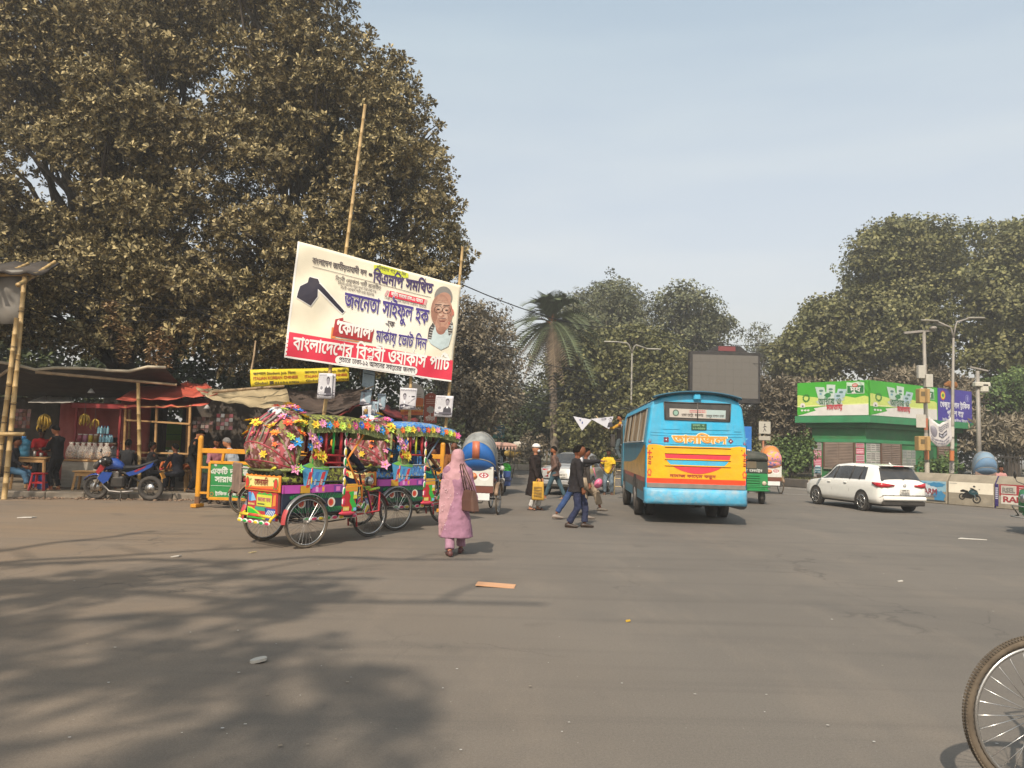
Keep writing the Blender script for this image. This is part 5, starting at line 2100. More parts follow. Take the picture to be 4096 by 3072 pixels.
  beads(t,(-.02,sy*(W+.02),.415),(1.10,sy*(W-.02)*.8,.415),8,[GRN,PNK,YEL],.038,.022)
 # bench for the passengers who face backwards, and the driver's saddle
 mb=MB()
 mb.box((.46,0,.93),(.40,.84,.10),seatm,bev=.03)
 mb.box((.66,0,1.22),(.07,.84,.50),pt('#a01f2c') if not blue else seatm,bev=.02)
 mb.box((.46,0,.70),(.4,.8,.36),pt('#4a1c22'),bev=.02)
 mb.build('bench',t)
 mb=MB()
 mb.box((.86,0,.93),(.26,.5,.08),seatm,bev=.03)
 mb.box((.86,0,.70),(.22,.8,.38),pt('#57202a'),bev=.01)
 mb.build('driver_seat',t)
 # front fork, bars, guard, lamp
 mb=MB()
 rd=pt('#c4202c',rough=.35)
 for sy in (-.06,.06):
  mb.tube([(1.66,sy,.38),(1.56,sy,.66),(1.47,sy*.8,.84)],.014,BLK,seg=6)
  mb.tube([(1.66,sy*1.25,.38),(1.54,sy*1.2,.78)],.012,pt(PNK),seg=6)
 mb.tube([(1.47,0,.82),(1.40,0,1.06)],.018,BLK)
 mb.build('fork',t)
 mb=MB()
 mb.tube([(1.18,.30,1.10),(1.32,.26,1.14),(1.40,.08,1.08),(1.40,-.08,1.08),(1.32,-.26,1.14),(1.18,-.30,1.10)],.013,CHR,seg=7)
 for sy in (-.3,.3):
  mb.tube([(1.24,sy*.97,1.118),(1.12,sy*1.01,1.095)],.018,BLK,seg=7)
 mb.ell((1.40,0,1.14),(.06,.11,.05),BLK,10,6)
 mb.build('handlebar',t)
 mudguard(t,1.66,0,.38,18,112,pt('#7a1f2c',rough=.35),.045)
 mb=MB()
 for sy in (-.11,.11):
  mb.tube([(1.30,sy,.20),(1.28,sy,.40),(1.76,sy,.44),(1.76,sy,.76)],.016,rd,seg=6)
 mb.build('wheel_guard',t)
 mb=MB()
 mb.tube([(1.50,-.14,.80),(1.74,-.12,.83)],.022,pt('#b9dc2c'),seg=6)
 mb.tube([(1.50,.14,.80),(1.74,.12,.83)],.022,pt('#b9dc2c'),seg=6)
 mb.build('guard_tip',t)
 for (p,q,c) in (((1.30,-.13,.86),(1.22,-.13,.62),GRN),((1.22,-.13,.66),(1.14,-.13,.50),YEL),((1.36,-.13,.70),(1.22,-.13,.55),PNK),((1.42,-.14,.62),(1.34,-.14,.42),GRN),((1.50,-.14,.58),(1.42,-.14,.40),YEL),((1.16,-.13,.56),(1.09,-.13,.44),PNK)):
  for sg in (1,-1):
   beads(t,(p[0],p[1]*sg,p[2]),(q[0],q[1]*sg,q[2]),1,[c],.035,.02)
 for sg in (1,-1):
  mb=MB()
  mb.ell((1.27,sg*.15,.50),(.065,.03,.075),pt('#ece8da'),12,8)
  mb.ell((1.27,sg*.165,.50),(.045,.03,.05),pt('#e8672a',rough=.3),12,8)
  mb.build('side_lamp',t)
 mb=MB()
 mb.ell((1.60,0,.94),(.07,.08,.08),CHR,12,8)
 mb.ell((1.645,0,.94),(.04,.065,.065),pt('#e8e4d4',rough=.15),12,8)
 mb.build('headlamp',t)
 mb=MB()
 mb.tube([(1.0,-.02,.46),(1.2,-.05,.34),(1.32,-.02,.34)],.01,BLK,seg=5)
 mb.tube([(.2,-.05,.38),(.7,-.08,.31),(1.1,-.05,.33),(1.2,-.03,.45)],.012,BLK,seg=5)
 mb.build('cables',t)
 return t
green_camo=floral('yellow_green_velvet',(.035,.022,.014),[(.30,.33,.05),(.16,.17,.03)],17,.53)
blue_camo=floral('blue_velvet',(.05,.17,.42),[(.03,.06,.14),(.35,.32,.10),(.10,.30,.60)],14,.58)
gA=V(placed(262.4,541)).lerp(V(placed(307,548.2)),.5)
rickA=decor_rickshaw((gA.x,gA.y,0),50,'nearest decorated rickshaw, with the dark green patterned roof and green and red bars',green_camo,green_camo,False,1)
gB=V(placed(435,517.5))-V((math.cos(R(48)),math.sin(R(48)),0))*1.66
gB=V((-2.46,14.6,0))
rickB=decor_rickshaw((gB.x,gB.y,0),47,'decorated rickshaw with the blue patterned roof and yellow bars behind the woman in pink',blue_camo,blue_camo,True,4)
def cycle_rickshaw(loc,heading,label,hoodm,hood2,boardm,group=None,hood_down=False,near=False,painted=True,strip=True,tyre=RUBW,seatless=False,hood_h=.96):
 """pedal rickshaw; x forward, rear axle at x=0, front wheel at x=1.75"""
 t=thing('cycle_rickshaw',label,'rickshaw',loc,heading,group)
 for y in (-.46,.46):
  bike_wheel(t,0,y,.36,tyre,24,near)
  mudguard(t,0,y,.36,25,165,mat('rusty_guard',(.20,.13,.08),rough=.6,metal=.3,var=.35,scale=6,dirt=.4),.055)
 bike_wheel(t,1.75,0,.36 if not near else .38,tyre,30,near)
 mb=MB()
 mb.tube([(0,-.44,.36),(0,.44,.36)],.02,BLK)
 for y in (-.3,.3):
  mb.tube([(-.35,y,.5),(0,y,.42),(.4,y,.46),(.75,y*.3,.42)],.018,pt('#5a2418'),seg=6)
 mb.tube([(.4,0,.46),(.95,0,.36),(1.0,0,.40)],.018,pt('#5a2418'),seg=6)
 mb.tube([(1.0,0,.34),(1.10,0,.86)],.018,pt('#5a2418'),seg=6)
 mb.tube([(1.0,0,.34),(1.52,0,.82)],.020,pt('#5a2418'),seg=6)
 mb.tube([(1.08,0,.78),(1.55,0,.88)],.018,pt('#5a2418'),seg=6)
 for sy in (-.05,.05):
  mb.tube([(1.75,sy,.36),(1.64,sy,.66),(1.56,sy*.7,.80)],.013,BLK,seg=6)
 mb.tube([(1.56,0,.78),(1.50,0,1.02)],.016,CHR)
 mb.build('frame',t)
 mb=MB()
 mb.tube([(1.30,.27,1.05),(1.44,.2,1.08),(1.50,0,1.02),(1.44,-.2,1.08),(1.30,-.27,1.05)],.012,CHR,seg=6)
 mb.build('handlebar',t)
 mb=MB()
 mb.ell((1.10,0,.90),(.13,.08,.04),BLK,10,6)
 mb.build('saddle',t)
 mb=MB()
 mb.tube([(.10*math.cos(a)+1.0,.05,.34+.10*math.sin(a)) for a in [k*math.pi/8 for k in range(16)]],.008,STEEL,seg=5,closed=True)
 for sy,dz in ((.1,-.16),(-.1,.16)):
  mb.tube([(1.0,sy*.6,.34),(1.0,sy,.34+dz)],.01,STEEL,seg=5)
  mb.box((1.0,sy*1.5,.34+dz),(.08,.09,.02),BLK)
 mb.build('crank',t)
 mb=MB()
 mb.box((-.02,0,.62),(.62,.80,.22),boardm,bev=.02)
 mb.box((-.30,0,.90),(.06,.78,.42),boardm,bev=.02)
 mb.box((.42,0,.50),(.34,.62,.03),pt('#5a4a3a'))
 for sy in (-.4,.4):
  mb.tube([(-.3,sy,1.02),(.1,sy,1.0),(.28,sy,.84),(.28,sy,.72)],.02,STEEL,seg=6)
 mb.build('seat_box',t)
 mb=MB()
 mb.box((-.0,0,.78),(.5,.74,.10),pt('#8a2a2a',rough=.4),bev=.03)
 mb.build('seat_cushion',t)
 if painted:
  f=plane_fn((-.335,.38,.51),(0,-1,0),(0,0,1))
  mb=MB()
  mb.poly(rect(0,.16,.76,.60),f,pt('#d3d2c8'),.006)
  mb.poly(rect(0,.0,.76,.15),f,pt('#6e3a2c'),.006)
  for cx in (.26,.54):
   mb.poly(circ(cx,.36,.13,18,.085),f,pt('#7a4a28' if cx<.4 else '#e8e4de'),.008)
   mb.poly(circ(cx,.40,.115,18,.06),f,pt('#d8733a' if cx<.4 else '#b83a4a'),.010)
   for a in range(0,360,60):
    mb.poly(circ(cx+.06*math.cos(R(a)),.40+.03*math.sin(R(a)),.02,6),f,pt('#e8b48a' if cx<.4 else '#f0f0f0'),.012)
  scribble(mb,f,.03,.53,.73,.59,pt('#6a6a60'),1,.009,5)
  mb.build('painted_board',t)
  mb=MB()
  mb.box((-.36,0,.42),(.012,.62,.16),pt('#e4e4e0'),bev=.004)
  mb.build('number_plate',t)
  mb=MB()
  mb.ell((-.36,-.02,1.14),(.03,.07,.07),pt('#caa06a',rough=.3),12,8)
  mb.build('reflector',t)
 if not hood_down:
  pv=V((-.02,0,.98))
  angs=[178,150,128,108,88]
  rad=[.30,.62,hood_h*.93,hood_h*1.0,hood_h*.97]
  hoops=[]
  for a,q in zip(angs,rad):
   d=V((math.cos(R(a)),0,math.sin(R(a))))
   hoops.append([pv+V((0,-.42*math.cos(math.pi*k/16),0))+d*q*(math.sin(math.pi*k/16)**.6) for k in range(17)])
  for i in range(4):
   mb=MB()
   mm=hoodm if i<2 else hood2
   sec=[[p.lerp(q,f)+(pv-p)*(.04 if f==.5 else 0) for p,q in zip(hoops[i],hoops[i+1])] for f in (0,.5,1)]
   mb.loft(sec,mm,closed=False)
   o=mb.build('hood_panel',t)
   sd_=o.modifiers.new('cloth','SOLIDIFY')
   sd_.thickness=.01
   mb=MB()
   mb.tube(hoops[i+1],.014,pt('#98948a'),seg=6)
   mb.build('hoop',t)
  # middle strip of another cloth on the back
  mb=MB()
  mid=strip and [[p+(p-pv).normalized()*.012 for p in [hoops[i][j] for j in (7,8,9)]] for i in (1,2)]
  if strip:
   mb.loft(mid,pt('#c06a48'),closed=False)
   o=mb.build('hood_strip',t)
   sd_=o.modifiers.new('cloth','SOLIDIFY')
   sd_.thickness=.008
 return t
BLU=pt('#1263b0',rough=.4,dirt=.08)
GREYC=cloth('#8f9290',var=.25)
gd=V(placed(497.8,514.5))
hdg=82
d0=V((math.cos(R(hdg)),math.sin(R(hdg)),0))
rt=V((d0.y,-d0.x,0))
D0=gd-rt*.46
cycle_rickshaw((D0.x,D0.y,0),hdg,'rickshaw with the bright blue hood seen from behind beside the woman in pink',BLU,GREYC,mat('worn_board',(.20,.13,.10),rough=.7,var=.3,dirt=.4),'plain pedal rickshaws')
cycle_rickshaw((-3.55,18.6,0),30,'plain rickshaw with folded hood, mostly hidden behind the nearest decorated one',BLU,GREYC,mat('worn_board'),'plain pedal rickshaws',hood_down=True,painted=False)
bpy.data.objects['cycle_rickshaw.001'].location=(-5.28,15.9,0)
redh=pt('#6a1420',rough=.5)
cycle_rickshaw((-1.9,19.6,0),-96,'rickshaw with the dark red hood facing the viewer beside the grey-bearded man',redh,redh,mat('worn_board'),'plain pedal rickshaws',painted=False)
# the one whose front wheel enters the picture at the lower right
cycle_rickshaw((2.585+1.75,3.78,0),180,'rickshaw whose dusty spoked front wheel enters the picture at its lower right corner',BLU,GREYC,mat('worn_board'),'plain pedal rickshaws',near=True,painted=False,tyre=RUBW,hood_down=True)
cycle_rickshaw((15.6-.4,31.6,0),90,'rickshaw with the pink and orange patterned hood beyond the green auto-rickshaw',floral('pink_patch',(.75,.28,.32),[(.15,.16,.45),(.85,.35,.1)],6,.52),pt('#e0883a'),pt('#d8c22a'),'plain pedal rickshaws',strip=False)
bpy.data.objects['cycle_rickshaw.004'].location=(10.35,30.8,0)
# ---------------- riders
def seated(label,par,loc,face,**k):
 """place a sitting figure in the frame of its vehicle"""
 p=world(par,loc)
 return person(label,tuple(p),math.degrees(par.rotation_euler.z)+face,**k)
# B: driver in teal shorts
seated('barefoot rickshaw driver in a dark top and teal shorts under the blue patterned roof',rickB,(.86,0,.46),0,hip=.56,H=1.62,lean=8,skin='#7a4a30',look=(0,4),
  foot={'L':(.36,.12,.0),'R':(.34,-.20,.0)},hand={'L':(.42,.2,.66),'R':(.42,-.22,.66)},pole={'R':(0,-1,-.6),'L':(0,1,-.6)},knee={'R':(1,0,1),'L':(1,0,1)},
  top=dict(col='#1b1a26',sleeve=.5),low=dict(col='#178f90',kind='shorts',shoes=False,w=1.1),vox=.013)
# A: driver and a passenger behind the bars
seated('rickshaw driver in dark blue clothes bent over the handlebar behind the orange brace',rickA,(.84,0,.46),0,hip=.56,H=1.6,lean=16,skin='#5d3826',look=(0,10),
  foot={'L':(.36,.12,.0),'R':(.34,-.16,.0)},hand={'L':(.46,.2,.68),'R':(.46,-.22,.68)},pole={'R':(0,-1,-.6),'L':(0,1,-.6)},knee={'R':(1,0,1),'L':(1,0,1)},
  top=dict(col='#23283c',sleeve=.95),low=dict(col='#2c3c66',w=1.1),hair='short',vox=.014)
seated('passenger in a red and blue jersey sitting behind the green and red bars',rickA,(.50,-.14,.50),180,hip=.54,H=1.55,lean=-2,skin='#7a4a30',look=(10,8),
  foot={'L':(.40,.12,.0),'R':(.40,-.12,.0)},hand={'L':(.34,.08,.62),'R':(.34,-.10,.62)},pole={'R':(0,-1,-.4),'L':(0,1,-.4)},knee={'R':(1,0,1),'L':(1,0,1)},
  top=dict(col='#b22430',sleeve=.9),low=dict(col='#27406e'),hair='short',vox=.014)
# grey-bearded man in brown
g_=P(453,470,18.2)
person('old man with a grey beard in a brown shirt standing between the rickshaws',(g_.x,18.2,0),-82,H=1.64,skin='#5d3826',lean=10,look=(-4,14),
  foot={'L':(.05,.1,0),'R':(0,-.1,0)},hand={'L':(.35,.16,.80),'R':(.35,-.2,.80)},top=dict(col='#7c4a20',sleeve=.9,g=1.1),low=dict(col='#3a3a40'),
  hair='bald_grey',beard='grey',vox=.014)
# ---------------- easy bike (battery three-wheeler) with the pale pink roof
eg=V(placed(509,494))
eb=thing('battery_rickshaw','battery three-wheeler with a pale pink canvas roof facing the viewer','auto rickshaw',(eg.x-.45,eg.y,0),-90+12)
PNKC=mat('pink_canvas',(.42,.25,.20),rough=.9,var=.2,dirt=.3)
for y in (-.45,.45):
 mb=MB()
 mb.tube([(-.9+.23*math.cos(a),y,.25+.23*math.sin(a)) for a in [2*math.pi*k/24 for k in range(24)]],.05,RUB,seg=8,closed=True)
 w=mb.build('wheel',eb)
 mb=MB()
 mb.tube([(-.9,y-.03,.25),(-.9,y+.03,.25)],.16,pt('#8a8a88'),seg=14)
 mb.build('rim',w)
mb=MB()
mb.tube([(.95+.23*math.cos(a),0,.25+.23*math.sin(a)) for a in [2*math.pi*k/24 for k in range(24)]],.045,RUB,seg=8,closed=True)
w=mb.build('wheel',eb)
mb=MB()
mb.tube([(.95,-.03,.25),(.95,.03,.25)],.15,pt('#8a8a88'),seg=14)
mb.build('rim',w)
mb=MB()
mb.box((-.45,0,.5),(1.5,.95,.12),pt('#2a3f6a'),bev=.02)
mb.box((-.5,-.47,.72),(1.2,.04,.42),pt('#1c8a3c'),bev=.02)
mb.box((-.5,.47,.72),(1.2,.04,.42),pt('#1c8a3c'),bev=.02)
mb.box((-1.15,0,.75),(.06,.95,.5),pt('#2a3f6a'),bev=.02)
mb.box((.22,-.28,.52),(.08,.34,.5),pt('#274a8a'),bev=.02)
mb.box((.22,.28,.52),(.08,.34,.5),pt('#274a8a'),bev=.02)
mb.box((-.9,-.5,.48),(.5,.12,.05),pt('#56789a'),bev=.02)
mb.box((-.9,.5,.48),(.5,.12,.05),pt('#56789a'),bev=.02)
mb.build('body',eb)
mb=MB()
for k in range(5):
 mb.ell((.1,.30+.03*(k%2),.62+.08*k),(.10,.16,.09),pt('#38c02c',rough=.35),10,6)
mb.build('green_sheet',eb)
mb=MB()
mb.box((-.2,0,.78),(.35,.8,.12),pt('#8a2a2a'),bev=.03)
mb.box((-.85,0,.78),(.4,.85,.12),pt('#8a2a2a'),bev=.03)
mb.box((-1.06,0,1.05),(.08,.85,.45),pt('#a8b4ba'),bev=.03)
mb.build('seats',eb)
secs=[]
for x in (-1.25,-1.1,-.5,.2,.62,.72):
 d_=0 if-1.2<x<.65 else .05
 secs.append([V((x,.54*math.cos(a),1.62+(.10-d_)*max(-.6,math.sin(a)))) for a in [2*math.pi*k/18 for k in range(18)]])
mb=MB()
mb.loft(secs,PNKC)
mb.build('roof',eb)
mb=MB()
for sy in (-1,1):
 for i in range(18):
  x=-1.2+i*.108
  mb.add([V((x,sy*.54,1.6)),V((x+.1,sy*.54,1.6)),V((x+.05,sy*.55,1.48))],[(0,1,2)],PNKC)
for i in range(10):
 y=-.54+i*.108
 mb.add([V((.71,y,1.6)),V((.71,y+.1,1.6)),V((.72,y+.05,1.46))],[(0,1,2)],PNKC)
mb.build('scalloped_fringe',eb)
mb=MB()
for sy in (-1,1):
 for x in (-1.15,-.1,.66):
  mb.tube([(x,sy*.48,.55 if x<.5 else 1.0),(x,sy*.48,1.6)],.014,pt('#2a2a2a'),seg=6)
 mb.tube([(.66,sy*.48,1.0),(.45,sy*.45,.55)],.014,pt('#2a2a2a'),seg=6)
mb.build('posts',eb)
mb=MB()
for sy in (-.06,.06):
 mb.tube([(.95,sy,.25),(.84,sy,.62),(.76,sy,.95)],.022,CHR,seg=7)
mb.tube([(.5,.34,1.08),(.68,.26,1.1),(.74,0,1.02),(.68,-.26,1.1),(.5,-.34,1.08)],.014,CHR,seg=7)
mb.build('fork',eb)
mb=MB()
mb.ell((.90,0,.88),(.08,.10,.10),CHR,14,10)
mb.ell((.95,0,.88),(.05,.08,.08),pt('#e8e6dc',rough=.1),14,10)
mb.build('headlamp',eb)
mb=MB()
mb.box((.93,.0,.5),(.02,.2,.10),pt('#c8c4bc'))
mb.build('number_plate',eb)
mudguard(eb,.95,0,.25,30,150,BLK,.06)
seated('driver in a black printed t-shirt on the battery three-wheeler with the pink roof',eb,(-.15,0,.5),0,hip=.42,H=1.55,lean=4,skin='#3c2519',
  foot={'L':(.4,.16,.05),'R':(.4,-.16,.05)},hand={'L':(.62,.28,.60),'R':(.62,-.28,.60)},pole={'R':(0,-1,-.6),'L':(0,1,-.6)},knee={'R':(1,0,1),'L':(1,0,1)},
  top=dict(col='#121214',sleeve=.9),low=dict(col='#20242c'),vox=.015,
  extra=lambda t,k:(lambda m_:(scribble(m_,plane_fn(k['chest']+V((.155,.13,-.12)),(0,-1,0),(0,0,1)),0,0,.26,.30,pt('#c8c6c0'),5,.0,9,.7),m_.build('shirt_print',t)))(MB()))
# ================================================================== THE BUS
BX,BY=0,0
b0=P(645,502.5,17.0)
BH=90-3.7
dirb=V((math.cos(R(BH)),math.sin(R(BH)),0))
rtb=V((dirb.y,-dirb.x,0))
bc=V((b0.x,17.0,0))+rtb*1.1
bus=thing('city_bus','sky blue and yellow painted city bus seen from behind with lettering on its rear','bus',(bc.x,bc.y,0),BH)
SKY_=mat('bus_blue',C('#18a2cc'),rough=.36,var=.12,scale=2.5,bump=.9,bscale=3.5,dirt=.34,dcol=(.26,.27,.25),dscale=2.2,dst=(1,2.2,.5),coat=.1)
YELW=mat('bus_yellow',C('#e6a400'),rough=.38,var=.10,scale=2.5,bump=.55,bscale=5,dirt=.18,coat=.15)
BRED=mat('bus_red',C('#e0401a'),rough=.35,var=.1,bump=.3,bscale=5,dirt=.12)
BGRY=mat('bus_grey',C('#77726c'),rough=.5,var=.15,bump=.4,bscale=7,dirt=.3)
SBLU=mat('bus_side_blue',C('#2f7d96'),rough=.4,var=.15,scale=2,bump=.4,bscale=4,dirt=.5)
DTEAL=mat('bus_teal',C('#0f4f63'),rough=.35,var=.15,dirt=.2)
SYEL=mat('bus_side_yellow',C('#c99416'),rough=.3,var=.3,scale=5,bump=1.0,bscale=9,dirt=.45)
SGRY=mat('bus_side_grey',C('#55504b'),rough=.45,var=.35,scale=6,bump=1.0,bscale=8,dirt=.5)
GLS=mat('dark_glass',(.03,.032,.034),rough=.12,var=.1,spec=.6,dirt=.2)
LB=6.9
def bsec(x,inset=0.0,zb=.46,dz=0.0):
 pts=[(-1.1,zb),(-1.1,.8),(-1.1,1.2),(-1.1,1.78),(-1.06,2.15),(-1.0,2.56),(-.93,2.70),(-.78,2.79),(-.4,2.87),(0,2.89)]
 pts=pts+[(-a,b) for a,b in pts[-2::-1]]
 pts+=[(.6,zb-.02),(0,zb-.02),(-.6,zb-.02)]
 return [V((x,y*(1-inset),zb+(z-zb)*(1-inset*.35)+dz)) for y,z in pts]
mb=MB()
mb.loft([bsec(-.0,.035),bsec(.04,.010),bsec(.10,0),bsec(2.0),bsec(4.5),bsec(LB-.12),bsec(LB-.04,.02),bsec(LB,.05)],SKY_,smooth=False)
body=mb.build('body',bus)
bv=body.modifiers.new('soft','BEVEL')
bv.width=.03
bv.segments=2
bv.limit_method='ANGLE'
bv.angle_limit=R(25)
def bf(px,py,l=0.0):
 """rear face, in units of 1/434 m, from its upper left as seen from behind"""
 return V((-.002-l,1.1-(px-650)/434,.46+(1330-py)/434))
def bpoly(pts,m,l):
 mb.poly(pts,bf,m,l)
mb=MB()
ypts=[(666,790)]+[(690,780),(740,778),(790,785),(850,800),(1420,800),(1470,788),(1530,780),(1590,790),(1592,1105),(664,1105)]
bpoly(ypts,YELW,.004)
mb.build('yellow_panel',bus)
mb=MB()
bpoly([(663,1100),(1592,1100),(1592,1146),(663,1146)],BRED,.007)
mb.build('red_band',bus)
mb=MB()
mb.box(bf(1127,1168,.012),(.028,2.13,.10),BGRY,bev=.008)
mb.build('grey_band',bus)
mb=MB()
secs=[]
for (z,d_) in ((.775,.0),(.77,.05),(.70,.085),(.60,.09),(.50,.085),(.44,.05),(.43,.0)):
 secs.append([V((.3,-1.115,z)),V((.06-d_*.2,-1.115,z)),V((-.02-d_*.8,-1.05,z)),V((-.03-d_,-.9,z)),V((-.03-d_,.9,z)),V((-.02-d_*.8,1.05,z)),V((.06-d_*.2,1.115,z)),V((.3,1.115,z))])
mb.loft(secs,mat('bus_bumper',C('#1a9cc4'),rough=.5,var=.15,scale=3,bump=.9,bscale=6,dirt=.7,dscale=5,dcol=(.35,.35,.33)))
mb.build('bumper',bus)
mb=MB()   # louvre ledges
for (y,x0,x1) in ((797,830,1452),(858,830,1452),(915,830,1452),(974,830,1452)):
 mb.prism([(x0,y-6),(x1,y-2),(x1,y+5),(x0,y+5)],.028,bf,YELW)
 mb.poly([(x0,y+5),(x1,y+5),(x1,y+11),(x0,y+11)],bf,pt('#5a2a1e'),.010)
mb.build('louvres',bus)
mb=MB()
PNKR=mat('bus_rose',C('#cc3545'),rough=.32,var=.08,bump=.3,bscale=5,dirt=.1)
def bowl(y):
 t_=min(1,max(0,(y-862)/190))
 return (1-t_**2.2)**.62
def band(y0,y1,m,l):
 L_,R_=[],[]
 for i in range(7):
  y=y0+(y1-y0)*i/6
  w=308*bowl(y)
  L_.append((1140-w,y))
  R_.append((1140+w,y))
 bpoly(L_+R_[::-1],m,l)
band(869,911,PNKR,.012)
band(926,970,SKY_,.012)
band(985,1050,PNKR,.012)
mb.build('striped_bowl',bus)
mb=MB()
bpoly([(818,372),(1448,378),(1440,545),(828,538)],pt('#2a2826',rough=.6),.006)
mb.build('rear_window',bus)
rw=mb
mb=MB()
mb.poly([(832,384),(1434,389),(1428,532),(840,527)],bf,GLS,.010)
wn_=mb.build('pane',bpy.data.objects['rear_window'])
mb=MB()
for pp in (((818,372),(1448,378)),((1448,378),(1440,545)),((1440,545),(828,538)),((828,538),(818,372)),((1136,374),(1136,542))):
 mb.tube([bf(*pp[0],.012),bf(*pp[1],.012)],.013,pt('#4a4642'),seg=6)
mb.build('sash',bpy.data.objects['rear_window'])
mb=MB()
mb.poly([(870,432),(1402,440),(1398,524),(872,516)],bf,pt('#bdb6ac'),.014)
mb.poly([(1222,438),(1402,440),(1398,516),(1222,512)],bf,pt('#a9bdbb'),.016)
mb.poly([(930+30*math.cos(R(a)),474+32*math.sin(R(a))) for a in range(0,360,20)],bf,pt('#3f5a4e'),.016)
mb.poly([(930+20*math.cos(R(a)),474+22*math.sin(R(a))) for a in range(0,360,20)],bf,pt('#8ab0a0'),.018)
tf=plane_fn(bf(650,1330),(0,-1/434,0),(0,0,1/434))
tb=lambda x,y,l=0:bf(x,1330-y,l)
text(mb,'ঢাকা মেট্রো',tb,985,1330-505,38,pt('#4e4a48'),w=110,lift=.018,bold=.02)
text(mb,'মহানগর',tb,1110,1330-505,38,pt('#4e4a48'),w=80,lift=.018,bold=.02)
text(mb,'খেজুর বাগান ঢাকা',tb,1215,1330-508,34,pt('#4e4a48'),w=170,lift=.018,bold=.02)
scribble(mb,lambda x,y,l:bf(x,y,l),1060,440,1210,470,pt('#c06a70'),2,.018,4)
mb.build('notice',bpy.data.objects['rear_window'])
mb=MB()
mb.box(bf(1150,602,.012),(.02,.33,.14),pt('#24563a'),bev=.004)
text(mb,'ঢাকা খ',tb,1090,1330-597,26,pt('#7fb08a'),w=110,lift=.024,bold=.02)
text(mb,'১২-৩৪৫৬',tb,1088,1330-626,26,pt('#7fb08a'),w=120,lift=.024,bold=.02)
mb.build('number_plate',bus)
for (x0,x1,y0,y1) in ((808,966,574,632),(1480,1546,574,640),(1225,1440,574,630)):
 mb=MB()
 mb.prism([(x0,y0),(x1,y0),(x1,y1),(x0,y1)],.010,bf,SKY_)
 mb.build('patch_panel',bus)
for y in (664,690,770):
 mb=MB()
 mb.tube([bf(690,y,.0),bf(900,y+3,.004),bf(1400,y+2,.004),bf(1560,y,.0)],.006,SKY_,seg=5)
 mb.build('seam',bus)
mb=MB()
text(mb,'তানজিল',tb,905,1330-757,100,pt('#f3e6c0',rough=.35),w=505,lift=.008,bold=.075)
text(mb,'তানজিল',tb,905,1330-757,100,pt('#e89a28',rough=.35),w=505,lift=.016,bold=.025)
mb.build('painted_lettering',bus)
mb=MB()
for cx,cy,s_ in ((843,732,1.0),(1450,732,.75)):
 for a in (45,135,225,315) if cx<900 else (0,90,180,270):
  mb.poly([(cx+17*s_*math.cos(R(a))+13*s_*math.cos(R(q)),cy+17*s_*math.sin(R(a))+13*s_*math.sin(R(q))) for q in range(0,360,30)],bf,pt('#7a1f3a'),.008)
 mb.poly([(cx+7*math.cos(R(q)),cy+7*math.sin(R(q))) for q in range(0,360,40)],bf,pt('#e8d8dc'),.011)
mb.build('painted_rosettes',bus,kind='stuff')
mb=MB()
text(mb,'নামাজ কায়েম করুন',tb,880,1330-1086,40,pt('#a3281c'),w=430,lift=.010,bold=.03,slant=.1)
mb.build('painted_slogan',bus)
mb=MB()
for (x0,ys) in ((687,1),(1580,-1)):
 r_=random.Random(8)
 for (cy,h_,kd) in ((735,60,'flame'),(860,50,'cross'),(905,30,'dot'),(950,56,'curl'),(1040,80,'vase')):
  if kd=='flame':
   for q in (-1,0,1):
    mb.poly([(x0+q*9-4,cy+30),(x0+q*15,cy-5-12*(q==0)),(x0+q*9+5,cy+28)],bf,pt('#6a2a5a' if q else '#b5402a'),.010)
  elif kd=='cross':
   mb.poly(rect(x0-22,cy-6,x0+22,cy+6),bf,pt('#c8301c'),.010)
   mb.poly(rect(x0-6,cy-26,x0+6,cy+24),bf,pt('#c8301c'),.012)
   for q in ((-26,-42),(24,-42),(26,40)):
    mb.poly(rect(x0+q[0]-5,cy+q[1]-6,x0+q[0]+5,cy+q[1]+6),bf,pt('#6a3a14'),.010)
  elif kd=='vase':
   mb.poly([(x0-18,cy+40),(x0+18,cy+40),(x0+14,cy+28),(x0+22,cy),(x0+6,cy-28),(x0-6,cy-28),(x0-22,cy),(x0-14,cy+28)],bf,pt('#d8481c'),.010)
   mb.poly([(x0-8,cy+24),(x0+8,cy+24),(x0+12,cy),(x0,cy-16),(x0-12,cy)],bf,pt('#f0a818'),.012)
  else:
   mb.tube([bf(x0-12,cy+12,.012),bf(x0+10,cy+16,.012),bf(x0+12,cy-8,.012),bf(x0-8,cy-10,.012),bf(x0-4,cy+4,.012)],.011,pt('#b5281c'),seg=5)
mb.build('painted_scrolls',bus,kind='stuff')
# roof visor and small lamp box
mb=MB()
secs=[]
for (x,dz) in ((.25,0),(-.10,.01),(-.16,-.015),(-.12,-.05),(.2,-.03)):
 secs.append([V((x,y,2.915+dz-.13*abs(y/.95)**2.2)) for y in [-.95+1.9*k/14 for k in range(15)]])
mb.loft([list(s_) for s_ in zip(*secs)],DTEAL,smooth=False)
mb.build('roof_visor',bus)
mb=MB()
mb.box(bf(1128,318,.05),(.10,.16,.15),SKY_,bev=.03)
mb.build('lamp_box',bus)
mb=MB()
mb.loft([bsec(.02,-.008,dz=.012)[6:13],bsec(LB-.05,-.008,dz=.012)[6:13]],pt('#8f9696',rough=.6,dirt=.6),closed=False)
mb.build('roof_sheet',bus)
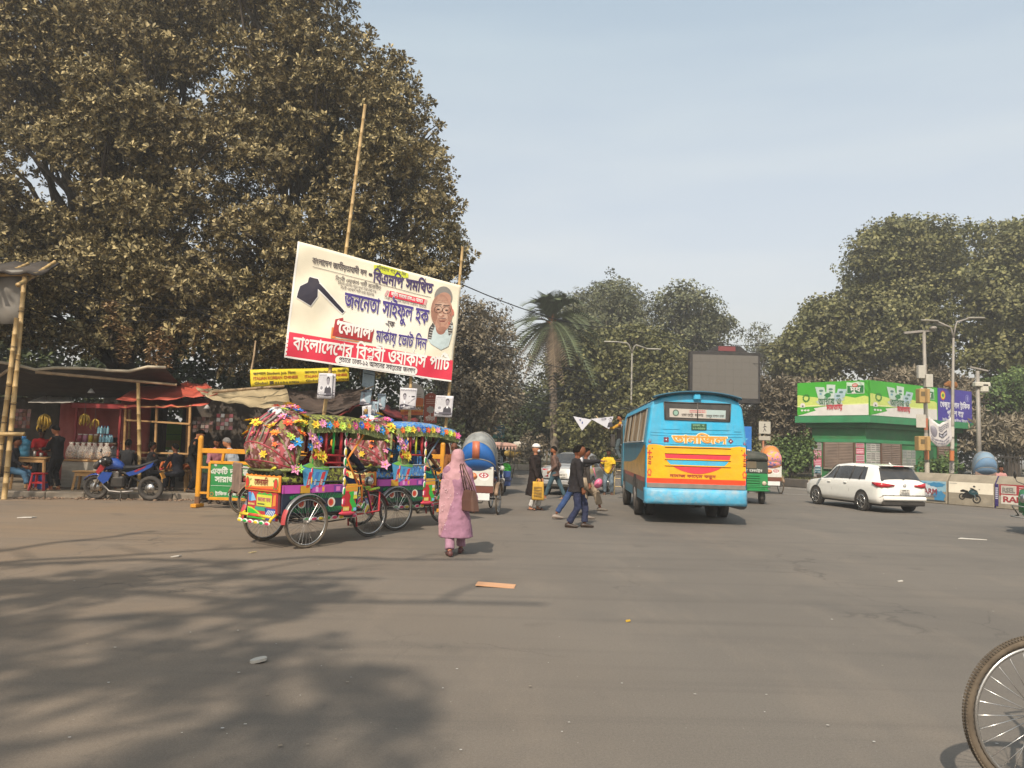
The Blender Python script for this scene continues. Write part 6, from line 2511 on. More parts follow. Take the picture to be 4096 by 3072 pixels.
# left side (local +y)
sf=lambda x,z,l=0.0:V((x,1.102+l,z))
sw=lambda x,z,l=0.0:V((x,1.102+l-max(0,z-1.78)*.125,z))
mb=MB()
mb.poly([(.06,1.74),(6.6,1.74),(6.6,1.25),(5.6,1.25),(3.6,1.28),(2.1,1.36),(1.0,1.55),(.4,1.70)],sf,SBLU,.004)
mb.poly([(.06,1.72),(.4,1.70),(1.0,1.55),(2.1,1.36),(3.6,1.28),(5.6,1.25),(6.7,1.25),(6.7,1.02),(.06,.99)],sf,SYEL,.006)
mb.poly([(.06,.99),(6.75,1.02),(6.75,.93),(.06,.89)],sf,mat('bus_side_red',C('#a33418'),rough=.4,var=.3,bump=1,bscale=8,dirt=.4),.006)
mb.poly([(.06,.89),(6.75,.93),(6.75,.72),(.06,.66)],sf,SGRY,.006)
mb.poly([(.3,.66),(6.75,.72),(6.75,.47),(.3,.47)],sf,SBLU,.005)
mb.build('side_paint',bus)
mb=MB()
mb.poly([(.42,1.80),(5.6,1.80),(5.6,2.52),(.42,2.52)],sw,GLS,.006)
sbw=mb.build('side_windows',bus)
for k in range(22):
 x=.50+k*.235
 mb=MB()
 mb.grid(lambda a,b:sw(x+.20*a,1.82+.68*b,.014+.012*math.sin(a*9+k)),6,1,mat('bus_curtain',C('#8a765c'),rough=.95,var=.35,scale=5,dirt=.3,stretch=(6,1,.3)))
 if k%5 != 4:
  mb.build('curtain',sbw)
for x in (.42,1.72,3.02,4.32,5.6):
 mb=MB()
 mb.beam(sw(x,1.79,.02),sw(x,2.54,.02),.035,.03,pt('#8f8f88'))
 mb.build('window_bar',sbw)
for z in (1.79,2.53):
 mb=MB()
 mb.beam(sw(.40,z,.02),sw(5.62,z,.02),.03,.03,pt('#bfc4c4' if z<2 else '#3a3a38'))
 mb.build('window_bar',sbw)
mb=MB()
mb.box((6.0,1.12,1.5),(.6,.04,1.9),SBLU,bev=.02)
mb.box((6.0,1.15,2.05),(.44,.02,.6),GLS)
mb.build('door',bus)
mb=MB()
mb.tube([(6.7,1.1,2.2),(6.8,1.3,2.25),(6.8,1.36,2.0)],.015,BLK)
mb.box((6.8,1.36,1.85),(.06,.16,.4),BLK,bev=.02)
mb.build('mirror',bus)
mb=MB()
mb.poly([(.06,1.74),(6.7,1.74),(6.7,.47),(.3,.47),(.06,.6)],lambda x,z,l:V((x,-1.102-l,z)),SBLU,.004)
mb.poly([(.42,1.80),(6.4,1.80),(6.4,2.52),(.42,2.52)],lambda x,z,l:V((x,-1.102-l+max(0,z-1.78)*.125,z)),GLS,.006)
mb.build('right_side_panels',bus)
for (x,dual) in ((2.2,True),(5.5,False)):
 for sy in (-1,1):
  for q in ((0,.27) if dual else (0,)):
   mb=MB()
   mb.tube([(x,sy*(1.02-q)-.1,.44),(x,sy*(1.02-q)-.085,.44),(x,sy*(1.02-q)+.085,.44),(x,sy*(1.02-q)+.1,.44)],[.36,.44,.44,.36],RUB,seg=28)
   w=mb.build('wheel',bus)
   mb=MB()
   mb.tube([(x,sy*(1.02-q)+sy*.095,.44),(x,sy*(1.02-q)+sy*.108,.44)],.24,STEEL,seg=16)
   mb.build('rim',w)
  mb=MB()
  mb.prism([(x-.52,.46),(x-.48,.80),(x-.25,.99),(x+.25,.99),(x+.48,.80),(x+.52,.46)],.01,lambda a,z,d:V((a,sy*(1.108+d),z)),BLK)
  mb.build('wheel_arch',bus)
mb=MB()
mb.box((3.2,0,.46),(5.6,1.4,.16),BLK)
mb.box((2.2,0,.44),(.16,1.9,.16),BLK)
mb.ell((2.2,.1,.44),(.2,.2,.19),BLK)
mb.build('chassis',bus)
mb=MB()
mb.prism([(1400,1330),(1600,1330),(1602,1352),(1580,1372),(1540,1374),(1440,1352),(1400,1345)],-.25,lambda x,y,d:bf(x,y,d),BLK)
mb.build('bumper_underpiece',bus)  # black piece below the right end of the bumper
# ================================================================== CARS
def interp(st,x):
 if x <= st[0][0]:
  return st[0]
 for a,b in zip(st,st[1:]):
  if x <= b[0]:
   f=(x-a[0])/(b[0]-a[0])
   f=f*f*(3-2*f)*.35+f*.65
   return [p+(q-p)*f for p,q in zip(a,b)]
 return st[-1]
def csec(st,x):
 _,zb,w,zs,wr,zr=interp(st,x)
 h=[(w*.86,zb),(w*.97,zb+.05),(w,zb+.16),(w*1.0,.52),(w*.985,.70),(w*.965,zs-.03),(w*.94,zs),
   (w*.94+(wr-w*.94)*.5,zs+(zr-.05-zs)*.5),(wr,zr-.055),(wr*.93,zr-.018),(wr*.7,zr),(wr*.3,zr+.012)]
 return h
def car(name,label,loc,heading,st,paint,side,rear,wheels,scale=1.0,wheel_r=.31,arch=.37,lamps=None,rim_col=CHR,cat='car',group=None):
 t=thing(name,label,cat,loc,heading,group)
 t.scale=(scale,)*3
 x0,x1=st[0][0],st[-1][0]
 n=46
 xs=[x0+(x1-x0)*i/n for i in range(n+1)]
 secs=[]
 for x in xs:
  h=csec(st,x)
  secs.append([V((x,y,z)) for y,z in h]+[V((x,-y,z)) for y,z in h[::-1]])
 mb=MB()
 mb.loft(secs,paint)
 mb.build('body',t)
 def S(x,k,sg=1,l=.006):
  """surface point: k runs along the section indices"""
  h=csec(st,x)
  i=min(int(k),len(h)-2)
  f=k-i
  y=h[i][0]+(h[i+1][0]-h[i][0])*f
  z=h[i][1]+(h[i+1][1]-h[i][1])*f
  ny,nz=(h[i+1][1]-h[i][1]),-(h[i+1][0]-h[i][0])
  q=math.hypot(ny,nz) or 1
  return V((x,sg*(y+ny/q*l),z+nz/q*l))
 for (nm,a0,a1,b0,b1,k0,k1) in side:     # lower edge x range a0..a1, upper edge b0..b1
  for sg in (1,-1):
   mb=MB()
   mb.grid(lambda u_,v_:S((a0+(a1-a0)*u_)*(1-v_)+(b0+(b1-b0)*u_)*v_,k0+(k1-k0)*v_,sg),10,5,GLS)
   mb.build(nm,t)
 for (nm,xa,xb,ka,kb) in rear:              # windows lying over the top: from section index ka round to its mirror
  mb=MB()
  def top(u_,v_):
   x=xa+(xb-xa)*v_
   k=ka+(kb-ka)*v_
   kk=k+(11-k)*(1-abs(2*u_-1))
   return S(x,min(kk,10.999),1 if u_<.5 else-1,.02)
  mb.grid(top,16,4,GLS)
  mb.build(nm,t)
 for wx in wheels:
  for sg in (1,-1):
   h=csec(st,wx)
   w=max(p[0] for p in h)
   mb=MB()
   mb.prism([(wx+arch*math.cos(R(a)),max(wheel_r*.62,wheel_r+arch*math.sin(R(a)))) for a in range(-25,206,11)],.006,lambda a,z,d:V((a,sg*(w+.004+d),z)),BLK)
   mb.build('wheel_arch',t)
   mb=MB()
   yc=w-.08
   mb.tube([(wx,sg*yc-.095,wheel_r),(wx,sg*yc-.08,wheel_r),(wx,sg*yc+.08,wheel_r),(wx,sg*yc+.095,wheel_r)],[wheel_r*.9,wheel_r,wheel_r,wheel_r*.9],RUB,seg=28)
   wo=mb.build('wheel',t)
   mb=MB()
   yy=sg*(yc+.097)
   mb.tube([(wx+wheel_r*.66*math.cos(a),yy,wheel_r+wheel_r*.66*math.sin(a)) for a in [2*math.pi*k/24 for k in range(24)]],.014,rim_col,seg=6,closed=True)
   for k in range(6):
    a=2*math.pi*k/6+.3
    mb.beam((wx,yy,wheel_r),(wx+wheel_r*.64*math.cos(a),yy,wheel_r+wheel_r*.64*math.sin(a)),.02,.05,rim_col,up=V((0,1,0)))
   mb.tube([(wx,yy-.01,wheel_r),(wx,yy+.012*sg,wheel_r)],.045,rim_col,seg=10)
   mb.build('rim',wo)
 mb=MB()
 mb.box((0,0,.26),(x1-x0-.5,1.3,.12),BLK)
 mb.build('underside',t)
 return t,S
PEARL=mat('pearl_white',(.80,.78,.72),rough=.22,var=.03,coat=.8,dirt=.05)
#        x,   zb,  w,   zs,  wr,  zr
WAG=[(-2.20,.40,.70,.90,.62,.94),(-2.17,.32,.76,.92,.64,.97),(-2.08,.27,.82,.94,.64,1.02),(-1.90,.26,.845,.955,.60,1.26),(-1.76,.26,.85,.96,.585,1.43),(-1.2,.25,.855,.95,.60,1.475),
  (-.2,.25,.86,.94,.60,1.49),(.45,.25,.86,.93,.585,1.44),(1.02,.25,.86,.92,.60,1.12),(1.26,.25,.855,.905,.66,.95),(1.7,.26,.84,.86,.60,.88),(2.02,.29,.79,.74,.52,.76),(2.16,.32,.70,.62,.46,.66),(2.22,.38,.55,.56,.4,.58)]
wc=V(placed(869,511)).lerp(V(placed(913.4,513)),.5)
hd_=99
dv=V((math.cos(R(hd_)),math.sin(R(hd_)),0))
wloc=wc+dv*1.28*.95
wcar,S=car('estate_car','white estate car with red tail lamps turning at the junction',(wloc.x,wloc.y+.3,0),hd_,WAG,PEARL,
    [('side_window',-1.42,.98,-1.34,.42,6.15,7.85)],[('rear_window',-2.10,-1.80,7.2,8.6),('windscreen',1.06,.50,7.0,8.6)],(-1.32,1.30),scale=.925)
sc=1
for xp,k0,k1 in ((-.62,6.1,7.9),(.28,6.1,7.9),(-1.12,6.1,7.9)):
 for sg in (1,-1):
  mb=MB()
  mb.tube([S(xp,k0,sg,.012),S(xp-.02,k1,sg,.012)],.018,BLK,seg=5)
  mb.build('window_pillar',wcar)
for xp in (-.62,.33,1.12):
 for sg in (1,-1):
  mb=MB()
  mb.tube([S(xp,1.4,sg,.002),S(xp,3.5,sg,.002),S(xp,6,sg,.002)],.004,pt('#8a877e'),seg=4)
  mb.build('door_gap',wcar)
for xp in (-.42,.52):
 for sg in (1,-1):
  mb=MB()
  mb.ell(S(xp,4.7,sg,.01),(.10,.02,.022),PEARL,10,6)
  mb.build('door_handle',wcar)
TLR=mat('tail_lamp',(.42,.012,.02),rough=.12,var=.05,coat=.8)
for sg in (1,-1):
 mb=MB()
 # the lamp wraps from the hatch round onto the flank
 for (pa,pb_) in (((-2.215,.30,.90),(-2.20,.62,.93)),):
  mb.loft([[V((-2.235,sg*.34,.83)),V((-2.235,sg*.34,.87)),V((-2.20,sg*.34,.87)),V((-2.20,sg*.34,.83))],
     [V((-2.235,sg*.58,.79)),V((-2.225,sg*.58,.90)),V((-2.15,sg*.58,.90)),V((-2.16,sg*.58,.79))],
     [V((-2.20,sg*.74,.78)),V((-2.19,sg*.74,.93)),V((-2.08,sg*.74,.93)),V((-2.10,sg*.74,.78))],
     [V((-2.08,sg*.835,.80)),V((-2.06,sg*.835,.93)),V((-1.95,sg*.80,.93)),V((-1.95,sg*.80,.80))],
     [V((-1.86,sg*.855,.88)),V((-1.86,sg*.855,.93)),V((-1.84,sg*.80,.93)),V((-1.84,sg*.80,.88))]],TLR)
 mb.build('tail_lamp',wcar)
 mb=MB()
 mb.box((.98,sg*.93,1.0),(.10,.16,.12),BLK,bev=.03)
 mb.build('mirror',wcar)
mb=MB()
mb.box((-2.17,0,.30),(.12,1.42,.14),BLK,bev=.03)
mb.box((-2.24,0,.45),(.08,1.45,.12),PEARL,bev=.03)
mb.build('bumper',wcar)
mb=MB()
mb.box((-2.245,0,.67),(.012,.34,.15),pt('#d8d5cc'),bev=.004)
fpl=plane_fn((-2.254,.16,.60),(0,-1,0),(0,0,1))
text(mb,'ঢাকা গ',fpl,.16,.075,.07,pt('#55524c'),align='c',lift=.002)
text(mb,'৩৪-৫৬৭৮',fpl,.16,.01,.07,pt('#55524c'),align='c',lift=.002)
mb.build('number_plate',wcar)
mb=MB()
mb.tube(circ(0,0,1,4) and [(-2.235,.05*math.cos(a),.86+.035*math.sin(a)) for a in [k*math.pi/8 for k in range(16)]],.009,CHR,seg=5,closed=True)
mb.tube([(-2.235,-.03,.86),(-2.235,.03,.86)],.008,CHR,seg=5)
mb.build('badge',wcar)
mb=MB()
fpl=plane_fn((-2.252,.52,.54),(0,-1,0),(0,0,1))
scribble(mb,fpl,0,0,.16,.03,pt('#6a6862'),1,.002,3)
scribble(mb,fpl,.88,0,1.04,.03,pt('#6a6862'),1,.002,5)
mb.build('model_lettering',wcar)
mb=MB()
mb.tube([(-2.14,0,1.02),(-2.06,-.2,1.09),(-2.07,-.38,1.05)],.010,BLK,seg=5)
mb.build('wiper',wcar)
mb=MB()
mb.box((-1.82,0,1.44),(.24,1.06,.03),PEARL,bev=.012)
mb.box((-1.945,0,1.435),(.015,.34,.022),TLR)
mb.build('spoiler',wcar)
mb=MB()
mb.loft([[V((-1.62+q,sy*.03*(1-q*2),1.475+.06*q*3)) for q,sy in ((0,-1),(.12,-1),(.12,1),(0,1))],[V((-1.5,sy*.008,1.545)) for sy in (-1,-1,1,1)]],PEARL)
mb.build('aerial_fin',wcar)
SILV=mat('silver_paint',(.42,.42,.41),rough=.3,metal=.35,var=.05,coat=.5,dirt=.3,dcol=(.25,.22,.18))
SED=[(-2.22,.42,.68,.80,.60,.86),(-2.18,.34,.76,.86,.62,.92),(-2.05,.29,.82,.90,.60,.97),(-1.60,.26,.845,.92,.60,1.00),(-1.42,.26,.85,.93,.60,1.05),(-.85,.25,.855,.93,.56,1.38),
  (-.2,.25,.855,.93,.58,1.44),(.4,.25,.855,.92,.57,1.38),(1.0,.25,.855,.90,.60,1.05),(1.2,.25,.85,.88,.62,.93),(1.8,.27,.82,.80,.55,.84),(2.1,.32,.72,.66,.48,.70),(2.18,.38,.58,.56,.4,.60)]
sA,sB=V(placed(548,494)),V(placed(583,495))
sc_=sA.lerp(sB,.5)
hs=71
dvs=V((math.cos(R(hs)),math.sin(R(hs)),0))
sl2=sc_+dvs*1.3
scar,S2=car('saloon_car','silver saloon car with a red tail lamp standing behind the walkers',(sl2.x+.1,sl2.y,0),hs,SED,SILV,
    [('side_window',-1.18,.95,-.78,.40,6.15,7.85)],[('rear_window',-1.44,-.88,7.0,8.4),('windscreen',1.02,.45,7.0,8.4)],(-1.30,1.30),scale=1.0)
for sg in (1,-1):
 mb=MB()
 mb.loft([[V((-2.23,sg*.46,.62)),V((-2.22,sg*.50,.87)),V((-2.14,sg*.5,.87)),V((-2.16,sg*.46,.62))],
    [V((-2.22,sg*.62,.62)),V((-2.18,sg*.64,.88)),V((-2.08,sg*.64,.88)),V((-2.1,sg*.62,.62))],
    [V((-2.15,sg*.78,.62)),V((-2.10,sg*.78,.86)),V((-2.02,sg*.76,.86)),V((-2.04,sg*.76,.62))],
    [V((-2.0,sg*.845,.70)),V((-1.98,sg*.845,.82)),V((-1.95,sg*.8,.82)),V((-1.96,sg*.8,.70))]],TLR)
 mb.build('tail_lamp',scar)
 mb=MB()
 mb.box((.92,sg*.93,.98),(.10,.15,.11),SILV,bev=.03)
 mb.build('mirror',scar)
mb=MB()
mb.box((-2.22,0,.44),(.10,1.5,.16),SILV,bev=.03)
mb.build('bumper',scar)
mb=MB()
mb.box((-2.235,0,.66),(.012,.36,.17),pt('#cfccc4'),bev=.004)
text(mb,'ঢাকা খ',plane_fn((-2.243,.16,.58),(0,-1,0),(0,0,1)),.16,.085,.07,pt('#55524c'),align='c',lift=.002)
text(mb,'৮৭-৬৫৪৩',plane_fn((-2.243,.16,.58),(0,-1,0),(0,0,1)),.16,.01,.07,pt('#55524c'),align='c',lift=.002)
mb.build('number_plate',scar)
for xp in (-.35,.55):
 for sg in (1,-1):
  mb=MB()
  mb.ell(S2(xp-.15,4.7,sg,.01),(.09,.02,.02),SILV,8,6)
  mb.build('door_handle',scar)
# ================================================================== GREEN AUTO-RICKSHAWS
def auto(loc,heading,label,lead):
 t=thing('auto_rickshaw',label,'auto rickshaw',loc,heading,'green auto-rickshaws')
 G1=pt('#0f8a48',rough=.35,dirt=.2)
 TOP=pt('#1d2f2a',rough=.6,dirt=.35)
 prof=[]
 st_=[(-.02,.42,.62,.95),(.0,.40,.64,1.0),(.9,.38,.66,1.0),(1.6,.38,.64,.98),(2.1,.40,.50,.80),(2.5,.45,.30,.60)]
 mb=MB()
 secs=[]
 for (x,zb,w,zt) in st_:
  secs.append([V((x,y,z)) for y,z in ((-w,zb),(-w,.7),(-w,zt-.05),(-w*.9,zt),(w*.9,zt),(w,zt-.05),(w,.7),(w,zb))])
 mb.loft([secs[0],secs[1],secs[2]],G1,smooth=False)
 mb.build('tail_body',t)
 mb=MB()
 mb.loft([[V((1.55,y,z)) for y,z in ((-.62,.38),(-.62,.9),(.62,.9),(.62,.38))],[V((2.0,y,z)) for y,z in ((-.50,.40),(-.45,1.0),(.45,1.0),(.50,.40))],[V((2.30,y,z)) for y,z in ((-.34,.46),(-.30,.95),(.30,.95),(.34,.46))],[V((2.42,y,z)) for y,z in ((-.16,.55),(-.16,.80),(.16,.80),(.16,.55))]],G1,smooth=True)
 mb.build('nose',t)
 mb=MB()
 mb.box((1.2,0,.40),(1.3,1.24,.06),BLK)
 mb.build('floor_pan',t)
 mb=MB()
 secs=[]
 for (x,dz,q) in ((-.06,-.16,1),(-.02,-.05,1),(.15,0,1),(1.2,.02,.98),(1.9,-.04,.94),(2.02,-.10,.9)):
  secs.append([V((x,.64*q*math.cos(a),1.54+dz+.12*max(0,math.sin(a))-(.12 if math.sin(a)<0 else 0)*.0)) for a in [math.pi*k/12 for k in range(13)]]+
     [V((x,-.6*q,1.50+dz)),V((x,.6*q,1.50+dz))])
 mb.loft(secs,TOP)
 mb.build('roof',t)
 mb=MB()
 mb.prism([(-.64,.98),(.64,.98),(.62,1.52),(-.62,1.52)],.02,lambda y,z,d:V((-.02-d,-y,z)),TOP)
 rb=mb.build('rear_cover',t)
 mb=MB()
 ff=plane_fn((-.045,.64,.98),(0,-1,0),(0,0,1))
 mb.poly(rect(.18,.14,.92,.36),ff,pt('#6a5f4a',rough=.3),.003)
 text(mb,'গাড়ি মহানগর',ff,.64,.42,.13,pt('#d8d8d0'),align='c',w=.95,lift=.004,bold=.03)
 text(mb,'ঢাকা মেট্রো',ff,.70,.035,.10,pt('#d8d8d0'),align='c',w=.8,lift=.004,bold=.02)
 mb.build('rear_print',rb)
 for k in range(5):
  mb=MB()
  mb.box((-.025,0,.90-.075*k),(.05,.80,.035),G1,bev=.008)
  mb.build('grille_bar',t)
 mb=MB()
 mb.box((-.012,0,.75),(.012,.9,.42),BLK)
 mb.build('grille_recess',t)
 mb=MB()
 mb.box((-.09,.2,.80),(.03,.28,.16),pt('#128c54'),bev=.01)
 mb.build('rear_plate',t)
 mb=MB()
 for z in (.44,.56):
  mb.tube([(-.06,-.68,z),(-.16,-.6,z),(-.16,.6,z),(-.06,.68,z)],.024,G1)
 for y in (-.5,0,.5):
  mb.tube([(-.15,y,.44),(-.15,y,.58)],.02,G1)
 mb.build('bumper_bars',t)
 for sg in (1,-1):
  mb=MB()
  mb.ell((-.05,sg*.52,.66),(.03,.07,.07),pt('#c8b8a0',rough=.2),10,6)
  mb.build('tail_lamp',t)
  mb=MB()
  mb.tube([(.35,sg*.52-.06,.22),(.35,sg*.52+.06,.22)],.22,RUB,seg=22)
  w=mb.build('wheel',t)
  mb=MB()
  mb.tube([(.35,sg*.60-.02,.22),(.35,sg*.60,.22)],.12,pt('#7a7a74'),seg=12)
  mb.build('rim',w)
  for x in (.85,1.62):
   mb=MB()
   mb.tube([(x,sg*.62,.9 if x>1 else .4),(x,sg*.60,1.52)],.018,G1,seg=6)
   mb.build('side_post',t)
  mb=MB()
  for z in (.62,.78,.94,1.10,1.26):
   mb.tube([(.86,sg*.635,z),(1.60,sg*.635,z)],.010,G1,seg=5)
  for k in range(7):
   mb.tube([(.9+.11*k,sg*.635,.5),(.9+.11*k,sg*.625,1.42)],.007,G1,seg=4)
  mb.build('cage_door',t)
  mb=MB()
  mb.tube([(1.95,sg*.5,1.02),(2.1,sg*.72,1.12),(2.12,sg*.74,1.20)],.010,BLK,seg=5)
  mb.ell((2.12,sg*.75,1.27),(.02,.055,.085),BLK,10,8)
  mb.build('mirror',t)
 mb=MB()
 mb.tube([(2.15,-.05,.22),(2.15,.05,.22)],.22,RUB,seg=22)
 w=mb.build('wheel',t)
 mb=MB()
 mb.box((2.16,0,.44),(.46,.2,.06),G1,bev=.02)
 mb.build('front_guard',t)
 mb=MB()
 mb.prism([(-.44,1.0),(.44,1.0),(.50,1.48),(-.50,1.48)],.01,lambda y,z,d:V((2.02-(z-1)*.12+d,y,z)),mat('windscreen_glass',(.10,.12,.12),rough=.05,var=.05,alpha=.55))
 mb.build('windscreen',t)
 mb=MB()
 mb.tube([(2.3,-.35,.40),(2.5,-.3,.38),(2.56,0,.38),(2.5,.3,.38),(2.3,.35,.40)],.016,pt('#8a8a86'),seg=6)
 mb.tube([(2.3,-.35,.40),(2.48,-.3,.60),(2.54,0,.62),(2.48,.3,.60),(2.3,.35,.40)],.012,pt('#8a8a86'),seg=6)
 mb.build('front_bars',t)
 mb=MB()
 mb.ell((2.42,0,.78),(.05,.10,.10),CHR,12,8)
 mb.build('headlamp',t)
 mb=MB()
 mb.box((.62,0,.66),(.5,1.1,.14),pt('#5a3a30'),bev=.03)
 mb.box((.32,0,.95),(.12,1.1,.5),pt('#5a3a30'),bev=.03)
 mb.box((1.45,0,.68),(.3,.5,.12),pt('#5a3a30'),bev=.03)
 mb.build('seats',t)
 return t
ag=V(placed(747,503.5))
auto((ag.x-.1,ag.y-.3,0),84,'green auto-rickshaw seen from behind just right of the blue bus',0)
auto((13.5,16.6,0),178,'green auto-rickshaw whose nose and mirror enter at the picture edge',0)
# ================================================================== THE MOTORCYCLE
mk=V(placed(90,498.5)).lerp(V(placed(152,498.5)),.5)
mt=thing('motorcycle','blue and red motorcycle leaning on its side stand at the kerb','motorcycle',(P(124.5,480,19.2).x,19.2,0),180+3)
mt.rotation_euler[0]=R(-7)
MBL=mat('moto_blue',C('#163f88'),rough=.22,var=.05,coat=.7,dirt=.1)
MRD=mat('moto_red',C('#8a1c24'),rough=.25,var=.05,coat=.6,dirt=.1)
for x,nm in ((-.66,'rear'),(.66,'front')):
 mb=MB()
 mb.tube([(x+.255*math.cos(a),0,.31+.255*math.sin(a)) for a in [2*math.pi*k/30 for k in range(30)]],.055 if x<0 else .045,RUB,seg=10,closed=True)
 w=mb.build('wheel',mt)
 mb=MB()
 mb.tube([(x+.205*math.cos(a),0,.31+.205*math.sin(a)) for a in [2*math.pi*k/30 for k in range(30)]],.018,BLK,seg=6,closed=True)
 for k in range(6):
  a=math.pi*2*k/6
  mb.beam((x,0,.31),(x+.2*math.cos(a),0,.31+.2*math.sin(a)),.03,.03,BLK,up=V((0,1,0)))
 mb.tube([(x,-.08,.31),(x,.08,.31)],.04,STEEL,seg=10)
 mb.tube([(x,.05,.31),(x,.056,.31)],.12,CHR,seg=18)
 mb.build('rim',w)
mb=MB()
secs=[]
for (x,z,w,h) in ((-.02,.82,.08,.05),(.05,.86,.12,.10),(.18,.90,.155,.14),(.32,.90,.16,.15),(.44,.86,.13,.13),(.52,.80,.08,.08)):
 secs.append([V((x,w*math.cos(a),z+h*math.sin(a))) for a in [2*math.pi*k/16 for k in range(16)]])
mb.loft(secs,MBL)
mb.build('fuel_tank',mt)
for sg in (1,-1):
 mb=MB()
 mb.prism([(.30,.96),(.48,.90),(.60,.72),(.54,.66),(.42,.76),(.34,.86)],.03,lambda x,z,d:V((x,sg*(.13+d),z)),MRD)
 mb.prism([(.20,.70),(.44,.72),(.56,.56),(.42,.42),(.30,.50)],.03,lambda x,z,d:V((x,sg*(.125+d),z)),MBL)
 mb.build('tank_shroud',mt)
 mb=MB()
 mb.prism([(-.10,.70),(-.40,.80),(-.78,.98),(-.72,.86),(-.40,.68),(-.18,.62)],.03,lambda x,z,d:V((x,sg*(.09+d),z)),MBL)
 mb.prism([(-.30,.75),(-.6,.89),(-.56,.84),(-.34,.72)],.034,lambda x,z,d:V((x,sg*(.09+d),z)),MRD)
 mb.build('side_panel',mt)
mb=MB()
mb.loft([[V((x,w*math.cos(a),z+.045*math.sin(a))) for a in [2*math.pi*k/12 for k in range(12)]] for x,z,w in ((.0,.82,.07),(-.12,.82,.12),(-.4,.85,.13),(-.62,.93,.10),(-.82,1.0,.05))],mat('moto_seat',(.015,.015,.016),rough=.6))
mb.build('seat',mt)
mb=MB()
for sg in (-.1,.1):
 mb.tube([(.66,sg,.31),(.52,sg,.66),(.42,sg*.9,.98)],.024,STEEL,seg=8)
mb.build('fork',mt)
mb=MB()
n=12
mb.loft([[V((.66+rr*math.cos(R(a)),y,.31+rr*math.sin(R(a)))) for y,rr in ((-.07,.315),(0,.345),(.07,.315),(0,.325))] for a in range(30,150,10)],MBL)
mb.build('front_mudguard',mt)
mb=MB()
mb.loft([[V((.56+q*.5,w*math.cos(a),.90-q*.3+h*math.sin(a))) for a in [2*math.pi*k/12 for k in range(12)]] for q,w,h in ((0,.06,.06),(.08,.10,.11),(.2,.09,.10),(.3,.05,.05))],BLK)
mb.ell((.66,0,.84),(.03,.07,.06),pt('#d8dce0',rough=.1),10,8)
mb.build('headlamp',mt)
mb=MB()
mb.tube([(.26,.36,1.03),(.40,.26,1.07),(.44,0,1.02),(.40,-.26,1.07),(.26,-.36,1.03)],.013,BLK,seg=7)
mb.build('handlebar',mt)
for sg in (1,-1):
 mb=MB()
 mb.tube([(.38,sg*.25,1.06),(.40,sg*.30,1.22)],.007,BLK,seg=5)
 mb.ell((.40,sg*.31,1.26),(.015,.07,.045),CHR,10,6)
 mb.build('mirror',mt)
mb=MB()
mb.box((.12,0,.46),(.34,.22,.28),BLK,bev=.04)
mb.box((.18,0,.64),(.18,.16,.16),STEEL,bev=.02)
for k in range(5):
 mb.box((.18,0,.58+.03*k),(.22,.2,.008),STEEL)
mb.tube([(.36,.05,.60),(.46,.08,.40),(.30,.10,.24),(.0,.12,.22),(-.3,.14,.26)],.022,STEEL,seg=7)
mb.build('engine',mt)
mb=MB()
mb.tube([(.0,-.13,.24),(-.35,-.15,.28),(-.75,-.17,.42)],[.03,.045,.05],STEEL,seg=10)
mb.build('exhaust',mt)
mb=MB()
mb.tube([(.42,0,.96),(.1,0,.74),(-.2,0,.60),(-.66,.0,.31)],.03,BLK)
mb.tube([(.40,0,.9),(.30,0,.35),(-.12,0,.30),(-.2,0,.6),(-.7,0,.92)],.022,BLK)
mb.build('frame',mt)
mb=MB()
mb.tube([(.0,.12,.26),(-.06,.30,.03)],.012,BLK,seg=6)
mb.build('side_stand',mt)
mb=MB()
mb.box((-.92,0,.80),(.06,.12,.05),MRD,bev=.01)
mb.build('tail_lamp',mt)
mb=MB()
mb.box((-.95,0,.64),(.02,.2,.16),pt('#c98a2a'),rot=M.Rotation(R(25),3,'Y'))
mb.beam((-.8,0,.86),(-.97,0,.56),.06,.02,BLK)
mb.build('number_plate',mt)
hl=thing('helmet','black motorcycle helmet hung on the handlebar of the motorcycle','helmet',world(mt,(.34,.30,.95)),180)
mb=MB()
mb.ell((0,0,0),(.145,.12,.13),pt('#141416',rough=.2),16,10)
mb.build('shell',hl)
mb=MB()
mb.ell((.05,0,.0),(.105,.108,.06),pt('#c9ced2',rough=.1),14,8)
mb.build('visor',hl)
# ================================================================== BAMBOO, TARPAULINS, STALLS
BAM=mat('bamboo',(.43,.29,.12),rough=.55,var=.25,scale=5,dirt=.2,bump=.2)
BAMD=mat('bamboo_weathered',(.30,.21,.12),rough=.7,var=.25,scale=5,dirt=.35,bump=.2)
WOOD=mat('stall_wood',(.36,.20,.07),rough=.7,var=.25,scale=5,dirt=.3,stretch=(1,6,6))
WOODD=mat('dark_wood',(.10,.065,.04),rough=.8,var=.3,scale=5,dirt=.2)
def bamboo(mb,a,b,r,m=BAM,seg=8):
 a,b=V(a),V(b)
 L_=(b-a).length
 n=max(2,int(L_/.38))
 pts,rs=[],[]
 for i in range(n+1):
  for ds,k in ((-.014,1.0),(0,1.22),(.014,1.0)):
   s_=i/n+ds/max(L_,.1)
   if 0 <= s_ <= 1:
    pts.append(a.lerp(b,s_)+V((math.sin(s_*4+a.x)*.012,0,0)))
    rs.append(r*k*(1-.15*s_))
 mb.tube(pts,rs,m,seg=seg)
 return mb
def bpole(label,a,b,r,m=BAM,group='bamboo poles',name='bamboo_pole'):
 t=MB()
 a,b=V(a),V(b)
 bamboo(t,(0,0,0),b-a,r,m)
 o=t.build(name)
 o.location=a
 o['label'],o['category'],o['group']=label,'bamboo pole',group
 return o
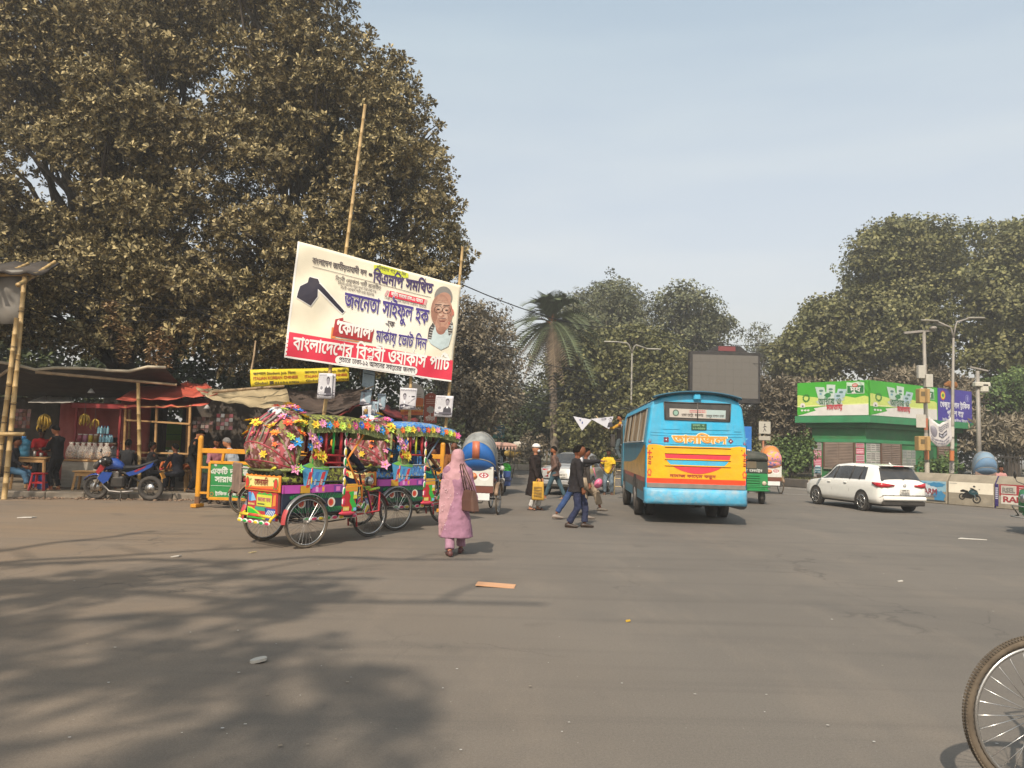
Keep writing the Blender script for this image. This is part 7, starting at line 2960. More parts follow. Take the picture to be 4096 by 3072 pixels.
def tarp(label,c,sag,m,nu=12,nv=8,rip=.05,name='tarpaulin',cat='tarpaulin',group='tarpaulins over the stalls',trim=None,seed=0,thick=.01):
 """sheet hung between four corners (front-left, front-right, back-right, back-left)"""
 fl,fr,br,bl=[V(p) for p in c]
 o0=(fl+fr+br+bl)/4
 t=thing(name,label,cat,o0,0,group)
 r=random.Random(seed)
 ph=[r.uniform(0,6) for _ in range(4)]
 def f(a,b):
  p=fl*(1-a)*(1-b)+fr*a*(1-b)+br*a*b+bl*(1-a)*b
  z=-sag*math.sin(math.pi*a)*(.35+.65*math.sin(math.pi*min(1,b+.12)))+rip*math.sin(a*17+ph[0]+b*3)*math.sin(b*9+ph[1])+rip*.5*math.sin(a*31+ph[2])
  return p-o0+V((0,0,z))
 mb=MB()
 mb.grid(f,nu,nv,m)
 s_=mb.build('sheet',t)
 sd_=s_.modifiers.new('cloth','SOLIDIFY')
 sd_.thickness=thick
 if trim:
  mb=MB()
  mb.tube([f(i/nu,0)+V((0,-.02,.02)) for i in range(nu+1)],.045,trim,seg=6)
  mb.build('edge_roll',t)
 return t,f
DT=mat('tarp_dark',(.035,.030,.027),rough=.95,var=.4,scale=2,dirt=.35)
TT=mat('tarp_tan',(.40,.32,.19),rough=.9,var=.3,scale=1.2,dirt=.4,dcol=(.12,.09,.05))
RT=mat('tarp_red',(.46,.07,.04),rough=.7,var=.25,scale=1.5,dirt=.3)
MT=mat('tarp_maroon',(.24,.018,.018),rough=.7,var=.25,scale=1.5,dirt=.2)
GT=mat('tarp_grey',(.20,.19,.17),rough=.9,var=.2,scale=1.5,dirt=.4)
PAV=.13
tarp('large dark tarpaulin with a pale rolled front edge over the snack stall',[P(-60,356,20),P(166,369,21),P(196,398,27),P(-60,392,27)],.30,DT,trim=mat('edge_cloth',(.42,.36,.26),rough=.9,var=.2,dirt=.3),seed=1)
tarp('bright red sagging tarpaulin above the wooden stall frame',[P(116,400,21.0),P(218,394,21.6),P(206,383,24),P(150,380,24)],.10,RT,seed=2)
tarp('low red tarpaulin lying on the roof of the wooden stall frame',[P(118,407,20.9),P(208,405,21.2),P(214,398,24.4),P(126,397,24)],.05,RT,seed=3)
tarp('tan patched canvas hanging beside the yellow strip banner',[P(206,398,21.0),P(293,411,21.4),P(286,389,23.4),P(196,388,22.6)],.06,TT,seed=4)
tarp('brown-black tarpaulin with loose folds behind the nearest bamboo pole',[P(288,411,21.6),P(366,404,22.4),P(368,388,25),P(280,388,25)],.28,mat('tarp_brown',(.060,.042,.036),rough=.8,var=.4,scale=2,dirt=.3),seed=5)
tarp('deep red tent cloth peaking behind the hanging posters',[P(316,424,20.6),P(364,401,21.4),P(372,398,26),P(318,418,26)],.1,MT,seed=6)
tarp('deep red tent cloth sloping down to the orange-topped signboard',[P(364,401,21.4),P(414,424,20.9),P(420,420,26),P(372,398,26)],.1,MT,seed=7)
tarp('pale thin tin sheet projecting over the snack stall',[P(28,402,20.2),P(74,402,20.2),P(70,397,22.5),P(44,396,22.5)],.02,pt('#9a958c',rough=.5,metal=.4),rip=.01,name='tin_awning',cat='awning',seed=8,thick=.02)
# dark sheets added to stand in for stall shade, beside a maroon board wall
for k,(u0,u1,Y,v0,m,lb) in enumerate(((-60,62,25.2,395,DT,'dark sheet added for the stall shade behind the red-shirted vendor'),(60,152,24.6,402,mat('red_boards',(.26,.03,.024),rough=.6,var=.25,scale=3,dirt=.3),'maroon painted board wall behind the snack counter'),
           (183,292,25.6,398,DT,'black sheet added for the stall shade behind the men at the barricade'),(290,420,25.4,405,DT,'black sheet added for the stall shade behind the decorated rickshaws'),(150,168,25.2,400,DT,'narrow dark sheet added for the stall shade left of the bright green panel'))):
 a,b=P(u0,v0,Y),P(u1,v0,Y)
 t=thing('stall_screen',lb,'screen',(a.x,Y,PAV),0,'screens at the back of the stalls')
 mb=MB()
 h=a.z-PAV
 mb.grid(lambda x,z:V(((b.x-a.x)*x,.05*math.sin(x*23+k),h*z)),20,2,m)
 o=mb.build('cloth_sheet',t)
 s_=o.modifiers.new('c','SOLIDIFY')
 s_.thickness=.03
# top-left bamboo shelter
t=thing('bamboo_shelter','tall bamboo shelter with a black roof and grey cloth panel at the picture edge','shelter',(G(3,499).x,18.4,0),0)
o=V(t.location)
posts=[(P(4,500,18.45),P(25,277,18.6),.062),(P(-6,499,18.6),P(17,318,18.4),.062),(P(-150,490,18.6),P(-140,262,18.6),.06),(P(-60,470,22),P(-40,272,22),.06)]
for a,b,r in posts:
 a.z=0
 mb=MB()
 bamboo(mb,a-o,b-o,r)
 mb.build('post',t)
for a,b,r in ((P(-150,436,18.35),P(24,434,18.35),.055),(P(-150,278,18.4),P(38,274,18.7),.05),(P(18,285,18.2),P(55,262,20.5),.05),(P(-10,280,18.2),P(28,264,21),.05)):
 mb=MB()
 bamboo(mb,a-o,b-o,r)
 mb.build('crossbar',t)
mb=MB()
for (a,b) in (posts[0][:2],posts[1][:2]):
 for v in (.12,.3,.42,.62,.84):
  c=a.lerp(b,v)-o
  mb.tube([c+V((.075*math.cos(q),.075*math.sin(q),.01*math.sin(q*3))) for q in [k*math.pi/5 for k in range(10)]],.008,pt('#3a2a1c'),seg=4,closed=True)
mb.build('lashing',t,kind='stuff')
mb=MB()
mb.grid(lambda a,b:P(-150+173*a,270+54*b,18.75+.06*math.sin(a*40))-o,20,3,GT)
s_=mb.build('cloth_panel',t)
s_.modifiers.new('c','SOLIDIFY').thickness=.01
mb=MB()
fr=[P(-150,268,18.1),P(42,273,18.5),P(60,262,22),P(-150,262,22)]
mb.grid(lambda a,b:(fr[0]*(1-a)*(1-b)+fr[1]*a*(1-b)+fr[2]*a*b+fr[3]*(1-a)*b)-o+V((0,0,.04*math.sin(a*50))),24,2,DT)
s_=mb.build('roof',t)
s_.modifiers.new('c','SOLIDIFY').thickness=.05
bpole('bamboo pole rising behind the parked motorcycle',(*G(139,490,PAV).xy,PAV),P(138.5,383,20.6),.055)
for k,(a,b,lb) in enumerate(((P(20,362,20.2),P(-8,381,20),'thick short bamboo end under the dark tarpaulin'),(P(36,372,20.4),P(177,385,21.4),'bamboo spar under the dark tarpaulin'),(P(212,392,21.6),P(284,386,22.6),'bamboo spar carrying the tan canvas'))):
 bpole(lb,a,b,.045,BAMD,'bamboo spars under the tarpaulins','bamboo_spar')
# the wooden stall frame (tea cart)
o=P(158,480,21.4)
t=thing('tea_stall','wooden stall frame with slanting posts under the red tarpaulin','stall',(o.x,21.4,PAV),0)
o=V(t.location)
for (u0,u1,Y) in ((126,123.5,21.2),(157,154.5,21.2),(190.5,188,21.2),(130,128,23.4),(188,186,23.4)):
 a,b=P(u1,478,Y),P(u0,405,Y)
 a.z=PAV
 mb=MB()
 mb.beam(a-o,b-o,.07,.06,WOOD)
 mb.build('post',t)
for (ua,va,ub,vb,Y) in ((125,420,190,424,21.15),(124,452,190,454,21.15),(124,407,191,407,21.2)):
 mb=MB()
 mb.beam(P(ua,va,Y)-o,P(ub,vb,Y)-o,.04,.05,WOOD)
 mb.build('rail',t)
mb=MB()
a,b=P(124,455,21.2)-o,P(190,455,23.4)-o
mb.box(((a.x+b.x)/2,(a.y+b.y)/2,.83),(b.x-a.x,2.1,.05),WOODD)
mb.box(((a.x+b.x)/2,a.y+.05,.42),(b.x-a.x,.04,.78),mat('black_board',(.02,.017,.015),rough=.9,var=.4,dirt=.2))
mb.build('counter',t)
# bright green panel seen through the stall
t=thing('green_panel','bright yellow-green sunlit panel seen through the dark stall','panel',P(175,436,27.5),0)
mb=MB()
mb.box((0,0,0),(.62,.03,1.0),pt('#86c11f',rough=.5))
mb.build('board',t)
mb=MB()
mb.box((-.05,-.03,-.28),(.5,.02,.25),pt('#cbb96a'))
mb.box((0,-.03,.05),(.6,.02,.02),pt('#4a8a1a'))
mb.build('print',t)
def table(name,label,cat,u0,u1,vt,Y,D=.5,m=WOOD,group=None,splay=.04,lean=0):
 a,b=P(u0,vt,Y),P(u1,vt,Y)
 t=thing(name,label,cat,((a.x+b.x)/2,Y+D/2,PAV),0,group)
 w,h=(b.x-a.x),(a.z+b.z)/2-PAV
 mb=MB()
 n=3
 for i in range(n):
  pl=MB()
  pl.box((0,-D/2+D*(i+.5)/n,h-.02),(w,D/n-.006,.04),m,bev=.006)
  pl.build('plank',t)
 mb.box((0,-D/2+.05,h-.09),(w-.1,.03,.09),m)
 mb.box((0,D/2-.05,h-.09),(w-.1,.03,.09),m)
 mb.build('apron',t)
 for sx in (-1,1):
  for sy in (-1,1):
   lg=MB()
   lg.beam((sx*(w/2-.06+splay),sy*(D/2-.05+splay*.5),0),(sx*(w/2-.08),sy*(D/2-.06),h-.04),.06,.06,m)
   lg.build('leg',t)
 return t,h
tb1,h1=table('wooden_table','wooden table carrying the blue water jar','table',11,46,457,19.9,.7)
table('wooden_bench','small wooden bench in front of the snack counter','bench',72,102,471,20.2,.35,group='benches on the pavement')
tb2,h2=table('wooden_bench','long wooden bench with orange cloth on it behind the motorcycle tail','bench',160,187,470,20.9,.5,group='benches on the pavement')
# snack counter
a,b=P(61,460,20.9),P(110,460,20.9)
sc2=thing('snack_counter','snack counter with a pale front and shelves','counter',((a.x+b.x)/2,21.3,PAV),0)
w=b.x-a.x
hC=a.z-PAV
mb=MB()
mb.box((0,0,hC),(w,.8,.05),WOOD,bev=.01)
mb.build('counter_top',sc2)
mb=MB()
mb.box((0,-.36,hC/2),(w-.04,.03,hC-.06),mat('pale_board',(.30,.27,.22),rough=.8,var=.2,scale=3,dirt=.5,stretch=(1,1,5)))
mb.build('front_panel',sc2)
mb=MB()
mb.box((.0,.1,hC+.48),(w-.1,.35,.03),WOODD)
mb.build('shelf',sc2)
for x in (-w/2+.05,w/2-.05):
 mb=MB()
 mb.beam((x,.1,0),(x,.1,2.3),.06,.06,mat('red_wood',(.22,.02,.02),rough=.6,var=.2))
 mb.build('post',sc2)
mb=MB()
mb.beam((-w/2,-.1,2.25),(w/2+.5,-.1,2.25),.05,.12,mat('red_wood'))
mb.build('lintel',sc2)
so_=V(sc2.location)
rr=random.Random(12)
BAGM=mat('clear_bag',(.62,.56,.48),rough=.25,var=.2,scale=14,alpha=.35)
SNK=[pt('#a8602c',rough=.9,var=.4,scale=25),pt('#8a4a24',rough=.9,var=.4,scale=25),pt('#b5823c',rough=.9,var=.4,scale=25)]
for i in range(7):
 x=-w/2+.14+i*(w-.2)/7
 t=thing('snack_bag',['leftmost snack bag beside the man in black, half full of brown crisps','second clear bag of brown crisps on the snack counter','middle-left clear bag with tan snacks on the counter','clear bag of pale snacks in the middle of the counter',
       'clear bag with long biscuits right of the middle','clear bag of reddish snacks second from the pole side','reddish snack bag at the motorcycle end of the counter'][i],'snack bag',so_+V((x,-.2,hC+.03)),0,'clear snack bags on the counter')
 mb=MB()
 mb.loft([[V((q*.13*math.cos(a),q*.09*math.sin(a),z)) for a in [2*math.pi*k/12 for k in range(12)]] for z,q in ((0,.8),(.08,1.1),(.2,1.1),(.32,.8),(.40,.35),(.46,.5))],BAGM)
 mb.build('bag_film',t)
 mb=MB()
 for k in range(16):
  mb.ell((rr.uniform(-.09,.09),rr.uniform(-.06,.05),rr.uniform(.03,.20)),(.035,.03,.03),SNK[(i+k)%3],6,5)
 mb.build('snacks',t,kind='stuff')
BOT=mat('water_bottle',(.25,.48,.56),rough=.15,var=.1,alpha=.75)
k=0
for row,(z,n,x0) in enumerate(((hC+.50,8,.02),(hC+.74,4,-.05))):
 for i in range(n):
  t=thing('water_bottle','blue-capped water bottle, %s of the %s row on the counter shelf'%(('leftmost','second','third','last')[i%4],'raised' if row else ('rear' if i>3 else 'front')),'bottle',so_+V((x0+(i%4)*.085+.12,.02+(i // 4)*.1,z)),0,'water bottles on the counter shelf')
  mb=MB()
  mb.tube([(0,0,0),(0,0,.02),(0,0,.15),(0,0,.18),(0,0,.20)],[.036,.038,.038,.02,.015],BOT,seg=10)
  mb.build('bottle_body',t)
  mb=MB()
  mb.tube([(0,0,.20),(0,0,.22)],.017,pt('#2a7fb0'),seg=8)
  mb.build('cap',t)
for i in range(5):
 t=thing('snack_jar','%s plastic jar of sweets on the counter shelf'%('dull red','pink','yellow','brown','brick-red')[i],'jar',so_+V((-w/2+.2+i*.15,.08,hC+.50)),0,'plastic jars on the counter shelf')
 mb=MB()
 mb.tube([(0,0,0),(0,0,.17),(0,0,.19)],[.06,.06,.05],pt(['#a04a5a','#b0708a','#c8b02a','#8a6a3a','#a85a3a'][i],rough=.3),seg=12)
 mb.build('jar_body',t)
 mb=MB()
 mb.tube([(0,0,.19),(0,0,.22)],.055,pt('#d8d0c4'),seg=12)
 mb.build('lid',t)
def bananas(label,p,n,s_=1):
 t=thing('banana_bunch',label,'bananas',p,0,'banana bunches hanging in the stall')
 for i in range(n):
  a=2*math.pi*i/n
  mb=MB()
  mb.tube([V((.02*math.cos(a),.02*math.sin(a),.0))*s_,V((.10*math.cos(a),.08*math.sin(a),-.06-.03*(i%3)))*s_,V((.13*math.cos(a),.10*math.sin(a),-.16-.04*(i%3)))*s_,V((.09*math.cos(a),.08*math.sin(a),-.24-.04*(i%3)))*s_],
    [.012,.024,.024,.010],pt('#a8851a',rough=.7,var=.2),seg=6)
  mb.build('banana',t)
 mb=MB()
 mb.tube([(0,0,-.02),(0,0,.5)],.006,BLK,seg=4)
 mb.build('string',t)
bananas('big yellow banana bunch hanging above the red-shirted vendor',P(45,414,20.6),12,1.25)
bananas('lower banana bunch hanging close behind the man in black',P(42,421,20.8),8,.9)
bananas('round banana bunch above the water bottles',P(85,414,20.7),10)
bananas('small banana hand right of the round bunch',P(95,419,20.9),4,.9)
def sachets(label,u,v0,v1,Y,w_,cols,seed):
 r=random.Random(seed)
 a,b=P(u,v0,Y),P(u,v1,Y)
 t=thing('sachet_strips',label,'sachets',a,0,'hanging strips of sachets')
 h=a.z-b.z
 n=int(h/.11)
 for i in range(max(2,int(w_/.11))):
  mb=MB()
  for j in range(n):
   mb.box((i*.115-w_/2,r.uniform(-.015,.015),-j*.11-.05),(.10,.012,.10),pt(cols[(i+j)%len(cols)],rough=.3),rot=M.Rotation(r.uniform(-.3,.3),3,'X'))
  mb.build('strip',t)
sachets('strips of red and silver sachets hanging above the plaid shirt',228,414,434,20.8,.5,['#8a3a44','#9a9690','#6a4a3a'],1)
sachets('darker sachet strips hanging right of the wooden stall frame',205,417,433,21.6,.55,['#3a2620','#54483c','#6a3a34'],2)
sachets('brown sachet strips hanging left of the red-shirted vendor',24,409,432,21.6,.62,['#54281e','#6e4a38','#7a3a34'],3)
sachets('maroon and white printed scarves hanging behind the blue-roofed rickshaw',424,432,452,21.0,.5,['#7a1838','#d0c4c4','#7a1838'],4)
# water jar, cups, stool, box
p=V(tb1.location)+V((0,0,h1))
t=thing('water_jar','big blue water dispenser jar on the wooden table','water jar',(P(22.5,457,20.1).x,20.1,p.z),0)
mb=MB()
mb.tube([(0,0,z) for z in (0,.02,.12,.14,.16,.26,.28,.30,.40,.45,.47)],[.15,.165,.165,.155,.165,.165,.155,.165,.165,.10,.05],mat('jar_blue',(.05,.20,.30),rough=.12,var=.1,coat=.4),seg=18)
mb.build('jar_body',t)
mb=MB()
mb.tube([(0,0,.47),(0,0,.53)],.05,pt('#3a8fd0'),seg=12)
mb.build('cap',t)
for i,(u,v) in enumerate(((34.5,457),(41,457))):
 q=P(u,v,20.05)
 t=thing('steel_cup',['tall steel cup beside the blue jar','shorter steel cup at the table corner'][i],'cup',(q.x,20.05,p.z),0,'steel cups on the table')
 mb=MB()
 mb.tube([(0,0,0),(0,0,.15-.04*i)],.035+.01*i,STEEL,seg=10)
 mb.build('cup_body',t)
q=G(11,493,PAV)
t=thing('plastic_stool','red plastic stool under the seated man in jeans','stool',(q.x,19.9,PAV),8)
RS=pt('#b81e28',rough=.35)
mb=MB()
mb.box((0,0,.43),(.32,.32,.04),RS,bev=.015)
mb.build('seat',t)
for sx in (-1,1):
 for sy in (-1,1):
  mb=MB()
  mb.beam((sx*.18,sy*.18,0),(sx*.13,sy*.13,.42),.06,.03,RS)
  mb.build('leg',t)
mb=MB()
for s_ in (-1,1):
 mb.box((s_*.15,0,.2),(.02,.28,.04),RS)
 mb.box((0,s_*.15,.2),(.28,.02,.04),RS)
mb.build('stretcher',t)
q=G(46.5,488.5,PAV)
t=thing('blue_tub','blue plastic tub on the pavement beside the man in black','tub',(q.x,20.4,PAV),0)
mb=MB()
mb.loft([[V((sx*(.13+.03*z/.34),sy*(.12+.02*z/.34),z)) for sx,sy in ((-1,-1),(1,-1),(1,1),(-1,1))] for z in (0,.12,.121,.34)],pt('#1c56a8',rough=.4),smooth=False)
mb.build('tub_body',t)
mb=MB()
mb.box((0,0,.34),(.34,.30,.025),pt('#1c56a8',rough=.4),bev=.008)
mb.build('rim',t)
# orange cloth bundle on the bench
q=V(tb2.location)+V((0,-.1,h2))
t=thing('cloth_bundle','heap of folded orange-brown cloth on the long bench','cloth',q,0)
for i in range(8):
 mb=MB()
 x=-.36+.09*i
 mb.tube([(x,-.18,.015),(x+.02,-.1,.07+.12*math.sin(1.2+i*.25)),(x+.05,.05,.09+.11*math.sin(1.2+i*.25)),(x+.04,.18,.02)],[.02,.04,.045,.02],cloth('#b4602e'),seg=8)
 mb.build('fold',t)
# small hanging lamps
for u,v,lb in ((91,393,'tin lamp shade hanging under the dark tarpaulin'),(207,409,'small white lamp hanging right of the red stall roof')):
 t=thing('hanging_lamp',lb,'lamp',P(u,v,21.2),0,'unlit hanging lamps')
 mb=MB()
 mb.tube([(0,0,.0),(0,0,.05),(0,0,.12)],[.10,.07,.02],pt('#a8a8a4',rough=.4),seg=12)
 mb.build('lamp_shade',t)
 mb=MB()
 mb.tube([(0,0,.12),(0,0,.6)],.006,BLK,seg=4)
 mb.build('wire',t)
# ------------------------------------------------------------------ people at the stalls
NOH=dict(vox=.016)
def std(label,u,Y,rz,z=PAV,**k):
 p=P(u,450,Y)
 return person(label,(p.x,Y,z),rz,**{**NOH,**k})
def sit(label,u,Y,rz,seat=.45,z=PAV,**k):
 p=P(u,450,Y)
 d=dict(hip=seat+.09,foot={'L':(.42,.12,0),'R':(.40,-.12,0)},hand={'L':(.38,.12,seat+.16),'R':(.38,-.12,seat+.16)},
    knee={'L':(1,0,1),'R':(1,0,1)},pole={'L':(-.3,1,-.6),'R':(-.3,-1,-.6)})
 d.update(k)
 return person(label,(p.x,Y,z),rz,**{**NOH,**d})
std('young man in all black clothes standing at the snack stall with his head bent',58,20.1,165,H=1.66,lean=5,look=(0,20),skin='#8a5638',hand={'L':(.40,.10,1.05),'R':(.38,-.12,1.02)},
 top=dict(col='#17171b',sleeve=.95,hem=.05),low=dict(col='#1f1f22',w=.95),shoes='#8a6a50',sandals=True)
std('stall keeper in a red shirt bending over the table',41,21.6,-60,H=1.6,lean=22,look=(0,10),skin='#4a2c1c',hand={'L':(.45,.15,.95),'R':(.5,-.1,.98)},top=dict(col='#b01a20',sleeve=.5,g=1.08),low=dict(col='#2a2a2e'))
sit('seated man in blue jeans and dark shirt on the red stool',13,19.9,0,seat=.44,H=1.62,skin='#6b4028',lean=8,top=dict(col='#1c1d24',sleeve=.9),low=dict(col='#3d5f78',kind='cropped'),sandals=True,shoes='#8a6a50',foot={'L':(.5,.1,0),'R':(.56,-.12,0)})
sit('man in a dark grey shirt sitting with his back turned behind the motorcycle',128,20.7,96,seat=.46,H=1.62,skin='#553222',top=dict(col='#26282c',sleeve=.9),low=dict(col='#202226'))
sit('man in a white shirt sitting deep in the red stall',115,22.6,60,seat=.5,H=1.6,skin='#553222',top=dict(col='#8f9094',sleeve=.9),low=dict(col='#303236'))
sit('man in black sitting low at the wooden stall frame',152,20.95,40,seat=.42,H=1.6,skin='#553222',top=dict(col='#15161a',sleeve=.9),low=dict(col='#1a1b20'))
sit('man in a dark blue shirt crouching beside the long bench',180,20.7,150,seat=.42,H=1.6,skin='#6b4028',lean=18,top=dict(col='#1b1e28',sleeve=.6),low=dict(col='#1d1f26'))
std('man in a black jumper standing at the end of the yellow barricade looking down',192.5,20.7,20,H=1.68,lean=6,look=(0,34),skin='#a06a48',hand={'L':(.20,.10,.95),'R':(.22,-.12,.92)},top=dict(col='#17191b',sleeve=.98,hem=.08,g=1.05),low=dict(col='#232427',w=1.0),shoes='#3a3028')
std('man in a pink plaid shirt looking down behind the barricade',217,19.0,-70,z=0,H=1.62,lean=14,look=(10,20),skin='#6b4028',hand={'L':(.40,.10,.95),'R':(.42,-.10,.95)},top=dict(col='#a86a74',sleeve=.9),low=dict(col='#3a3430'))
std('grey-haired man in a white checked shirt bending over behind the barricade',237,18.7,165,z=0,H=1.64,lean=22,look=(0,16),skin='#a06a48',hair='grey',hand={'L':(.45,.15,.9),'R':(.45,-.15,.9)},top=dict(col='#a9adb2',sleeve=.9,g=1.1),low=dict(col='#3a3430'))
std('small person in a dark green shirt behind the barricade post',208,19.3,-120,z=0,H=1.38,look=(0,14),skin='#553222',top=dict(col='#26402e',sleeve=.5),low=dict(col='#2a2a2e'))
sit('man with sunglasses in a cream shirt seated behind the yellow barrier rail',430,19.6,-20,seat=.62,z=0,H=1.64,skin='#6b4028',lean=6,top=dict(col='#b3a070',sleeve=.9,g=1.1),low=dict(col='#a89468'))
std('man in a teal cap and blue shirt in the shade behind the barrier rails',416,20.6,-150,z=0,H=1.58,skin='#3a2418',top=dict(col='#2a4e5c',sleeve=.9),low=dict(col='#20242c'),hair='short')
# ------------------------------------------------------------------ yellow barricades with green boards
def barricade(a,b,label,lines,seed,cut=0):
 a,b=V(a),V(b)
 d=(b-a)
 L_=d.length
 an=math.degrees(math.atan2(d.y,d.x))
 t=thing('barricade',label,'barricade',a,an,'yellow road barricades with green boards')
 Y_=mat('barrier_yellow',C('#c8880c'),rough=.45,var=.15,scale=5,dirt=.3,bump=.1)
 for x in (0,L_):
  mb=MB()
  mb.box((x,0,.80),(.11,.09,1.58),Y_,bev=.02)
  mb.ell((x,0,1.58),(.062,.05,.07),Y_,10,6)
  mb.box((x,0,.05),(.14,.36,.08),Y_,bev=.01)
  mb.build('post',t)
  mb=MB()
  mb.box((x,0,.16),(.114,.094,.22),mat('rust',(.16,.07,.03),rough=.9,var=.4,dirt=.4),bev=.02)
  mb.build('rusty_foot',t)
 for z in (1.30,):
  mb=MB()
  mb.beam((0,0,z),(L_,0,z),.07,.11,Y_)
  mb.build('top_rail',t)
 fx0,fx1,z0,z1=.26,L_-.2,.22,1.04
 for (p,q) in (((fx0,z0),(fx1,z0)),((fx0,z1),(fx1,z1)),((fx0,z0),(fx0,z1)),((fx1,z0),(fx1,z1))):
  mb=MB()
  mb.beam((p[0],0,p[1]),(q[0],0,q[1]),.06,.07,Y_)
  mb.build('board_frame',t)
 for x,z in ((.13,.92),(.13,.34),(L_-.1,.92),(L_-.1,.34)):
  mb=MB()
  mb.box((x,0,z),(.24,.05,.05),Y_)
  mb.build('strut',t)
 mb=MB()
 mb.beam((.55,0,1.04),(.58,0,1.28),.06,.06,Y_)
 mb.build('strut',t)
 mb=MB()
 mb.box(((fx0+fx1)/2,0,(z0+z1)/2),(fx1-fx0,.02,z1-z0),mat('board_green',C('#0f7a3c'),rough=.4,var=.12,scale=3,dirt=.25),bev=.003)
 bd=mb.build('board',t)
 f=plane_fn((fx0,-.012,z0),(1,0,0),(0,0,1))
 WH=pt('#cfd6c8',dirt=.35)
 mb=MB()
 for (s_,x,y,h,w) in lines:
  text(mb,s_,f,x,y,h,WH,w=w,bold=.035,lift=.003)
 mb.poly(rect(.05,.29,fx1-fx0-.05,.298),f,WH,.003)
 r=random.Random(seed)
 mb.build('lettering',bd)
 mb=MB()
 for (cx,cy,s_) in ((.30,.62,.045),(.88,.60,.06),(.14,.76,.04),(.55,.79,.03),(.78,.80,.025),(1.3,.6,.03)):
  if cx<fx1-fx0-.1:
   mb.poly([(cx+s_*r.uniform(.5,1.2)*math.cos(R(a_)),cy+s_*r.uniform(.6,1.3)*math.sin(R(a_))) for a_ in range(0,360,30)],f,pt('#c2c6bc',dirt=.4),.006)
 mb.build('torn_paper',bd,kind='stuff')
 mb=MB()
 mb.poly(circ(.08,.10,.05,16),f,pt('#a8742c'),.004)
 mb.poly(circ(.08,.10,.032,12),f,pt('#0f6a3c'),.006)
 mb.build('emblem',bd)
 return t
g0=G(197,507.5)
barricade((g0.x,g0.y,0),(g0.x+2.75,g0.y-.35,0),'yellow barricade with a green notice board left of the decorated rickshaws',
   [('একটি দুর্ঘটনা হতে',.03,.56,.18,1.25),('পারে',1.38,.56,.18,.36),('সারাজীবনের কান্না',.14,.38,.18,1.35),('ট্রাফিক তেজগাঁও বিভাগ',.17,.08,.10,.95)],2)
g1=P(330,505,18.6)
barricade((g1.x,18.6,0),(P(441,505,18.3).x,18.3,0),'yellow barricade with a green board behind the two decorated rickshaws',
   [('খেজুর বাগান গাড়ি',.2,.56,.18,1.25),('পারে না',.75,.38,.18,.6),('ট্রাফিক তেজগাঁও বিভাগ',.17,.08,.10,.95)],3)
# ================================================================== THE ELECTION BANNER
cTL,cTR,cBR,cBL=(215,155),(1765,575),(1665,1487),(85,1255)
def c3(p):
 return (1100+p[0]/2.37)/4,(900+p[1]/2.37)/4
W3=[P(*c3(cTL),18.9),P(*c3(cTR),20.6),P(*c3(cBR),20.6),P(*c3(cBL),18.9)]
bo=sum(W3,V((0,0,0)))/4
bn=(W3[1]-W3[0]).cross(W3[3]-W3[0]).normalized()
if bn.y>0:
 bn=-bn
def ib(x,y):
 s,t=.5,.5
 for _ in range(7):
  f=[cTL[i]*(1-s)*(1-t)+cTR[i]*s*(1-t)+cBR[i]*s*t+cBL[i]*(1-s)*t-(x,y)[i] for i in (0,1)]
  a=[(-cTL[i]*(1-t)+cTR[i]*(1-t)+cBR[i]*t-cBL[i]*t) for i in (0,1)]
  b=[(-cTL[i]*(1-s)-cTR[i]*s+cBR[i]*s+cBL[i]*(1-s)) for i in (0,1)]
  dt=a[0]*b[1]-a[1]*b[0]
  s -= (f[0]*b[1]-f[1]*b[0])/dt
  t -= (a[0]*f[1]-a[1]*f[0])/dt
 return s,t
def bsurf(s,t,l=0.0):
 p=W3[0]*(1-s)*(1-t)+W3[1]*s*(1-t)+W3[2]*s*t+W3[3]*(1-s)*t
 w=.030*math.sin((s*.7+t)*15)*math.exp(-s*4)+.026*math.sin((s-t*.6)*19)*math.exp(-(1-s)*4)+.014*math.sin((s+t*.4)*24)*t*t+.020*math.sin(s*math.pi*2.2+.6)*(1-t)+.006*math.sin(s*30+t*9)
 return p-bo+bn*(w+l)
def D(x,y,l=0.0):
 return bsurf(*ib(x,y),l)
STEP[D]=55
ban=thing('election_banner','large slanting cream and red banner with Bengali lettering and a portrait on bamboo poles','banner',bo)
CRM=mat('banner_cream',(.74,.68,.53),rough=.6,var=.05,scale=2,dirt=.08)
ct_=D(1020,900)
nt_=CRM.node_tree
tc_=nt_.nodes.new('ShaderNodeTexCoord')
mp_=nt_.nodes.new('ShaderNodeMapping')
mp_.inputs['Location'].default_value=(-ct_.x*.55,-ct_.y*.55,-ct_.z*.9)
mp_.inputs['Scale'].default_value=(.55,.55,.9)
gr_=nt_.nodes.new('ShaderNodeTexGradient')
gr_.gradient_type='SPHERICAL'
mxx=nt_.nodes.new('ShaderNodeMix')
mxx.data_type='RGBA'
bs_=nt_.nodes['Principled BSDF']
src_=bs_.inputs['Base Color'].links[0].from_socket
nt_.links.new(tc_.outputs['Object'],mp_.inputs[0])
nt_.links.new(mp_.outputs[0],gr_.inputs[0])
nt_.links.new(gr_.outputs['Fac'],mxx.inputs[0])
nt_.links.new(src_,mxx.inputs[6])
mxx.inputs[7].default_value=(.80,.77,.70,1)     # the print is paler round the name
nt_.links.new(mxx.outputs[2],bs_.inputs['Base Color'])
BRD=mat('banner_red',(.62,.025,.06),rough=.55,var=.06,scale=2,dirt=.06)
WHT=mat('banner_white',(.74,.72,.68),rough=.6,var=.04,dirt=.05)
NAVY=mat('banner_navy',(.055,.035,.20),rough=.6,var=.05)
INK=mat('banner_ink',(.055,.04,.05),rough=.6,var=.05)
mb=MB()
mb.grid(lambda a,b:bsurf(a,b,0),64,36,CRM)
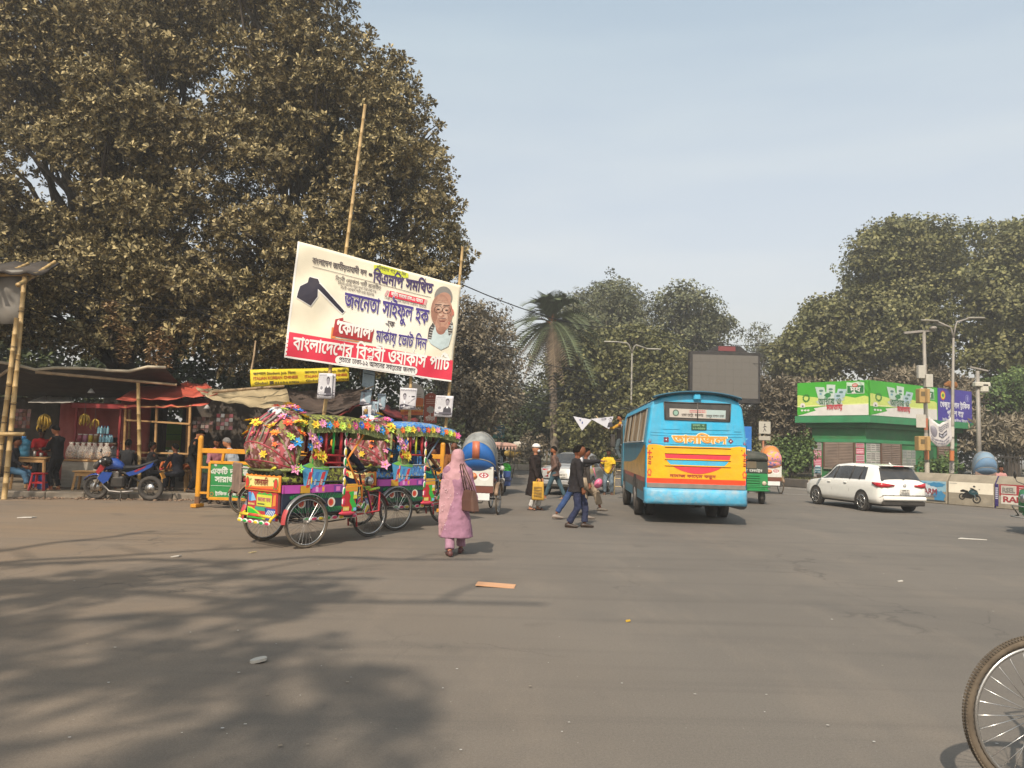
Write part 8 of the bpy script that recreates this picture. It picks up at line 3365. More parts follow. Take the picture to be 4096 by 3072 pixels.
cl_=mb.build('banner_cloth',ban)
cl_.modifiers.new('c','SOLIDIFY').thickness=-.006
mb=MB()
def sub(s0,t0,s1,t1,m,l,nu=48,nv=6,curve=0):
 mb.grid(lambda a,b:bsurf(s0+(s1-s0)*a,t0+(t1-t0)*b,l),nu,nv,m)
sub(.0,.0,.012,1,WHT,.006,2,30)
sub(.012,.985,1,1.0,WHT,.006,48,1)
sub(.006,.778,1,.985,BRD,.006)
mb.build('printed_bands',cl_)
def tl(mb,s,p0,p1,em,m,bold=.02,lift=.02):
 L_=math.hypot(p1[0]-p0[0],p1[1]-p0[1])
 ux,uy=(p1[0]-p0[0])/L_,(p1[1]-p0[1])/L_
 vx,vy=.117,-.993
 text(mb,s,lambda x,y,l:D(p0[0]+ux*x+vx*y,p0[1]+uy*x+vy*y,l),0,0,em,m,w=L_,bold=bold,lift=lift)
mb=MB()
tl(mb,'বাংলাদেশ জাতীয়তাবাদী দল',(338,362),(832,478),82,INK,.02)
tl(mb,'-',(850,492),(885,500),150,INK,.03)
tl(mb,'বিএনপি সমর্থিত',(893,530),(1468,650),145,mat('ink_violet',(.05,.03,.11),rough=.6),.03)
tl(mb,'বিপ্লবী ওয়ার্কার্স পার্টি মনোনীত',(545,520),(968,612),56,INK,.005)
tl(mb,'জননেতা মহানগর খেজুর বাগান সাফা ঢাকা নগর',(566,556),(925,640),38,INK,.0)
tl(mb,'বিপ্লবী ওয়ার্কার্স পার্টি ঢাকা মহানগর',(592,600),(905,672),38,INK,.0)
tl(mb,'-কে',(1012,948),(1098,966),78,INK,.02)
mb.build('lettering_black',cl_)
mb=MB()
mb.poly([(905,372),(960,372),(1080,400),(1235,452),(1236,492),(1180,496),(1010,460),(905,415)],D,pt('#d6e01a'),.016)
tl(mb,'পরিবর্তনের পক্ষে রায় দিন',(930,408),(1208,480),50,INK,.005,.020)
mb.build('yellow_highlight',cl_)
mb=MB()
for i in range(24):
 f=i/24
 x0,y0=345+1110*f,392+290*f
 mb.poly([(x0,y0),(x0+46.5,y0+12.2),(x0+46.5,y0+16),(x0,y0+4)],D,INK,.016)
mb.build('ruled_line',cl_)
mb=MB()
mb.poly([(1030,612),(1050,618),(1025,668),(1003,660)],D,pt('#d8a8a4'),.016)
mb.poly([(1395,700),(1422,706),(1408,760),(1385,752)],D,pt('#d8a8a4'),.016)
mb.poly([(1058,618),(1225,656),(1398,700),(1383,752),(1210,712),(1040,672)],D,BRD,.017)
tl(mb,'জাতীয় সংসদের ঢাকা-১২ আসনে',(1068,660),(1375,736),48,WHT,.03,.022)
tl(mb,'খেজুর বাগান ঢাকা মহানগর তেজগাঁও জননেতা',(1005,694),(1412,790),34,INK,.0)
mb.build('red_ribbon',cl_)
mb=MB()
tl(mb,'জননেতা সাইফুল হক',(622,768),(1425,938),205,WHT,.045,.018)
tl(mb,'জননেতা সাইফুল হক',(622,768),(1425,938),205,NAVY,.022,.024)
tl(mb,'মার্কায় ভোট দিন',(918,1092),(1408,1176),150,WHT,.055,.018)
tl(mb,'মার্কায় ভোট দিন',(918,1092),(1408,1176),150,NAVY,.02,.024)
mb.build('lettering_navy',cl_)
mb=MB()
mb.poly([(512,968),(560,975),(540,1070),(820,1105),(800,1112),(500,1072)],D,pt('#e8873a'),.015)
mb.poly([(545,892),(618,876),(612,905),(905,990),(880,1110),(515,1048)],D,pt('#b01c24'),.018)
tl(mb,'‘কোদাল’',(548,1012),(888,1082),165,WHT,.04,.024)
mb.build('red_box',cl_)
mb=MB()
tl(mb,'বাংলাদেশের বিপ্লবী ওয়ার্কার্স পার্টি',(160,1175),(1640,1378),172,WHT,.026,.014)
mb.build('lettering_white',cl_)
mb=MB()
pill=[]
for (cx,cy,a0) in ((585,1276,90),(1285,1381,-90)):
 for k in range(9):
  a=R(a0+180*k/8)
  pill.append((cx+42*math.cos(a),cy-40*math.sin(a)))
mb.poly(pill,D,WHT,.014)
tl(mb,'প্রচারে ঢাকা-১২ আসনের সর্বস্তরের জনগণ',(575,1290),(1300,1402),66,INK,.015,.02)
mb.build('white_pill',cl_)
mb=MB()
bl_=[(318,492),(345,500),(390,512),(402,545),(388,590),(384,680),(322,768),(200,690),(212,640),(232,582),(300,545),(308,510)]
cx,cy=300,620
mb.poly([(cx+(x-cx)*1.07,cy+(y-cy)*1.06) for x,y in bl_],D,WHT,.014)
mb.poly([(380,545),(410,545),(640,812),(608,848),(375,612)],D,WHT,.014)
mb.poly(bl_,D,pt('#1c1830'),.018)
mb.poly([(385,556),(405,556),(630,815),(609,836),(383,602)],D,pt('#1c1830'),.018)
mb.build('spade_emblem',cl_)
# portrait: an elderly man with spectacles, plain
mb=MB()
def el(cx,cy,rx,ry,m,l,tilt=0,a0=0,a1=360):
 pts=[]
 for a in range(a0,a1+(0 if a1-a0==360 else 1),12):
  x,y=rx*math.cos(R(a)),ry*math.sin(R(a))
  pts.append((cx+x*math.cos(R(tilt))-y*math.sin(R(tilt)),cy+x*math.sin(R(tilt))+y*math.cos(R(tilt))))
 mb.poly(pts,D,m,l)
FS,FSH=pt('#b98a74',dirt=0),pt('#9c6a58',dirt=0)
mb.poly([(1460,1130),(1432,1090),(1450,1010),(1490,950),(1560,930),(1650,900),(1680,960),(1668,1050),(1640,1150),(1560,1185)],D,pt('#bfcfd0',dirt=0),.016)
mb.poly([(1425,1075),(1440,980),(1480,925),(1500,960),(1478,1010),(1462,1085)],D,pt('#4a4644',dirt=0),.018)
mb.poly([(1640,900),(1676,930),(1672,1030),(1640,1050),(1628,1000)],D,pt('#4a4644',dirt=0),.018)
for k in range(5):
 mb.poly([(1432+8*k,1060-24*k),(1466+5*k,1068-24*k),(1467+5*k,1074-24*k),(1430+8*k,1067-24*k)],D,pt('#c8c4bc',dirt=0),.020)
 mb.poly([(1634,925+24*k),(1672,930+24*k),(1672,937+24*k),(1634,932+24*k)],D,pt('#c8c4bc',dirt=0),.020)
el(1560,980,50,60,FSH,.020)
el(1582,680,92,100,pt('#86827c',dirt=0),.020)
el(1575,830,98,165,FS,.022)
el(1570,930,72,80,FS,.0235)
el(1590,700,72,62,FS,.0235)
for k,(c_,dx,q) in enumerate((('#a87c68',-20,1.0),('#b68a74',-12,.86),('#c29a84',-6,.70),('#cba892',-2,.50))):
 el(1575+dx,815,98*q,160*q,pt(c_,dirt=0),.0236+.0003*k)
for (x_,y_,a_,b_) in ((1500,850,26,60),(1645,850,22,70),(1572,985,40,22),(1525,826,30,14),(1612,834,30,14),(1575,900,44,12)):
 el(x_,y_,a_,b_,pt('#a27460',dirt=0),.0249)
for y_ in (715,733):
 mb.poly([(1530,y_),(1570,y_-5),(1625,y_+3),(1625,y_+7),(1570,y_),(1530,y_+4)],D,pt('#a87e6a',dirt=0),.025)
el(1480,820,13,32,FSH,.024)
el(1674,832,12,32,pt('#c0705c',dirt=0),.024)
mb.poly([(1655,760),(1672,800),(1665,880),(1640,960),(1630,930),(1648,850)],D,pt('#a8503f',dirt=0),.0245)
for cx in (1530,1612):
 for a in range(0,360,30):
  x0,y0=cx+40*math.cos(R(a)),800+(cx-1530)*.12+34*math.sin(R(a))
  x1,y1=cx+40*math.cos(R(a+30)),800+(cx-1530)*.12+34*math.sin(R(a+30))
  mb.tube([D(x0,y0,.026),D(x1,y1,.026)],.0055,pt('#3a2c2a',dirt=0),seg=4)
 el(cx,800+(cx-1530)*.12,15,7,pt('#2a1c1a',dirt=0),.027)
 mb.poly([(cx-36,760+(cx-1530)*.12),(cx+34,762+(cx-1530)*.12),(cx+30,752+(cx-1530)*.12),(cx-30,750+(cx-1530)*.12)],D,pt('#5a4a44',dirt=0),.026)
mb.poly([(1562,812),(1578,812),(1592,872),(1550,870)],D,FSH,.025)
mb.poly([(1535,905),(1605,910),(1592,920),(1548,917)],D,pt('#7a3f3a',dirt=0),.025)
mb.poly([(1528,885),(1562,878),(1600,882),(1614,894),(1570,890)],D,pt('#8a6a60',dirt=0),.0255)
mb.build('portrait',cl_)
# its bamboo poles
dpt=V((.02,.10,0))
def polep(label,u0,v0,u1,v1,Y0,Y1,r=.045):
 a=P(u0,v0,Y0)
 b=P(u1,v1,Y1)
 d=(b-a).normalized()
 a=a-d*(a.z/d.z)
 return bpole(label,a,b,r,BAMD if False else BAM,'bamboo poles of the election banner')
p1=polep('tallest bamboo pole of the banner, rising high against the dark tree',323,419,365.5,105,19.45,19.75,.05)
p2=polep('middle bamboo pole of the banner, ending at its cloth',408,440,413,330,20.35,20.35,.045)
p3=polep('right bamboo pole of the banner, showing above its corner',444,440,463,247,20.8,20.9,.045)
bpole('thin bamboo stick standing in the foliage left of the yellow strip banner',P(251,372,21.7),P(256,341,21.9),.03,BAMD,'bamboo poles of the election banner')
# ================================================================== POSTERS AND SIGNS
def poster(label,quad,Y,art,seed=0,group='election posters on the poles',double=False,blue=False,name='poster',cat='poster'):
 """quad: pixel corners TL, TR, BR, BL; art draws in a unit frame (0..1, 0..1 with y up)"""
 c=[P(*q,Y) for q in quad]
 o=sum(c,V())/4
 t=thing(name,label,cat,o,0,group)
 nn=(c[1]-c[0]).cross(c[3]-c[0]).normalized()
 if nn.y>0:
  nn=-nn
 r=random.Random(seed)
 ph=r.uniform(0,6)
 def f(x,y,l=0.0):
  p=c[3]*(1-x)*(1-y)+c[2]*x*(1-y)+c[1]*x*y+c[0]*(1-x)*y
  return p-o+nn*(l+.012*math.sin(x*5+ph)+.006*math.sin(y*7+ph))
 mb=MB()
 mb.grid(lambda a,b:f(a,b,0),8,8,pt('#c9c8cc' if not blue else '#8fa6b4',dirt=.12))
 s_=mb.build('sheet',t)
 s_.modifiers.new('c','SOLIDIFY').thickness=-.006
 if double:
  mb=MB()
  mb.grid(lambda a,b:f(a*.9+.28,b*.96+.03,-.05),6,6,pt('#b4b2b8',dirt=.2))
  s2=mb.build('second_sheet',t)
  s2.modifiers.new('c','SOLIDIFY').thickness=-.006
  mb=MB()
  scribble(mb,lambda x,y,l:f(x,y,l-.05),1.02,.1,1.14,.9,pt('#4a4650'),8,.006,3)
  mb.build('print',s2)
 mb=MB()
 art(mb,f,r)
 mb.build('print',s_)
 return t
DK,MD=pt('#35323c',dirt=0),pt('#7d7a84',dirt=0)
def head_art(mb,f,cx,cy,s,dark_suit=True,hair=True):
 def e(x,y,rx,ry,m,l):
  mb.poly([(x+rx*math.cos(R(a)),y+ry*math.sin(R(a))) for a in range(0,360,20)],f,m,l)
 mb.poly([(cx-.24*s,cy-.62*s),(cx-.20*s,cy-.30*s),(cx-.06*s,cy-.20*s),(cx+.08*s,cy-.20*s),(cx+.24*s,cy-.30*s),(cx+.28*s,cy-.62*s)],f,DK if dark_suit else pt('#c4c2c8',dirt=0),.010)
 mb.poly([(cx-.05*s,cy-.20*s),(cx+.07*s,cy-.20*s),(cx+.03*s,cy-.55*s),(cx-.03*s,cy-.55*s)],f,pt('#e0dfe4',dirt=0),.013)
 e(cx,cy+.05*s,.115*s,.13*s,DK,.012)
 e(cx,cy-.02*s,.095*s,.13*s,pt('#9a969e',dirt=0),.015)
 e(cx-.035*s,cy+.0*s,.018*s,.010*s,DK,.018)
 e(cx+.035*s,cy+.0*s,.018*s,.010*s,DK,.018)
 e(cx,cy-.085*s,.03*s,.010*s,DK,.018)
def art_a(mb,f,r):
 """round seal, portrait in suit to the right, dark name strip"""
 scribble(mb,f,.05,.88,.6,.96,MD,2,.006,1)
 for k,y in enumerate((.80,.70,.62)):
  mb.poly(rect(.06,y,.36,y+.05),f,DK,.006)
 mb.poly([(.26+.20*math.cos(R(a)),.42+.15*math.sin(R(a))) for a in range(0,360,15)],f,MD,.006)
 mb.poly([(.26+.17*math.cos(R(a)),.42+.125*math.sin(R(a))) for a in range(0,360,15)],f,pt('#cfced2',dirt=0),.009)
 for a in range(0,360,45):
  mb.poly([(.26+.09*math.cos(R(a+q)),.42+.07*math.sin(R(a+q))) for q in (0,14,28)]+[(.26,.42)],f,MD,.012)
 head_art(mb,f,.68,.70,.95)
 mb.poly(rect(.02,.135,.98,.225),f,pt('#54505a',dirt=0),.020)
 text(mb,'জননেতা সাফা হক',f,.5,.155,.075,pt('#e2e1e6',dirt=0),align='c',w=.8,lift=.024,bold=.03)
 scribble(mb,f,.1,.04,.9,.1,MD,1,.006,2)
def art_b(mb,f,r):
 """portrait left, pen right, dark header and name strip"""
 mb.poly(rect(.02,.84,.98,.97),f,DK,.006)
 scribble(mb,f,.06,.86,.94,.95,MD,2,.010,1)
 head_art(mb,f,.30,.60,.9,False)
 mb.poly([(.02,.16),(.1,.30),(.3,.36),(.52,.30),(.6,.16)],f,pt('#aeb2be',dirt=0),.009)
 mb.poly(rect(.56,.58,.94,.65),f,DK,.006)
 mb.poly([(.50,.30),(.54,.27),(.92,.50),(.95,.56),(.88,.55)],f,pt('#8a8890',dirt=0),.008)
 mb.poly([(.02,.02),(.98,.02),(.98,.17),(.6,.20),(.3,.28),(.02,.22)],f,pt('#4a4854',dirt=0),.018)
 text(mb,'ঢাকা-১২ আসনে',f,.5,.10,.08,pt('#dcdce2',dirt=0),align='c',w=.78,lift=.022,bold=.03)
def art_blue(mb,f,r):
 mb.poly(rect(.1,.78,.95,.83),f,pt('#2d4656',dirt=0),.006)
 scribble(mb,f,.12,.12,.9,.74,pt('#5a7486',dirt=0),9,.006,5,.35)
def quad(x0,y0,x1,y1,sc_,ox,oy,skew=0):
 f=lambda x,y:((ox+x/sc_)/4,(oy+y/sc_)/4)
 return [f(x0+skew,y0),f(x1+skew,y0),f(x1,y1),f(x0,y1)]
S6=(3.568,1240,1440)
poster('white election poster with the round seal on the tallest bamboo pole',[((1240+a/3.568)/4,(1440+b/3.568)/4) for a,b in ((132,188),(330,190),(308,556),(100,548))],19.1,art_a,1,double=True)
poster('grey election poster with a pen drawing on the middle bamboo pole',[((1240+a/3.568)/4,(1440+b/3.568)/4) for a,b in ((1288,396),(1530,408),(1500,712),(1272,706))],19.95,art_b,2)
poster('white election poster with the round seal on the right bamboo pole',[((1240+a/3.568)/4,(1440+b/3.568)/4) for a,b in ((1800,505),(2052,515),(2022,822),(1768,806))],20.55,art_a,3,double=False)
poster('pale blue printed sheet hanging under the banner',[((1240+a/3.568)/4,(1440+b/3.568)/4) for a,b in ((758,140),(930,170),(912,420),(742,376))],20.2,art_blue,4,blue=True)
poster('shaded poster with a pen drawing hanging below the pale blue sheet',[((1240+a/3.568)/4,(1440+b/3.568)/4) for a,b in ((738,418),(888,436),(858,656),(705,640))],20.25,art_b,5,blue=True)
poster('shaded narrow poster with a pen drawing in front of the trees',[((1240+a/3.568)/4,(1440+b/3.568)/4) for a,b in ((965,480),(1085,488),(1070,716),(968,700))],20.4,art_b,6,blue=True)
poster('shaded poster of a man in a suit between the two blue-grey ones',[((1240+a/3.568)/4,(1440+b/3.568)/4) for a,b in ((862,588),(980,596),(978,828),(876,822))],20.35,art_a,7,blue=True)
poster('small brown and white poster hanging low over the green patterned roof',[((1240+a/3.568)/4,(1440+b/3.568)/4) for a,b in ((745,665),(880,640),(868,900),(752,880))],20.2,lambda mb,f,r:(mb.poly(rect(.1,.4,.62,.95),f,pt('#5a4432',dirt=0),.006),text(mb,'গান',f,.2,.6,.3,pt('#c8a24a',dirt=0),w=.34,lift=.01,bold=.04),scribble(mb,f,.1,.05,.9,.35,MD,3,.006,6)),8)
st_=MB()
bpole('thin stick carrying the shaded posters',P(362,425,20.5),P(365,373,20.5),.02,BAMD,'sticks that carry the small posters','stick')
bpole('short slanting stick below the pale blue sheet',P(360,391,20.18),P(374,386,20.18),.015,BAMD,'sticks that carry the small posters','stick')
bpole('slim stick behind the suit poster',P(373,425,20.6),P(372,395,20.6),.02,BAMD,'sticks that carry the small posters','stick')
# arched signboards behind the posters
def arch_sign(label,u0,u1,vt,vb,Y,draw,name='arched_sign'):
 a,b=P(u0,vb,Y),P(u1,vb,Y)
 top=P((u0+u1)/2,vt,Y)
 w,h=(b-a).length,top.z-a.z
 t=thing(name,label,'signboard',(a+b)/2,0,'arched roadside signboards')
 pts=[(-w/2,0),(w/2,0)]+[(w/2*math.cos(R(q)),h-w/2*1.0+w/2*1.0*math.sin(R(q))) for q in range(0,181,12)]
 mb=MB()
 mb.prism(pts,.05,lambda x,y,d:V((x,d,y)),draw['base'])
 bd=mb.build('board',t)
 f=plane_fn((0,-.002,0),(1,0,0),(0,0,1))
 mb=MB()
 draw['fn'](mb,f,w,h)
 mb.build('print',bd)
 for x in (-w/2+.06,w/2-.06):
  mb=MB()
  mb.tube([(x,.06,-(a.z)),(x,.06,.3)],.02,STEEL,seg=6)
  mb.build('post',t)
def dr_orange(mb,f,w,h):
 mb.poly([(-w/2,0),(w/2,0),(w/2,h*.52),(-w/2,h*.60)],f,pt('#d06a22'),.004)
 mb.poly([(-w/2,h*.1),(w/2,h*.1),(w/2,h*.3),(-w/2,h*.28)],f,pt('#e39a35'),.006)
 mb.poly(rect(-w*.35,h*.16,w*.4,h*.24),f,pt('#e8e0d0'),.008)
 text(mb,'POWER',f,.1,h*.17,.14,pt('#5a4a3a'),w=w*.5,lift=.012)
 text(mb,'QUALITY NO.1',f,0,h*.06,.11,pt('#b82a1c'),w=w*.7,align='c',lift=.010)
 mb.poly(circ(-w*.3,h*.32,w*.14,14),f,pt('#9a2a20'),.010)
 scribble(mb,f,0,h*.55,w*.4,h*.68,pt('#a09a90'),2,.006,3)
def dr_tree(mb,f,w,h):
 mb.poly(circ(0,h*.44,w*.25,16,h*.10),f,pt('#b0aaa0'),.004)
 for k in range(7):
  a=R(51*k)
  mb.poly(circ(w*.2*math.cos(a),h*.44+h*.075*math.sin(a),w*.11,10,h*.05),f,pt('#b0aaa0'),.0055)
 mb.poly([(-w*.03,h*.2),(w*.05,h*.2),(w*.03,h*.38),(-w*.02,h*.38)],f,pt('#b0aaa0'),.007)
 text(mb,'গার্ডিয়ান',f,0,h*.08,.17,pt('#d8cfc4'),w=w*.72,align='c',lift=.006,bold=.03)
 scribble(mb,f,-w*.35,h*.62,w*.35,h*.80,pt('#c8a090'),3,.004,7,.4)
 mb.poly(circ(-w*.06,h*.88,w*.07,10),f,pt('#c8a090'),.004)
 mb.poly(circ(w*.12,h*.88,w*.05,10),f,pt('#c8a090'),.004)
arch_sign('white and orange arched signboard behind the middle bamboo pole',400.5,423,383,415,22.0,dict(base=pt('#cfccc4'),fn=dr_orange))
arch_sign('brick-red arched signboard with a grey tree and Bengali name',423.5,436.5,393,423,21.6,dict(base=pt('#9a3f26'),fn=dr_tree))
# yellow strip banner
cs=[P(250,369.7,21.2),P(349,367.6,22.0),P(349.2,381,22.0),P(251,387.2,21.2)]
o=sum(cs,V())/4
t=thing('yellow_banner','long yellow strip banner printed in Bengali and English','banner',o)
def yf(x,y,l=0.0):
 y=y*1.0
 p=cs[3]*(1-x)*(1-y)+cs[2]*x*(1-y)+cs[1]*x*y+cs[0]*(1-x)*y
 return p-o+V((0,-1,0))*(l+.03*math.sin(x*9)+.015*math.sin(x*23+y*4))
mb=MB()
mb.grid(lambda a,b:yf(a,b),40,4,mat('banner_yellow',(.62,.48,.01),rough=.6,var=.12,dirt=.15))
s_=mb.build('banner_cloth',t)
s_.modifiers.new('c','SOLIDIFY').thickness=-.006
mb=MB()
for x0 in (.03,.54):
 text(mb,'জাপানে Student Job ভিসা',yf,x0,.68,.22,pt('#4a3a10'),w=.42,lift=.02,bold=.02)
 text(mb,'ITALIAN KOREAN CHINESE',yf,x0,.40,.24,pt('#b04a0a'),w=.44,lift=.02,bold=.035)
 text(mb,'Global',yf,x0+.01,.12,.22,pt('#4a3a10'),w=.13,lift=.02,bold=.02)
 mb.poly(rect(x0+.16,.08,x0+.20,.28),yf,pt('#3a2c10'),.02)
 text(mb,'01654',yf,x0+.21,.10,.18,pt('#3a2c10'),w=.13,lift=.02,bold=.02)
 text(mb,'07856',yf,x0+.35,.10,.18,pt('#3a2c10'),w=.10,lift=.02,bold=.02)
mb.build('lettering',s_)
# ================================================================== POLICE BOX WITH HOARDINGS
KC,KR,KL=V((17.3,37.0,0)),V((25.3,42.0,0)),V((14.75,39.9,0))
ZG=.0
kt=thing('police_box','green roadside police box with milk advertising hoardings on its roof','building',KC)
KG=mat('kiosk_green',C('#1f6b3c'),rough=.6,var=.15,scale=2,dirt=.25)
KG2=mat('kiosk_band',C('#2c7d52'),rough=.5,var=.12,scale=2,dirt=.2)
AG=mat('ad_green',C('#3f9a2c'),rough=.45,var=.08,scale=1.2)
uR,uL=(KR-KC).normalized(),(KL-KC).normalized()
inw=(uR+uL).normalized()
LR,LL=(KR-KC).length,(KL-KC).length
bk=uR*LR+uL*LL
def fp(o):
 """footprint inset by o metres"""
 q=o/math.sin(math.acos(uR.dot(uL))/1)
 c=(uR+uL)*q
 return [c,c+uR*(LR-2*q),c+uR*(LR-2*q)+uL*(LL-2*q),c+uL*(LL-2*q)]
def ring(o,z0,z1,m,name,par=None):
 mb=MB()
 f=fp(o)
 mb.loft([[p+V((0,0,z0)) for p in f],[p+V((0,0,z1)) for p in f]],m,smooth=False)
 return mb.build(name,par or kt)
zt=5.28
zh=3.58
ring(.55,0,2.98,KG,'wall')
ring(.52,0,.45,mat('kiosk_base',(.17,.15,.10),rough=.9,var=.3,scale=2,dirt=.5),'plinth')
ring(.0,3.22,zh-.02,KG2,'cornice')
ring(.35,2.98,3.22,KG,'soffit')
ring(.5,2.25,2.42,KG2,'lintel_band')
ring(.12,zh-.02,zt-.04,pt('#3a4a3c'),'parapet')
# windows
WB=mat('shutter_brown',(.17,.125,.10),rough=.75,var=.15,scale=3,dirt=.3)
def kwin(side,s0,s1,z0,z1,off=.55,slat=True):
 u=uR if side=='R' else uL
 q=off/math.sin(math.acos(uR.dot(uL)))
 c=(uR+uL)*q
 n=V((u.y,-u.x,0)) if side=='R' else V((-u.y,u.x,0))
 if n.dot(inw)>0:
  n=-n
 a,b=c+u*s0,c+u*s1
 mb=MB()
 mb.loft([[a+n*.002+V((0,0,z0)),b+n*.002+V((0,0,z0)),b+n*.05+V((0,0,z0)),a+n*.05+V((0,0,z0))],[a+n*.002+V((0,0,z1)),b+n*.002+V((0,0,z1)),b+n*.05+V((0,0,z1)),a+n*.05+V((0,0,z1))]],WB,smooth=False)
 w=mb.build('window',kt)
 for k in range(2):
  p,r_=a.lerp(b,.04+.48*k),a.lerp(b,.48+.48*k)
  mb=MB()
  ns=16
  for i in range(ns):
   z=z0+.06+(z1-z0-.1)*i/ns
   mb.loft([[p+n*.05+V((0,0,z)),r_+n*.05+V((0,0,z)),r_+n*.075+V((0,0,z+.01)),p+n*.075+V((0,0,z+.01))],[p+n*.05+V((0,0,z+.07)),r_+n*.05+V((0,0,z+.07)),r_+n*.055+V((0,0,z+.07)),p+n*.055+V((0,0,z+.07))]],WB,smooth=False)
  mb.build('louvre',w)
 for (p,q2) in ((a,a),(b,b)):
  mb=MB()
  mb.beam(p+n*.05+V((0,0,z0)),p+n*.05+V((0,0,z1)),.08,.08,pt('#5a4030'))
  mb.build('frame',w)
 mb=MB()
 mb.beam(a+n*.06+V((0,0,z0-.03)),b+n*.06+V((0,0,z0-.03)),.10,.06,pt('#8a8272'))
 mb.build('sill',w)
 return a,b,n
def kface(side,off):
 u=uR if side=='R' else uL
 q=off/math.sin(math.acos(uR.dot(uL)))
 c=(uR+uL)*q
 n=V((u.y,-u.x,0)) if side=='R' else V((-u.y,u.x,0))
 if n.dot(inw)>0:
  n=-n
 return lambda x,z,l=0.0:c+u*x+n*l+V((0,0,z))
kwin('L',.55,2.1,.95,2.25)
kwin('R',1.2,2.9,.7,2.25)
kwin('R',6.3,7.4,.1,2.25)
mb=MB()
fR=kface('R',.55)
mb.prism([(5.0,.05),(5.9,.05),(5.9,2.1),(5.0,2.1)],.04,lambda x,z,d:fR(x,z,d),pt('#1a5a38'))
mb.build('door',kt)
# bills pasted on the walls: each sheet its own piece
r=random.Random(6)
def bill(side,x,z,w,h,col,ink,rows,seed):
 f=kface(side,.55)
 mb=MB()
 mb.prism([(x,z),(x+w,z+r.uniform(-.02,.02)),(x+w+r.uniform(-.01,.01),z+h),(x,z+h)],.008,lambda a,b,d:f(a,b,.004+d+.002*(seed%3)),pt(col,dirt=.25))
 o_=mb.build('bill',kt)
 mb=MB()
 scribble(mb,lambda a,b,l:f(a,b,.016+l),x+.03,z+.04,x+w-.03,z+h-.04,pt(ink),rows,.004,seed,.5)
 mb.build('print',o_)
for k in range(5):
 z=.15+.42*k
 bill('L',2.24,z,.42,.40,['#b8b4ac','#c2beb6','#d04a72','#c06a80','#b4b0a8'][k],['#8a6a7a','#5a5660','#e8c8d0','#e8c0cc','#5a5660'][k],4,k)
for k in range(6):
 z=.35+.33*k
 bill('L',.06,z,.42,.31,['#c9a8ae','#c23a62','#c9b0b4','#c84a6c','#bab6ae','#bcb8b0'][(5-k)%6],['#c02a58','#efd4da','#b83a60','#e6c6ce','#55525c','#55525c'][(5-k)%6],3,10+k)
for i in range(3):
 for j in range(5):
  bill('R',.04+.38*i,.15+.42*j,.37,.40,'#c9c6be' if (i+j)%2 else '#b8b5ae','#7f7c78',3,30+i*4+j)
for i in range(3):
 for j in range(4):
  bill('R',3.1+.4*i,.3+.42*j,.37,.4,'#8f9490' if (i+j)%2 else '#a3a49c','#7f8480',2,50+i*4+j)
bill('L',2.27,.62,.34,.5,'#2fa8c8','#d0eef4',3,70)
